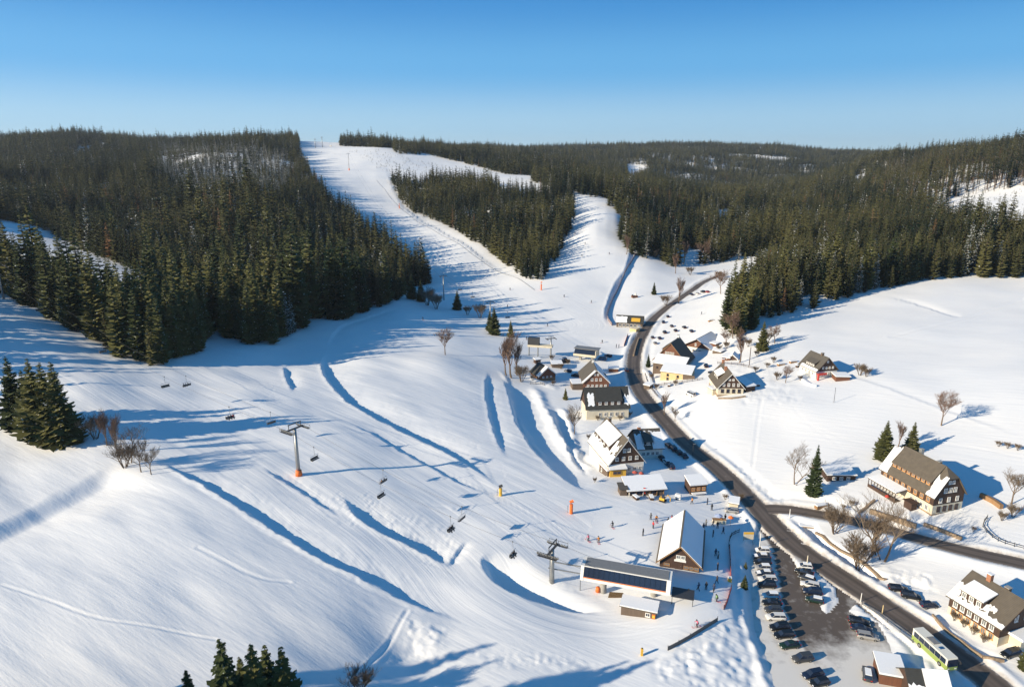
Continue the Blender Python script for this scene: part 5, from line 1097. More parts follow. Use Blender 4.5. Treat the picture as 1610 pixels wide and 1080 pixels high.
def person_mesh(pose, jc, tc, seed=0):
    """one continuous skinned body"""
    J = {'pel': (0, 0, .95), 'ch': (0, 0, 1.25), 'nk': (0, .01, 1.47), 'hd': (0, .03, 1.66), 'tp': (0, .02, 1.78)}
    if pose == 'stand': L = {'kl': (.12, .03, .5), 'al': (.15, -.02, .07), 'fl': (.16, .16, .04), 'kr': (-.12, .05, .5), 'ar': (-.15, .02, .07), 'fr': (-.16, .2, .04), 'el': (.27, .02, 1.15), 'wl': (.27, .16, .93), 'er': (-.27, -.02, 1.15), 'wr': (-.26, .1, .9)}
    elif pose == 'walk': L = {'kl': (.1, .22, .53), 'al': (.11, .28, .09), 'fl': (.11, .45, .07), 'kr': (-.1, -.03, .5), 'ar': (-.11, -.3, .13), 'fr': (-.11, -.16, .05), 'el': (.26, -.18, 1.18), 'wl': (.27, -.12, .95), 'er': (-.26, .17, 1.18), 'wr': (-.25, .35, 1.03)}
    elif pose == 'ski':
        J = {'pel': (0, -.16, .78), 'ch': (0, .02, 1.06), 'nk': (0, .12, 1.25), 'hd': (0, .2, 1.42), 'tp': (0, .22, 1.54)}
        L = {'kl': (.14, .14, .48), 'al': (.15, -.04, .09), 'fl': (.15, .16, .05), 'kr': (-.14, .14, .48), 'ar': (-.15, -.04, .09), 'fr': (-.15, .16, .05), 'el': (.32, .12, .95), 'wl': (.34, .38, .9), 'er': (-.32, .12, .95), 'wr': (-.34, .38, .9)}
    else:
        J = {'pel': (0, 0, .12), 'ch': (0, -.05, .42), 'nk': (0, -.03, .64), 'hd': (0, 0, .83), 'tp': (0, 0, .95)}
        L = {'kl': (.12, .46, .12), 'al': (.12, .5, -.34), 'fl': (.12, .68, -.36), 'kr': (-.12, .46, .12), 'ar': (-.12, .5, -.34), 'fr': (-.12, .68, -.36), 'el': (.26, .08, .33), 'wl': (.2, .33, .35), 'er': (-.26, .08, .33), 'wr': (-.2, .33, .35)}
    J.update(L); ch = Vector(J['ch']); J['sl'] = tuple(ch + Vector((.19, 0, .16))); J['sr'] = tuple(ch + Vector((-.19, 0, .16))); pe = Vector(J['pel']); J['hl'] = tuple(pe + Vector((.1, 0, -.05))); J['hr'] = tuple(pe + Vector((-.1, 0, -.05)))
    rad = {'pel': .17, 'ch': .19, 'nk': .085, 'hd': .125, 'tp': .08, 'sl': .10, 'sr': .10, 'el': .072, 'er': .072, 'wl': .055, 'wr': .055, 'hl': .125, 'hr': .125, 'kl': .095, 'kr': .095, 'al': .08, 'ar': .08, 'fl': .07, 'fr': .07}
    keys = ['pel'] + [k for k in J if k != 'pel']; ix = {k: i for i, k in enumerate(keys)}
    E = [('pel','ch'),('ch','nk'),('nk','hd'),('hd','tp'),('ch','sl'),('sl','el'),('el','wl'),('ch','sr'),('sr','er'),('er','wr'),('pel','hl'),('hl','kl'),('kl','al'),('al','fl'),('pel','hr'),('hr','kr'),('kr','ar'),('ar','fr')]
    me = bpy.data.meshes.new('skeleton'); me.from_pydata([J[k] for k in keys], [(ix[a], ix[b]) for a, b in E], []); ob = bpy.data.objects.new('skeleton', me); col.objects.link(ob)
    ob.modifiers.new('s', 'SKIN'); sub = ob.modifiers.new('u', 'SUBSURF'); sub.levels = 1
    for i, k in enumerate(keys): me.skin_vertices[0].data[i].radius = (rad[k], rad[k])
    me.skin_vertices[0].data[0].use_root = True
    dg = bpy.context.evaluated_depsgraph_get(); out = bpy.data.meshes.new_from_object(ob.evaluated_get(dg)); bpy.data.objects.remove(ob); out.name = 'person_body'
    out.materials.clear()
    for m_ in (jc, tc, 'skin', 'boot'): out.materials.append(M[m_])
    n3, p3, hd3 = Vector(J['nk']), Vector(J['pel']), Vector(J['hd'])
    for f in out.polygons:
        c = f.center; 
        dist = {k: (c - Vector(J[k])).length for k in J}
        near = min(dist, key=dist.get)
        f.material_index = 2 if near in ('hd', 'tp') else 3 if near in ('al', 'ar', 'fl', 'fr') else 1 if near in ('kl', 'kr', 'hl', 'hr') or (near == 'pel' and c.z < p3.z) else 0
        f.use_smooth = True
    return out, hd3
for n_, c_ in (('skin', (.5, .3, .22)), ('boot', (.03, .03, .035)), ('j_black', (.02, .022, .03)), ('j_navy', (.03, .05, .11)), ('j_red', (.55, .04, .05)), ('j_orange', (.55, .22, .04)), ('j_green', (.18, .32, .10)), ('j_grey', (.16, .17, .18)), ('j_pink', (.6, .14, .22)), ('j_white', (.55, .53, .5)), ('t_dark', (.03, .03, .035)), ('t_olive', (.09, .08, .05)), ('helmet', (.05, .05, .055))): M[n_] = simple('cloth_' + n_, c_, .8)
_pm = {}
sk = MB(); sk.box(-.04, .04, -.85, .8, 0, .02); sk.box(-.04, .04, .8, .95, .02, .1); SKI = sk.mesh('ski', M['j_red'])
pl_ = MB(); pl_.tube([(0, 0, 0), (.02, .05, 1.05)], .018, 4); POLE = pl_.mesh('pole', M['metal_dark'])
hm = bmesh.new(); bmesh.ops.create_uvsphere(hm, u_segments=10, v_segments=6, radius=.15); HEL = bpy.data.meshes.new('helmet'); hm.to_mesh(HEL); hm.free(); HEL.materials.append(M['helmet'])
def person(p, pose, jc, lab, rz=0., tc='t_dark', group=None, s=1.05):
    k = (pose, jc, tc)
    if k not in _pm: _pm[k] = person_mesh(pose, jc, tc)
    me, hd = _pm[k]; t = thing('person', lab, 'person', tuple(p), rz, group, s)
    link('body', me, t); link('helmet', HEL, t, tuple(hd + Vector((0, -.01, .05))))
    if pose == 'ski':
        for sx in (-1, 1): link('ski', SKI, t, (sx * .15, .05, .0)); link('ski_pole', POLE, t, (sx * .36, .3, .0), 0)
    return t
def chair_mesh():
    f = MB(); w = 1.35
    f.tube([(0, 0, 0), (0, .05, -1.0), (0, .12, -2.2)], .05, 6); f.tube([(-w, .12, -2.2), (w, .12, -2.2)], .045, 6)
    for s in (-1, 1): f.tube([(s * w, .12, -2.2), (s * w, -.15, -2.6), (s * w, -.1, -3.35), (s * w, .55, -3.45)], .035, 5)
    f.box(-.14, .14, -.12, .12, -.1, .18); b = MB(); b.box(-w + .05, w - .05, -.02, .48, -3.47, -3.38); b2 = MB(); b2.box(-w + .05, w - .05, -.16, -.08, -3.4, -2.75)
    r_ = MB(); r_.tube([(-w + .1, .5, -3.0), (w - .1, .5, -3.0)], .03, 5); r_.tube([(-w + .1, .1, -2.5), (-w + .1, .5, -3.0)], .02, 4); r_.tube([(w - .1, .1, -2.5), (w - .1, .5, -3.0)], .02, 4)
    for x in (-.9, -.3, .3, .9): r_.tube([(x, .5, -3.0), (x, .62, -3.75)], .02, 4)
    return f.mesh('hanger', M['metal']), b.mesh('seat', M['metal_dark']), b2.mesh('backrest', M['metal_dark']), r_.mesh('safety_bar', M['metal'])
CH = chair_mesh()
def chair(s, u, lab, riders=(), path=None, sc_=1.0):
    P = path or CB[s]; best = None
    for i in range(len(P) - 1):
        ua = project(*P[i])[0]; ub = project(*P[i + 1])[0]
        if (ua - u) * (ub - u) <= 0:
            q = P[i].lerp(P[i + 1], (u - ua) / (ub - ua + 1e-9)); d = P[i + 1] - P[i]; best = (q, math.atan2(d.y, d.x)); 
            if path is None: break
    if best is None: return
    q, a = best; rz = a + (math.pi / 2 if s > 0 else -math.pi / 2)
    t = thing('lift_chair', lab, 'lift chair', tuple(q), rz, 'chairs of the chairlift', sc_)
    for n_, m_ in zip(('hanger', 'seat', 'backrest', 'safety_bar'), CH): link(n_, m_, t)
    Rm_ = Matrix.Rotation(rz, 3, 'Z')
    for x, jc, rl in riders: person(tuple(Vector(q) + Rm_ @ Vector((x, .1, -3.42))), 'sit', jc, rl, rz, group=None, s=1.0)
chair(-1, 60, 'chair high on the left near the lift tower'); chair(1, 96, 'chair in front of the dark spruces at the left'); chair(-1, 160, 'empty chair above the streaked shade on the left')
chair(-1, 258, 'empty chair left of the occupied one above the near slope'); chair(1, 292, 'occupied chair above the near slope, four dark skiers', [(-.95, 'j_black', 'rider in black on the outer seat of the upper left chair'), (-.3, 'j_navy', 'rider in navy on the upper left chair'), (.4, 'j_grey', 'rider in grey on the upper left chair')])
chair(-1, 360, 'chair with riders in dark red over the blue shade', [(-.9, 'j_red', 'rider in red on the chair over the blue shade'), (-.2, 'j_black', 'rider in black on the chair over the blue shade'), (.6, 'j_navy', 'rider in navy on the chair over the blue shade')])
chair(1, 425, 'empty chair against the shaded slope below the wood'); chair(-1, 493, 'empty chair just right of the middle lift tower')
chair(1, 602, 'occupied chair right of the middle tower, orange and black riders', [(-.6, 'j_orange', 'rider in orange right of the middle tower'), (.4, 'j_black', 'rider in black beside the orange one')]); chair(-1, 598, 'empty chair directly under the occupied one')
chair(-1, 708, 'occupied chair above the curve of the run, black riders', [(-.5, 'j_black', 'left rider in black above the curve of the run'), (.4, 'j_black', 'right rider in black above the curve of the run')]); chair(1, 726, 'empty chair right above the curve of the run')
chair(-1, 806, 'occupied chair over the deep blue hollow', [(-.4, 'j_black', 'rider in black over the blue hollow'), (.4, 'j_grey', 'rider in grey over the blue hollow')])

# ---------------------------------------------------------------- bottom station
A_, B_ = hit(912, 930), hit(1052, 950); e = B_[:2] - A_[:2]; L_ = float(np.hypot(*e)); rz = math.atan2(e[1], e[0]); z0 = 3.1
t = thing('lift_station', 'long raised lift station with grey roof, dark glass band and orange stripe', 'lift station', (A_[0], A_[1], min(A_[2], B_[2])), rz); Wd = 4.2
m = MB(); m.poly([(0, -.1, z0), (L_, -.1, z0), (L_, Wd, z0), (0, Wd, z0)], (0, 0, .9)); m.build('lower_hull', M['white'], t)
m = MB(); m.poly([(.6, -.02, z0 + .9), (L_ - .8, -.02, z0 + .9), (L_ - .8, .95, z0 + 3.0), (.6, .95, z0 + 3.0)], (0, 2.9, 0)); m.build('hull', M['metal_dark'], t)
m = MB(); m.box(.05, L_ - .05, -.16, -.11, z0 + .72, z0 + .92); m.build('stripe', M['orange'], t)
n_ = 16
for i in range(n_):
    x0 = .7 + (L_ - 1.6) * i / n_; w = MB(); w.poly([(x0, -.10, z0 + .95), (x0 + (L_ - 1.6) / n_ - .06, -.10, z0 + .95), (x0 + (L_ - 1.6) / n_ - .06, .84, z0 + 2.98), (x0, .84, z0 + 2.98)], (0, .05, 0)); w.build('glass_panel', M['glass_dark'], t)
for x0, x1 in ((-.05, .62), (L_ - .82, L_ + .05)): m = MB(); m.poly([(x0, -.18, z0 + .05), (x1, -.18, z0 + .05), (x1, Wd, z0 + .05), (x0, Wd, z0 + .05)], (0, .0, .9)); m.poly([(x0, -.18, z0 + .95), (x1, -.18, z0 + .95), (x1, .80, z0 + 3.05), (x0, .80, z0 + 3.05)], (0, Wd - 1.0, 0)); m.build('end_cap', M['white'], t)
m = MB(); m.box(-.1, L_ + .1, .62, Wd + .2, z0 + 3.055, z0 + 3.22); r0 = m.build('roof', M['white'], t)
m = MB(); m.box(.7, L_ - .5, .78, Wd - .1, z0 + 3.225, z0 + 3.32); m.build('roof_sheet', M['sheet_grey'], r0)
m = MB(); m.tube([(L_ * .25, 1.8, -2), (L_ * .25, 1.8, z0)], .75, 14); m.build('pillar', M['concrete'], t, True)
m = MB(); m.tube([(L_ * .25 - 1.1, 1.3, 0), (L_ * .25 - 1.1, 1.3, 1.1)], [.55, .45], 8); m.build('pillar_pad', M['orange'], t, True)
m = MB(); m.tube([(L_ * .82, 2.6, -2), (L_ * .82, 2.6, z0)], .75, 14); m.build('pillar', M['concrete'], t, True)
for y in (.6, Wd - .9): m = MB(); m.box(-7.5, 0, y, y + .2, z0 + .9, z0 + 1.15); m.build('guide_rail', M['metal'], t)
m = MB(); m.box(L_ + .3, L_ + 5.0, .2, Wd - .4, z0 - .3, z0 - .15)
m.build('loading_canopy', M['metal_dark'], t)
for x in (L_ + .5, L_ + 4.8):
    for y in (.4, Wd - .6): m = MB(); m.box(x - .06, x + .06, y - .06, y + .06, -2, z0 - .3); m.build('canopy_post', M['metal_dark'], t)
t = shed('brown wooden control cabin with thick flat snow in front of the lift station', 'cabin', frame_px((976,966), (1031,973), D=3.2), 2.2, 2.3, 'control_cabin', wall='timber_grey', th=.22)
window(t, 'F', 8, 4, 5.6, .9, 1.0, .9, 'white', 'glass_dark'); m = MB(); m.box(6.5, 7.1, -.1, -.02, .0, 1.7); m.build('warning_panel', M['orange'], t); m = MB(); m.box(6.55, 7.05, -.13, -.11, .9, 1.5); m.build('yellow_mark', M['yellow'], t)
m = MB(); p = hit(968, 935); m.poly([(p[0] - 1.8, p[1] - .9, p[2] - .1), (p[0] + 1.6, p[1] - 1.1, p[2] - .1), (p[0] + 2.0, p[1] + .6, p[2] - .1), (p[0] - 1.2, p[1] + 1.0, p[2] - .1)], (0, 0, .22)); tag(m.build('earth_mat', simple('bare_earth', (.16, .10, .045), .9, var=.3)), 'brown patch of bare ground between lift station and control cabin', 'ground patch')
# ---------------------------------------------------------------- upper lift
A_, B_ = hit(901, 566), hit(936, 571); e = B_[:2] - A_[:2]; L_ = float(np.hypot(*e)); rz = math.atan2(e[1], e[0]); z0 = 2.2
t = thing('lift_station', 'cream lift station with dark window band behind the brown gable house', 'lift station', (A_[0], A_[1], A_[2]), rz)
m = MB(); m.box(0, L_, 0, 6, z0, z0 + 1.2); m.build('lower_hull', M['plaster'], t)
m = MB(); m.poly([(.3, .05, z0 + 1.2), (L_ - .3, .05, z0 + 1.2), (L_ - .3, 2.0, z0 + 3.2), (.3, 2.0, z0 + 3.2)], (0, 3.6, 0)); m.build('glass_band', M['glass_dark'], t)
m = MB(); m.box(-.3, L_ + .6, 1.6, 6.8, z0 + 3.2, z0 + 3.5); m.build('roof', M['sheet_grey'], t)
m = MB(); m.box(L_ - .25, L_ + .1, .0, 6, z0 + .1, z0 + 3.2); m.build('end_cap', M['plaster'], t)
for x_ in (.2, .75): m = MB(); m.box(L_ * x_, L_ * (x_ + .1), 2, 3.4, -2, z0); m.build('pillar', M['concrete'], t)
def simple_tower(u, v, hp, ang, lab, gauge=2.2, pad=None, w=1.):
    p = hit(u, v); h = mh(p, hp); t = thing('lift_tower', lab, 'lift tower', tuple(p), ang)
    m = MB(); m.tube([(0, 0, -1), (0, 0, h)], [.42 * w, .3 * w], 8); m.build('pole', M['metal'], t, True); m = MB(); m.box(-.2, .2, -gauge, gauge, h - .2, h + .1); m.build('crossarm', M['metal_dark'], t)
    for s in (-1, 1): m = MB(); m.box(-1.8, 1.8, s * gauge - .12, s * gauge + .12, h - .4, h - .1); m.build('sheave_beam', M['metal_dark'], t)
    m = MB(); m.box(-.08, .08, -gauge * .7, gauge * .7, h + .9, h + 1.05); m.box(-.06, .06, -.1, .1, h, h + .9); m.build('maintenance_frame', M['metal_dark'], t)
    if pad: m = MB(); m.tube([(0, 0, 0), (0, 0, 3.0)], [.9, .8], 8); m.build('padding', M[pad], t)
    return Vector((p[0], p[1], p[2] + h))
tp = [(549,268,26,'orange-padded lift tower high on the big ski run','orange'),(698,472,38,'slim lift tower in the blue shade beside the wood',None),(771,505,30,'lift tower above the dark spruces of the run',None),(866,562,30,'lift tower at the entrance of the upper station',None)]
P0 = hit(549, 268); P1 = hit(866, 562); a_ = math.atan2(P1[1] - P0[1], P1[0] - P0[0]); tops = [simple_tower(u, v, h, a_, l, pad=p_) for u, v, h, l, p_ in tp]
topst = hit(505, 232); TOPZ = Vector((topst[0], topst[1], topst[2] + 8)); ends_ = [TOPZ] + tops
for s, l in ((-1, 'left rope of the long upper chairlift'), (1, 'right rope of the long upper chairlift')):
    Pp = []
    for a, b in zip(ends_[:-1], ends_[1:]):
        n = 16; sg = (b - a).length * .02
        for i in range(n): tt = i / n; q = a.lerp(b, tt); q.z -= 4 * sg * tt * (1 - tt); q += Vector((-math.sin(a_), math.cos(a_), 0)) * 2.2 * s; Pp.append(q)
    Pp.append(ends_[-1] + Vector((-math.sin(a_), math.cos(a_), 0)) * 2.2 * s); CB[10 * s] = Pp
    m = MB(); m.tube(Pp, .04, 3, caps=False); tag(m.build('haul_rope', M['metal_dark']), l, 'cable')
for s, u, l in ((10, 723, 'small chair of the upper lift right of the slim tower'), (10, 743, 'small chair between the two upper lift towers'), (-10, 760, 'small chair just left of the spruce lift tower'), (10, 798, 'small chair right of the spruce lift tower')): chair(s, u, l, path=CB[s])
# gantry of the upper station
p = hit(852, 562); h = mh(p, 26); t = thing('lift_gantry', 'raised cream loading gantry with dark cover left of the upper station', 'lift gantry', tuple(p), a_ * .2)
m = MB(); m.box(-7, 5, -1, 2.6, h * .62, h * .74); m.build('platform', M['plaster'], t); m = MB(); m.box(-7, -1.5, -.6, 2.2, h * .74, h * 1.15); m.build('cover', M['metal_dark'], t)
for x in (-6.4, -2, 4.4): m = MB(); m.tube([(x, 0, -2), (x, 0, h * .62)], .3, 8); m.build('support', M['metal'], t)
# top of the run
for i, (u, v, hp, l) in enumerate(((496,233,14,'left mast of the mountain top station'),(507,232,16,'right mast of the mountain top station'))): simple_tower(u, v, hp, 1.2, l, w=1.6)
p = hit(520, 231); m = MB(); m.box(-2, 2, -1.5, 1.5, -1, 3); m.box(-2.4, 2.4, -1.9, 1.9, 3, 3.4, 1); o = m.build('hut', [M['plaster_white'], M['snow']], None, loc=tuple(p)); tag(o, 'tiny white hut at the top of the ski run', 'hut')

# ---------------------------------------------------------------- cars
for n_, c_ in (('c_black', (.010, .011, .013)), ('c_navy', (.012, .02, .045)), ('c_grey', (.06, .062, .066)), ('c_silver', (.36, .35, .34)), ('c_white', (.68, .67, .65)), ('c_red', (.30, .02, .018)), ('c_green', (.012, .03, .02)), ('c_blue', (.02, .09, .22))): M[n_] = simple('car_paint_' + n_, c_, .28, metal=.15 if n_ in ('c_silver', 'c_grey') else 0)
M['tyre'] = simple('tyre_rubber', (.015, .015, .016), .85); M['lamp_glass'] = simple('headlamp_glass', (.7, .7, .68), .2); M['lamp_red'] = simple('tail_lamp', (.4, .01, .01), .3)
KIND = {'hatch': dict(L=4.0, W=1.72, hood=.32, z1=.92, roof=1.46, cab=(.24, .97)), 'estate': dict(L=4.5, W=1.76, hood=.28, z1=.95, roof=1.48, cab=(.25, .99)), 'suv': dict(L=4.4, W=1.82, hood=.27, z1=1.08, roof=1.72, cab=(.25, .98)), 'saloon': dict(L=4.5, W=1.76, hood=.28, z1=.93, roof=1.42, cab=(.27, .84)), 'van': dict(L=4.8, W=1.9, hood=.16, z1=1.15, roof=1.95, cab=(.12, .99))}
_cm = {}
def car_meshes(kind, paint):
    if (kind, paint) in _cm: return _cm[kind, paint]
    K = KIND[kind]; L, W = K['L'], K['W']; hw = W / 2
    b = MB(); st = [(0, .45, .50, .86), (.03, .30, K['z1'] * .80, .95), (K['hood'] * .6, .24, K['z1'] * .93, 1), (K['hood'], .24, K['z1'], 1), (.8, .24, K['z1'] + .02, 1), (.96, .28, K['z1'], .96), (1.0, .42, K['z1'] * .85, .88)]; rings = []
    for f, zl, zh, w in st:
        x = f * L; n0 = len(b.v); a = hw * w
        b.v += [(x, -a * .92, zl), (x, -a, (zl + zh) / 2), (x, -a * .93, zh - .06), (x, -a * .82, zh), (x, a * .82, zh), (x, a * .93, zh - .06), (x, a, (zl + zh) / 2), (x, a * .92, zl)]; rings.append(n0)
    for i in range(len(rings) - 1):
        for k in range(8): j = (k + 1) % 8; b.f.append((rings[i] + k, rings[i] + j, rings[i + 1] + j, rings[i + 1] + k)); b.m.append(0)
    b.f.append(tuple(rings[0] + k for k in range(8))[::-1]); b.f.append(tuple(rings[-1] + k for k in range(8))); b.m += [0, 0]
    c0, c1 = K['cab'][0] * L, K['cab'][1] * L; z1 = K['z1'] - .02; zr = K['roof']; s0 = .75 if kind != 'van' else .5; s1 = .28 if kind != 'saloon' else .75
    g = MB(); B0 = [(c0, -hw * .86, z1), (c1, -hw * .84, z1), (c1, hw * .84, z1), (c0, hw * .86, z1)]; T = [(c0 + s0, -hw * .68, zr - .06), (c1 - s1, -hw * .68, zr - .06), (c1 - s1, hw * .68, zr - .06), (c0 + s0, hw * .68, zr - .06)]
    g.v += B0 + T
    for q in ((0,1,5,4),(1,2,6,5),(2,3,7,6),(3,0,4,7),(4,5,6,7)): g.f.append(q); g.m.append(0)
    r = MB(); r.poly([(c0 + s0 - .05, -hw * .70, zr - .06), (c1 - s1 + .08, -hw * .70, zr - .06), (c1 - s1 + .08, hw * .70, zr - .06), (c0 + s0 - .05, hw * .70, zr - .06)], (0, 0, .06))
    for sy in (-1, 1):
        for (xa, xb) in ((c0, c0 + s0), (c1, c1 - s1)): r.tube([(xa, sy * hw * .86, z1), (xb, sy * hw * .69, zr - .05)], .035, 4)
        xm = (c0 + s0 + c1 - s1) / 2; r.tube([(xm, sy * hw * .86, z1), (xm, sy * hw * .69, zr - .05)], .03, 4)
    w = MB(); w.tube([(0, -.11, 0), (0, .11, 0)], .32, 12); wr = MB(); wr.tube([(0, -.118, 0), (0, .118, 0)], .19, 8)
    hl = MB(); hl.box(-.05, .12, -.18, .18, -.07, .07)
    _cm[kind, paint] = (b.mesh('car_body', M[paint], True), g.mesh('windows', M['glass_dark']), r.mesh('roof', M[paint]), w.mesh('tyre', M['tyre']), wr.mesh('rim', M['metal']), hl.mesh('headlight', M['lamp_glass']), hl.mesh('tail_light', M['lamp_red']), K)
    return _cm[kind, paint]
def car(u, v, vec, kind, paint, lab, snow=0, s=.93, group=None):
    p = hit(u, v); q = hit(u + vec[0], v + vec[1]); a = math.atan2(q[1] - p[1], q[0] - p[0]); bm_, gl, rf, ty, rm, hl, tl, K = car_meshes(kind, paint); L, W = K['L'], K['W']
    t = thing('parked_car', lab, 'car', (p[0], p[1], p[2] + .02), a, group, s)
    ox = -L / 2; link('body', bm_, t, (ox, 0, 0)); link('windows', gl, t, (ox, 0, 0)); link('roof', rf, t, (ox, 0, 0))
    for x in (.19, .80):
        for y in (-1, 1): w = link('wheel', ty, t, (ox + x * L, y * (W / 2 - .1), .32)); link('rim', rm, w)
    for y in (-1, 1): link('headlight', hl, t, (ox + .05, y * W * .32, .66)); link('tail_light', tl, t, (ox + L - .06, y * W * .34, .82))
    if snow:
        m = MB(); c0, c1 = K['cab'][0] * L, K['cab'][1] * L; m.poly([(ox + c0 + .75, -.58, K['roof'] + .01), (ox + c1 - .25, -.6, K['roof'] + .01), (ox + c1 - .3, .6, K['roof'] + .01), (ox + c0 + .8, .56, K['roof'] + .01)], (0, 0, .12))
        if snow > 1: m.poly([(ox + .25, -.62, K['z1'] * .86), (ox + c0 - .05, -.66, K['z1'] + .02), (ox + c0 - .05, .66, K['z1'] + .02), (ox + .25, .62, K['z1'] * .86)], (0, 0, .1))
        m.build('snow_cover', M['snow'], t)
    return t
V = (10, .3)
G1_ = 'cars parked in the long left row'
for a in ((1198,868,V,'hatch','c_white','snow-covered white hatchback, topmost of the long left row',2),(1197,877.5,V,'saloon','c_grey','car with snow on bonnet and roof, second from the top of the left row',2),(1198,886,V,'estate','c_black','black car below the two snow-covered ones in the left row',0),(1199,895,V,'hatch','c_silver','silver car with snowy roof, fourth from the top of the left row',1),(1202,904,V,'saloon','c_navy','navy car with snow on its bonnet in the left row',2),
  (1206,913,V,'estate','c_white','white estate car in the upper half of the left row',0),(1205,922.5,V,'suv','c_black','black off-roader below the white estate in the left row',0),(1211,939,V,'hatch','c_blue','blue car after the gap in the left row',1),(1213,950,V,'saloon','c_black','black saloon just below the blue car in the left row',0),(1215,961,V,'hatch','c_grey','grey hatchback above the sunlit white car in the left row',0),
  (1219,973,V,'estate','c_white','sunlit white estate car standing out in the middle of the left row',0),(1225,989,(10,-.6),'suv','c_black','upper of two black cars below the sunlit white car',0),(1232,1001,(10,-.8),'estate','c_black','lower of two black cars below the sunlit white car',0),(1241,1017,(10,-1),'saloon','c_green','very dark green car with space above and below in the left row',0),(1261,1038,(10,-1.2),'suv','c_grey','grey off-roader parked alone near the bottom of the left row',0),
  (1277,1063,(10,-2),'estate','c_navy','dark blue estate at the bottom of the left row',0),(1288,1076,(10,-2),'hatch','c_black','black hatchback lowest in the left row',0)): car(*a, group=G1_)
G2_ = 'cars parked on the snowy island'
for a in ((1264,893,(10,1),'hatch','c_white','snow-covered car at the top of the island row',2),(1264,902,(10,1.2),'saloon','c_black','black saloon second in the island row',0),(1268,912,(10,1.2),'hatch','c_grey','grey hatchback with snowy roof in the island row',1),(1273,922,(10,1.2),'estate','c_white','clean white car in the island row',0),(1277,933,(10,1.4),'suv','c_navy','dark navy car below the clean white one on the island',0),(1280,946,(10,2),'hatch','c_green','dark green car at the lower end of the island row',1)): car(*a, group=G2_)
G3_ = 'cars by the lower snow bank'
for a in ((1350,980,(-10,-2),'estate','c_black','upper black car of the three below the snow bank'),(1354,991,(-10,-2),'saloon','c_navy','dark middle car of the three below the snow bank'),(1364,1003,(-10,-1.8),'estate','c_silver','silver estate, lowest of the three below the snow bank')): car(*a, group=G3_)
car(1363,1063,(1,9),'suv','c_grey','dark grey car parked nose-on beside the brick garage',1)
for a in ((1412,928,(-10,-1.5),'estate','c_black','left of three dark cars beside the main road'),(1432,940,(-10,-2),'suv','c_black','middle of three dark cars beside the main road'),(1460,954,(-10,1),'hatch','c_navy','right of three dark cars beside the main road')): car(*a, group='three dark cars beside the main road')
car(1588,1030,(10,-3),'estate','c_black','black car in front of the cream porch by the bus')
for a in ((1051,702,(3,3),'hatch','c_black','first black car behind the roadside house'),(1058,707,(3,3),'suv','c_black','second black car behind the roadside house'),(1067,713,(3,3),'hatch','c_black','third black car behind the roadside house'),(1075,718,(3,3),'saloon','c_grey','grey car at the end of the line behind the roadside house'),(1040,722,(3,3),'saloon','c_black','black car in front of the roadside house'),(1047,728,(3,3),'hatch','c_white','snow-covered car in front of the roadside house',2),(1054,735,(3,3),'suv','c_navy','dark car at the corner below the roadside house'),
   (1086,622,(8,2),'van','c_white','white van on the yard left of the cream house'),(1105,460,(8,1),'suv','c_black','black car beside the upper road'),(1112,460,(8,1),'hatch','c_red','red car beside the upper road'),(1096,463,(8,1),'hatch','c_white','white car beside the upper road'),(1087,464,(8,1),'saloon','c_navy','navy car beside the upper road'),
   (1050,499,(4,4),'hatch','c_black','dark car on the snow right of the upper road'),(1043,508,(3,5),'suv','c_navy','navy car right of the upper road'),(1026,532,(4,4),'hatch','c_grey','grey car parked behind the inn'),(1045,524,(4,3),'suv','c_black','black car parked behind the inn'),(1062,521,(4,3),'hatch','c_black','black hatchback parked above the inn'),(1087,522,(4,3),'estate','c_navy','navy estate above the wide chalet'),
   (947,566,(8,1),'van','c_blue','bright blue van beside the upper station'),(956,561,(8,2),'estate','c_navy','dark blue car behind the blue van'),(1110,577,(2,5),'suv','c_black','dark car in the blue shade beside the inn'),(905,592,(8,1),'suv','c_black','black car left of the brown gable house'),(893,585,(8,2),'hatch','c_navy','navy car behind the low annexe'),(985,583,(3,8),'estate','c_black','dark car in the shade right of the brown gable house'),(1030,541,(4,4),'hatch','c_silver','silver car close behind the inn roof'),(1037,533,(4,4),'saloon','c_navy','navy saloon between road and inn'),(1056,514,(4,3),'hatch','c_grey','grey car highest of those above the inn'),(1076,516,(5,2),'saloon','c_black','black saloon above the wide chalet'),(1150,805,(8,1),'hatch','c_silver','silver car by the bin shelter at the road'),(1118,588,(6,3),'hatch','c_black','small black car on the yard above the cream house')): car(*a)

# bus
p = hit(1467, 1030); q = hit(1444, 1010); a = math.atan2(q[1] - p[1], q[0] - p[0]) + math.pi; L, W_ = 9.2, 2.25; hh = 2.95
M['lime'] = simple('bus_lime_paint', (.27, .35, .09), .35); M['bus_white'] = simple('bus_cream_paint', (.72, .70, .62), .35)
t = thing('coach', 'lime green and cream coach driving on the main road past the barn', 'bus', (p[0], p[1], p[2] + .02), a)
b = MB(); b.box(-L/2, L/2, -W_/2, W_/2, .35, 1.35); b.build('body', M['lime'], t); b = MB(); b.box(-L/2 + .02, L/2 - .12, -W_/2 + .02, W_/2 - .02, 1.35, hh - .25); ub = b.build('upper_body', M['bus_white'], t)
b = MB(); b.poly([(-L/2, -W_/2, hh - .25), (L/2 - .3, -W_/2, hh - .25), (L/2 - .3, W_/2, hh - .25), (-L/2, W_/2, hh - .25)], (0, 0, .18)); ro = b.build('roof', M['bus_white'], t)
b = MB(); b.box(-1.6, .4, -.7, .7, hh - .07, hh + .12); b.build('roof_unit', M['sheet_grey'], ro); b = MB(); b.box(1.2, 1.8, -.4, .4, hh - .07, hh + .05); b.build('roof_hatch', M['c_blue'], ro)
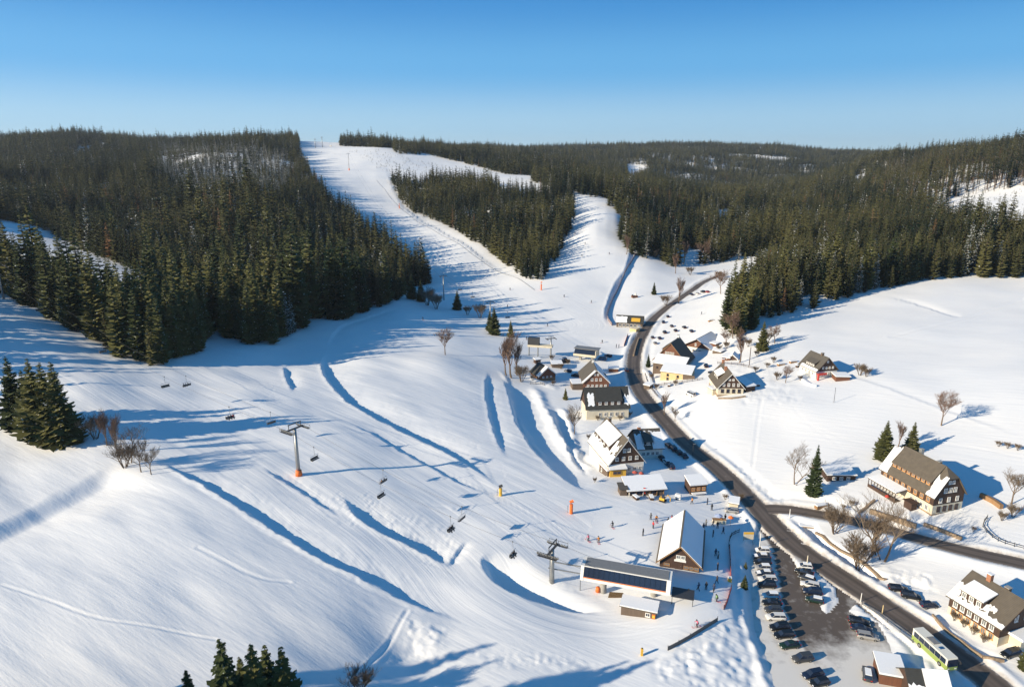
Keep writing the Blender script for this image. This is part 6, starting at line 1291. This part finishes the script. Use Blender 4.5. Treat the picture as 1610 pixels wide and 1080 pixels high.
for sy in (-1, 1):
    for i in range(6): x0 = -L/2 + .45 + i * 1.38; b = MB(); b.box(x0, x0 + 1.30, sy * (W_/2 + .005) - .02, sy * (W_/2 + .005) + .02, 1.42, 2.5); b.build('window', M['glass_dark'], t)
    for x in (-L * .27, L * .30):
        b = MB(); b.tube([(x, sy * (W_/2 - .2), .5), (x, sy * (W_/2 + .02), .5)], .48, 14); w = b.build('wheel', M['tyre'], t); b = MB(); b.tube([(x, sy * (W_/2 - .1), .5), (x, sy * (W_/2 + .04), .5)], .26, 10); b.build('rim', M['metal'], w)
    b = MB(); b.box(L/2 - .02, L/2 + .03, sy * .75 - .2, sy * .75 + .2, .6, .85); b.build('headlight', M['lamp_glass'], t)
    b = MB(); b.tube([(L/2 - .1, sy * W_/2, 2.4), (L/2 + .3, sy * (W_/2 + .25), 2.3)], .04, 5); b.box(L/2 + .22, L/2 + .36, sy * (W_/2 + .25) - .12, sy * (W_/2 + .25) + .12, 1.8, 2.35); b.build('mirror', M['metal_dark'], t)
b = MB(); b.poly([(L/2 + .01, -W_/2 + .08, 1.2), (L/2 + .01, W_/2 - .08, 1.2), (L/2 - .12, W_/2 - .08, hh - .3), (L/2 - .12, -W_/2 + .08, hh - .3)], (.04, 0, 0)); b.build('windscreen', M['glass_dark'], t)
b = MB(); b.box(-L/2 - .03, -L/2, -W_/2 + .2, W_/2 - .2, 1.6, 2.5); b.build('rear_window', M['glass_dark'], t)

# ---------------------------------------------------------------- people
NX = (j for j in range(10**6))
PP = [(963,829,'ski','j_black','skier in black alone between the two lone groups',.4),(925,850,'ski','j_pink','skier in pink jacket left on the flat run-out',.6),(941,853,'ski','j_orange','skier in orange jacket on the flat run-out',.2),(1011,842,'stand','j_black','person in black left of the ski hut',1),(1027,830,'stand','j_red','person in red behind the ski hut',2),
 (1023,817,'stand','j_grey','person in grey in the group above the ski hut',0),(1032,819,'ski','j_orange','skier in orange in the group above the ski hut',3),(1050,824,'walk','j_black','person in black bending beside the ski hut gable',4),(1056,820,'stand','j_red','person in red at the top of the ski hut roof',1),(1088,792,'walk','j_orange','person in orange below the small kiosk',2),(1112,793,'stand','j_navy','person in navy beside the blue parasol tables',1),(1119,802,'stand','j_black','person in black right of the kiosk on the open snow',0),
 (1110,827,'stand','j_grey','person in grey at the bar table',2),(1121,827,'walk','j_black','person in black next to the white bar',1),(1106,833,'stand','j_navy','person in navy at the hut roof corner',0),(1128,830,'stand','j_black','person in black behind the white bar',3),(1137,839,'walk','j_navy','person in navy walking in the shade right of the bar',2),(1121,844,'stand','j_black','person in black right of the ski hut roof',1),
 (1125,874,'stand','j_navy','person in navy in the hut shade beside a white bag',0),(1129,878,'stand','j_white','person in white in the shade of the ski hut',2),(1128,896,'stand','j_black','person in black on the bright wedge of snow',4),(1127,917,'walk','j_black','person in black below the bright wedge of snow',2),(1098,928,'walk','j_navy','person in navy right of the lift canopy',1),(1110,927,'stand','j_black','person in black between two others in the shade',0),(1122,930,'walk','j_navy','person in navy nearest the yellow post in the shade',3),
 (1082,938,'stand','j_red','person in red under the lift canopy',1),(1127,945,'ski','j_green','skier in green coming out of the shade',1.2),(1096,985,'ski','j_pink','skier in pink-red at the lower edge of the run',1.8),(887,467,'ski','j_black','skier in black high on the joined run',3),(930,476,'ski','j_grey','skier in grey in the middle of the joined run',2.5),(798,483,'ski','j_navy','skier in navy in the shade of the big run',3),(861,513,'ski','j_navy','skier in navy at the shadow tips above the upper station',2),
 (802,456,'ski','j_grey','distant skier in the shade near the run edge',3),(947,539,'ski','j_black','skier in black above the blue van',2),(969,547,'stand','j_black','left of two people in black by the upper road fence',1),(973,547,'stand','j_navy','right of two people in dark clothes by the upper road fence',1),(828,534,'ski','j_black','skier in black left of the loading gantry',3),(791,529,'stand','j_navy','person in navy next to the shaded spruces',2),
 (904,368,'ski','j_black','skier in black in the upper shade of the right run',3),(920,384,'ski','j_grey','skier in grey in the middle shade of the right run',3),(915,403,'ski','j_black','skier in black in the lower shade of the right run',3),(958,400,'ski','j_navy','skier in navy near the sunlit edge of the right run',3),(665,503,'ski','j_black','skier in black climbing alone on the shaded hump',1),(1103,495,'walk','j_navy','person in navy alone on the snow above the village',2),(506,240,'ski','j_black','tiny skier at the top of the big run',3),(1140,818,'stand','j_black','person in black at the orange parasol',2),(1134,822,'stand','j_orange','person in orange beside the round orange parasol',1)]
for u, v, pose, jc, lab, rz in PP: person(hit(u, v), pose, jc, lab, rz, s=1.12)

# ---------------------------------------------------------------- small things on the slope
def cyl_thing(name, lab, cat, u, v, parts, group=None, rz=0):
    p = hit(u, v); t = thing(name, lab, cat, tuple(p), rz, group)
    for n_, m_, fn in parts: mm = MB(); fn(mm); mm.build(n_, M[m_], t)
    return p, t
def gun(u, v, pad, lab, hp):
    p = hit(u, v); h = mh(p, hp)
    cyl_thing('snow_cannon', lab, 'snow cannon', u, v, [('padding', pad, lambda m: m.tube([(0,0,-.5),(0,0,h*.72)], .46, 10)), ('mast', 'metal', lambda m: m.tube([(0,0,h*.7),(0,0,h*.9)], .1, 6)), ('barrel', pad if pad == 'orange' else 'metal_dark', lambda m: m.tube([(-.45,0,h*.88),(.55,.1,h*.98)], [.34,.4], 10)), ('marker_pole', 'metal_dark', lambda m: m.tube([(-.9,.2,0),(-.9,.2,h*.6)], .05, 5))])
gun(898, 807, 'orange', 'snow cannon wrapped in orange-red padding on the flat run', 20); gun(787, 779, 'yellow', 'snow cannon wrapped in yellow padding at the end of the ridge', 16)
gun(851, 456, 'orange', 'orange padded snow cannon at the tip of the middle wood', 13); gun(628, 328, 'orange', 'orange padded snow cannon beside the upper run fence', 8)
cyl_thing('warning_post', 'yellow padded post at the bottom beside the long banner', 'post', 1009, 1030, [('padding', 'yellow', lambda m: m.box(-.22,.22,-.2,.2,-.3,1.6)), ('cap', 'metal_dark', lambda m: m.box(-.1,.1,-.1,.1,1.6,1.75))])
cyl_thing('warning_post', 'yellow and white padded post at the end of the shaded fence', 'post', 1147, 914, [('padding', 'yellow', lambda m: m.box(-.4,.4,-.25,.25,-.3,.9)), ('cap', 'white', lambda m: m.box(-.38,.38,-.22,.22,.9,1.3))])
def pole(u, v, hp, lab, m='metal_dark', r=.07, head=None, name='pole', cat='pole'):
    p = hit(u, v); h = mh(p, hp); t = thing(name, lab, cat, tuple(p)); b = MB(); b.tube([(0,0,-.5),(0,0,h)], [r*1.2, r], 6); b.build('shaft', M[m], t)
    if head: b = MB(); b.box(-.1, .75, -.12, .12, h - .05, h + .1); b.build('lamp_head', M['metal'], t)
pole(1178,574,28,'tall wooden pole behind the cream house','timber',.14); pole(1311,633,24,'thin pole standing alone in the right snowfield'); pole(1299,815,22,'street lamp beside the side road',head=1,name='street_lamp',cat='street lamp'); pole(1089,716,18,'street lamp beside the main road above the kiosk',head=1,name='street_lamp',cat='street lamp')
pole(1268,893,20,'pale marker post on the car park island','plaster',.12); pole(1241,814,14,'white snow pole at the road junction','white',.09); pole(1387,964,13,'yellow-topped marker pole on the bank by the main road','plaster_yellow',.1); pole(1353,946,13,'white marker pole at the top of the lower bank','white',.08); pole(1194,862,24,'green-white flag pole above the car rows','white',.1)
pole(912,928,16,'thin pole at the left end of the lift station'); pole(1124,540,0.1,'x') if False else None
# banners and nets
def strip(name, lab, cat, pts, h, m, posts=None, thick=.06, step=3.0, z0=.0, pm='metal_dark'):
    L = line_px(pts, step); zz = gh(L[:, 0], L[:, 1]); c = L.mean(0); zc = float(zz.mean()); t = thing(name, lab, cat, (c[0], c[1], zc))
    b = MB()
    for i, (zb, zt) in ((i, q_) for i in range(len(L) - 1) for q_ in (((.3 * h, .42 * h), (.84 * h, h)) if cat == 'fence' else ((-.2, h),))):
        a, e = L[i] - c, L[i+1] - c; d = e - a; d = d / (np.linalg.norm(d) + 1e-9); n = np.array([-d[1], d[0]]) * thick
        z1, z2 = zz[i] - zc + z0, zz[i+1] - zc + z0; k = len(b.v)
        b.v += [(a[0]-n[0],a[1]-n[1],z1+zb),(e[0]-n[0],e[1]-n[1],z2+zb),(e[0]+n[0],e[1]+n[1],z2+zb),(a[0]+n[0],a[1]+n[1],z1+zb),(a[0]-n[0],a[1]-n[1],z1+zt),(e[0]-n[0],e[1]-n[1],z2+zt),(e[0]+n[0],e[1]+n[1],z2+zt),(a[0]+n[0],a[1]+n[1],z1+zt)]
        for q in ((0,3,2,1),(4,5,6,7),(0,1,5,4),(1,2,6,5),(2,3,7,6),(3,0,4,7)): b.f.append(tuple(k + x for x in q)); b.m.append(0)
    b.build({'wall': 'stonework', 'fence': 'rail', 'safety net': 'net', 'banner': 'banner_sheet'}.get(cat, 'panel'), M[m], t)
    if posts:
        pmsh = MB(); pmsh.tube([(0,0,-.6),(0,0,h + .3)], .07, 5); pm_ = pmsh.mesh('post', M[pm])
        for i in range(len(L)): link('post', pm_, t, (L[i,0]-c[0], L[i,1]-c[1], zz[i]-zc + z0*0))
    return t
M['net_red'] = simple('net_red', (.42, .09, .07), .8, var=.3, vscale=2); M['net_grey'] = simple('net_grey', (.26, .20, .20), .8, var=.5, vscale=1.5)
strip('piste_banner', 'long dark banner along the lower edge of the run-out', 'banner', [(1050,1022),(1085,1003),(1128,976)], .85, 'banner', posts=True)
strip('safety_net', 'reddish grey safety net down the right edge of the joined run', 'safety net', [(1000,400),(985,425),(972,455),(960,480),(955,500),(962,512)], 1.6, 'net_grey', posts=True, step=5)
strip('safety_net', 'short red net below the piste restaurant', 'safety net', [(987,528),(981,545)], 1.2, 'net_red', posts=True)
strip('safety_net', 'narrow red net beside the shaded base area steps', 'safety net', [(1147,862),(1148,885),(1149,912)], .9, 'net_red', posts=True)
strip('safety_net', 'red and white net where the skiers leave the shade', 'safety net', [(1150,925),(1143,948),(1138,958)], .9, 'net_red', posts=True)
strip('snow_fence', 'dark fence curving around the shaded corner of the base area', 'fence', [(1162,837),(1150,843),(1146,855),(1146,862)], .9, 'timber', posts=True, step=1.5)
strip('run_fence', 'thin dark fence along the sunlit edge of the big run', 'fence', [(592,284),(606,300),(632,330),(690,368),(745,402),(800,433),(840,456)], .35, 'metal', step=8, posts=True)
# stone walls
strip('retaining_wall', 'brown retaining wall above the side road below the hotel', 'wall', [(1368,806),(1400,817),(1440,831)], 1.3, 'stone', thick=.35); strip('retaining_wall', 'low snowy retaining wall right below the hotel entrance', 'wall', [(1452,826),(1485,838),(1512,849)], .9, 'stone', thick=.3)
strip('retaining_wall', 'yellow-brown wall behind the hotel at its right corner', 'wall', [(1541,781),(1560,790),(1574,800)], 1.2, 'timber_light', thick=.5); strip('garden_wall', 'curved garden wall in front of the house by the bus', 'wall', [(1466,968),(1480,985),(1510,1008),(1545,1034),(1578,1040)], .55, 'stone', thick=.2)
strip('stream_wall', 'dark stone wall along the stream ditch', 'wall', [(1283,838),(1305,855),(1340,876),(1375,900),(1392,912)], .35, 'stone', thick=.4, z0=.1); strip('garden_fence', 'curved dark railing at the right below the hotel', 'fence', [(1552,815),(1545,828),(1560,845),(1580,855),(1610,863)], .9, 'metal_dark', posts=True, step=2)
strip('driveway_wall', 'short dark wall climbing from the side road to the hotel', 'wall', [(1352,806),(1365,796),(1375,788)], .7, 'stone', thick=.25); strip('yard_fence', 'dark picket fence in front of the yellow lower building', 'fence', [(1035,607),(1065,603),(1105,597)], .9, 'timber', posts=True, step=2)
strip('garden_wall', 'low brown wall with bushes under the cream house front', 'wall', [(1129,627),(1150,627),(1172,624)], .5, 'stone', thick=.3); strip('guard_rail', 'thin guard rail on the bank beside the bus', 'fence', [(1355,950),(1395,978),(1435,1010)], .55, 'metal', posts=True, step=3)
# culvert
p = hit(1272, 832); t = thing('culvert', 'dark stone stream culvert opening under the side road', 'culvert', tuple(p), -.2); b = MB(); b.box(-2.2,-1.1,-.2,1.2,-1.5,.6); b.box(1.1,2.2,-.2,1.2,-1.5,.6); b.box(-2.4,2.4,-.3,1.2,.6,.95); b.build('portal', M['stone'], t); b = MB(); b.box(-1.1,1.1,.3,1.1,-1.4,.6); b.build('opening', M['tyre'], t); b = MB(); b.box(-2.4,2.4,-.3,1.2,.95,1.15); b.build('snow_cap', M['snow'], t)  # opening is a solid block, the shade inside the culvert painted near-black
# apres-ski corner
p = hit(1131, 822); t = thing('snow_bar', 'white outdoor bar counter under a blue-white parasol', 'bar', tuple(p), -.05); b = MB(); b.box(-1.8,1.6,-.5,.5,-.5,1.1); b.build('counter', M['plaster'], t); b = MB(); b.box(-1.9,1.7,-.6,.6,1.1,1.2); b.build('counter_top', M['timber_light'], t)
def parasol(u, v, m, lab, r=1.1, h=2.3):
    p = hit(u, v); t = thing('parasol', lab, 'parasol', tuple(p)); b = MB(); b.tube([(0,0,-.3),(0,0,h)], .04, 5); b.build('pole', M['timber_light'], t); b = MB()
    for k in range(8):
        a, c = k * .785, (k + 1) * .785; b.tri((math.cos(a)*r, math.sin(a)*r, h-.45), (math.cos(c)*r, math.sin(c)*r, h-.45), (0,0,h+.05)); b.quad((math.cos(a)*r, math.sin(a)*r, h-.6), (math.cos(c)*r, math.sin(c)*r, h-.6), (math.cos(c)*r, math.sin(c)*r, h-.45), (math.cos(a)*r, math.sin(a)*r, h-.45))
    b.build('canopy', M[m], t)
M['parasol_blue'] = simple('parasol_blue_white', (.35, .42, .6), .7)
parasol(1129,820,'parasol_blue','blue-white parasol over the outdoor bar'); parasol(1148,826,'orange','round orange parasol beside the outdoor bar', .75, 2.9); parasol(967,748,'red','small red parasol in front of the yellow snack kiosk', .7, 2.0) if False else None
parasol(998,749,'net_red','red parasol on the guesthouse terrace', .9, 1.9); parasol(1008,750,'net_red','second red parasol on the guesthouse terrace', .8, 1.8); parasol(1394,786,'red','folded red parasol at the hotel veranda', .6, 1.6); parasol(1428,792,'red','red parasol table below the hotel windows', .7, 1.3)
t = thing('billboard', 'yellow-topped billboard at the car park entrance', 'billboard', tuple(hit(1176,852)), .0); b = MB(); b.box(-1.3,1.3,-.06,.06,.8,2.9); b.build('board', M['plaster'], t); b = MB(); b.box(-1.3,1.3,-.09,-.065,2.3,2.9); b.build('yellow_header', M['yellow'], t)
for x in (-1.25, 1.15): b = MB(); b.box(x, x+.1, -.05, .05, -1, .8); b.build('leg', M['metal'], t)
t = thing('banner_flag', 'red flag at the front of the market stalls', 'flag', tuple(hit(1011,779))); b = MB(); b.tube([(0,0,0),(0,0,2.6)], .04, 5); b.build('mast', M['metal'], t); b = MB(); b.box(.04,.6,-.02,.02,.6,2.5); b.build('cloth', M['red'], t)
t = thing('mini_excavator', 'yellow and black mini excavator at the right end of the market stalls', 'excavator', tuple(hit(1042,788)), -.5); b = MB(); b.box(-.9,.9,-.75,-.4,0,.45); b.build('track', M['tyre'], t); b = MB(); b.box(-.9,.9,.4,.75,0,.45); b.build('track', M['tyre'], t); b = MB(); b.box(-.9,.5,-.6,.6,.5,1.2); b.build('body', M['yellow'], t); b = MB(); b.box(-.2,.5,-.5,.1,1.2,2.2); b.build('cab', M['glass_dark'], t); b = MB(); b.tube([(.5,.2,1.1),(1.3,.2,2.2),(2.1,.2,1.4),(2.0,.2,.4)], .13, 6); b.build('boom', M['yellow'], t)
t = thing('snow_groomer', 'dark snow groomer with plough parked left of the upper station', 'snow groomer', tuple(hit(886,570)), .4); 
for y in (-1.3, .7): b = MB(); b.box(-2.2,2.2,y,y+.6,0,.8); b.build('track', M['tyre'], t)
b = MB(); b.box(-1.8,1.8,-1,1,.7,1.4); b.build('body', M['metal_dark'], t); b = MB(); b.box(-.2,1.4,-.9,.9,1.4,2.4); b.build('cab', M['glass_dark'], t); b = MB(); b.box(2.4,2.7,-1.9,1.9,.1,1.1); b.build('plough', M['metal'], t)
t = thing('white_container', 'small white box trailer standing in the blue shade by the stalls', 'trailer', tuple(hit(1066,785)), -.6); b = MB(); b.box(-.8,.8,-.5,.5,.3,1.7); b.build('body', M['white'], t); b = MB(); b.tube([(-.3,-.55,.25),(-.3,.55,.25)], .25, 8); b.build('wheel', M['tyre'], t)
t = thing('piste_machine', 'dark machine standing on the snow between right run and village', 'snow machine', tuple(hit(998,468)), .3); b = MB(); b.box(-2.2,1.8,-1,1,.1,1.4); b.build('body', M['timber_red'], t); b = MB(); b.tube([(-1.4,0,1.2),(-2.0,0,1.9)], .6, 10); b.build('drum', M['metal_dark'], t); b = MB(); b.box(.2,.9,-.5,.5,1.4,3.0); b.build('mast', M['white'], t)
for i, (u, v, l) in enumerate(((1228,574,'left woodpile behind the cream house under snow'),(1247,570,'right woodpile behind the cream house under snow'),(1118,505,'log pile on the snow above the chalet'),(1290,797,'low log stack beside the side road'))):
    t = thing('woodpile', l, 'woodpile', tuple(hit(u, v)), .3); b = MB(); b.box(-1.6,1.6,-.6,.6,-.3,.7); b.build('logs', M['timber_light'], t); b = MB(); b.box(-1.65,1.65,-.65,.65,.7,.95); b.build('snow_cap', M['snow'], t)
for i, (u, v, hp, l) in enumerate(((1188,585,10,'small shrub on the snow right of the dark shed'),(1206,578,9,'shrub behind the left woodpile'),(1216,570,10,'shrub between the two woodpiles'),(1258,598,8,'low shrub left of the snowfield house balcony'),(1130,552,11,'shrub behind the garden hut'),(1142,548,12,'shrub at the foot of the right wood above the garden hut'),(1176,545,14,'shrub below the wood edge above the tall pole'),(1190,560,10,'shrub beside the tall pole'),
   (1062,606,9,'low shrub in the yard below the yellow building'),(1024,596,10,'shrub at the road bend below the inn'),(1032,612,9,'shrub at the fence corner below the inn'),(990,655,9,'shrub at the right corner of the dark-roofed house'),(975,661,9,'shrub in front of the dark-roofed house'),(940,661,8,'left shrub in front of the dark-roofed house'),(925,690,8,'shrub above the guesthouse roof'),(935,758,8,'shrub left of the yellow snack kiosk'),
   (870,606,9,'shrub below the red-brown cabin'),(838,598,9,'shrub left of the red-brown cabin'),(882,580,9,'shrub between cabin and gable house'),(893,572,8,'shrub beside the snow groomer'),(868,566,9,'shrub under the loading gantry'),(1140,785,9,'shrub on the snow bank right of the kiosk'),(1152,790,11,'bigger shrub on the snow bank right of the kiosk'),(1165,785,10,'shrub at the main road edge right of the kiosk'),(1325,800,8,'shrub on the bank above the side road'),(1340,795,9,'second shrub on the bank above the side road'),
   (1420,822,9,'shrub below the hotel veranda'),(1530,835,8,'shrub beside the wall right of the hotel'),(1010,395,16,'brown shrub on the snow edge of the valley wood'),(1030,405,15,'second brown shrub at the valley wood edge'),(1085,432,14,'shrub beside the upper road end'),(1130,438,13,'shrub right of the upper road end'))): bare_tree(u, v, hp, 'bush', l, 'bare_shrub', 'shrub')
for a in (('snowy hedge','snow-covered hedge along the yard left of the inn',[(1012,583),(1020,592),(1024,604)],1.0),('snowy hedge','snow-capped hedge below the snowfield house',[(1262,598),(1272,605),(1284,608)],.8)): strip('hedge', a[1], 'hedge', a[2], a[3], 'snow', thick=.5)
strip('yard_fence','wooden fence on the slope behind the garden sheds','fence',[(1128,572),(1160,574),(1185,580)],.9,'timber_grey',posts=True,step=2.5); strip('road_fence','wooden rail fence along the road below the inn','fence',[(1014,588),(1020,606),(1034,624)],.8,'timber_grey',posts=True,step=2.5)
strip('yard_fence','low dark fence around the red-brown cabin terrace','fence',[(834,604),(850,604),(856,606)],.9,'timber_grey',posts=True,step=2); strip('roadside_wall','snowy stone wall along the road left of the restaurant','wall',[(1004,533),(1000,545),(996,560)],.9,'stone',thick=.3)
for i, (u, v, l) in enumerate(((1190,607,'log heap right of the dark shed'),(1255,577,'snow-topped crate stack left of the snowfield house'),(930,575,'crate stack behind the brown gable house'),(1052,607,'crate stack in the yard of the yellow building'),(1024,784,'ski rack box before the market stalls'),(1000,784,'snow-topped bench box before the market stalls'))):
    t = thing('crate_stack', l, 'crate stack', tuple(hit(u, v)), .4 * i); b = MB(); b.box(-1,1,-.5,.5,-.3,.8); b.build('crates', M['timber'], t); b = MB(); b.box(-1.05,1.05,-.55,.55,.8,1.0); b.build('snow_cap', M['snow'], t)
# scattered young trees and stumps on the felled areas: far too many to count
def seedlings(name, poly, n, hmin, hmax):
    mesh_s = [spruce_mesh(60 + i, 4, 1.0, 5, 5, 1, .05, [M['needles'], M['bark']], 'sapling_%s_%d' % (name, i)) for i in range(2)]
    us = [p[0] for p in poly]; vs_ = [p[1] for p in poly]; X = []
    c = [hit(*p)[:2] for p in poly]; c = np.array(c); lo, hi = c.min(0), c.max(0)
    P = rng.uniform(lo, hi, (n * 3, 2)); P = P[inpoly(P[:, 0], P[:, 1], [tuple(q) for q in c])][:n]; z = gh(P[:, 0], P[:, 1])
    scatter(name, np.stack([P[:, 0], P[:, 1], z - .1, rng.uniform(hmin, hmax, len(P)) / 4, rng.integers(0, 2, len(P))], -1), proto_collection(name + '_kinds', mesh_s))
seedlings('young_trees_on_clearing', [(545,238),(600,236),(700,262),(740,268),(700,280),(615,285),(600,270),(570,250)], 420, 1.0, 3.6)
seedlings('young_trees_on_felled_slope', [(1470,322),(1610,296),(1640,300),(1640,372),(1600,370),(1530,358),(1480,343)], 350, .8, 3.2)

# ---------------------------------------------------------------- winter air
hz = MB(); hz.box(-12500, 12500, -110, 8800, -8, 330); ho = hz.build('haze', None); ho.data.materials.clear(); ho['kind'] = 'stuff'
hm_ = bpy.data.materials.new('haze_air'); hm_.use_nodes = True; q = hm_.node_tree; q.nodes.clear(); pv = q.nodes.new('ShaderNodeVolumePrincipled'); pv.inputs['Color'].default_value = (.78, .86, .95, 1); pv.inputs['Density'].default_value = .00005; pv.inputs['Anisotropy'].default_value = .2
q.links.new(pv.outputs[0], q.nodes.new('ShaderNodeOutputMaterial').inputs['Volume']); ho.data.materials.append(hm_)
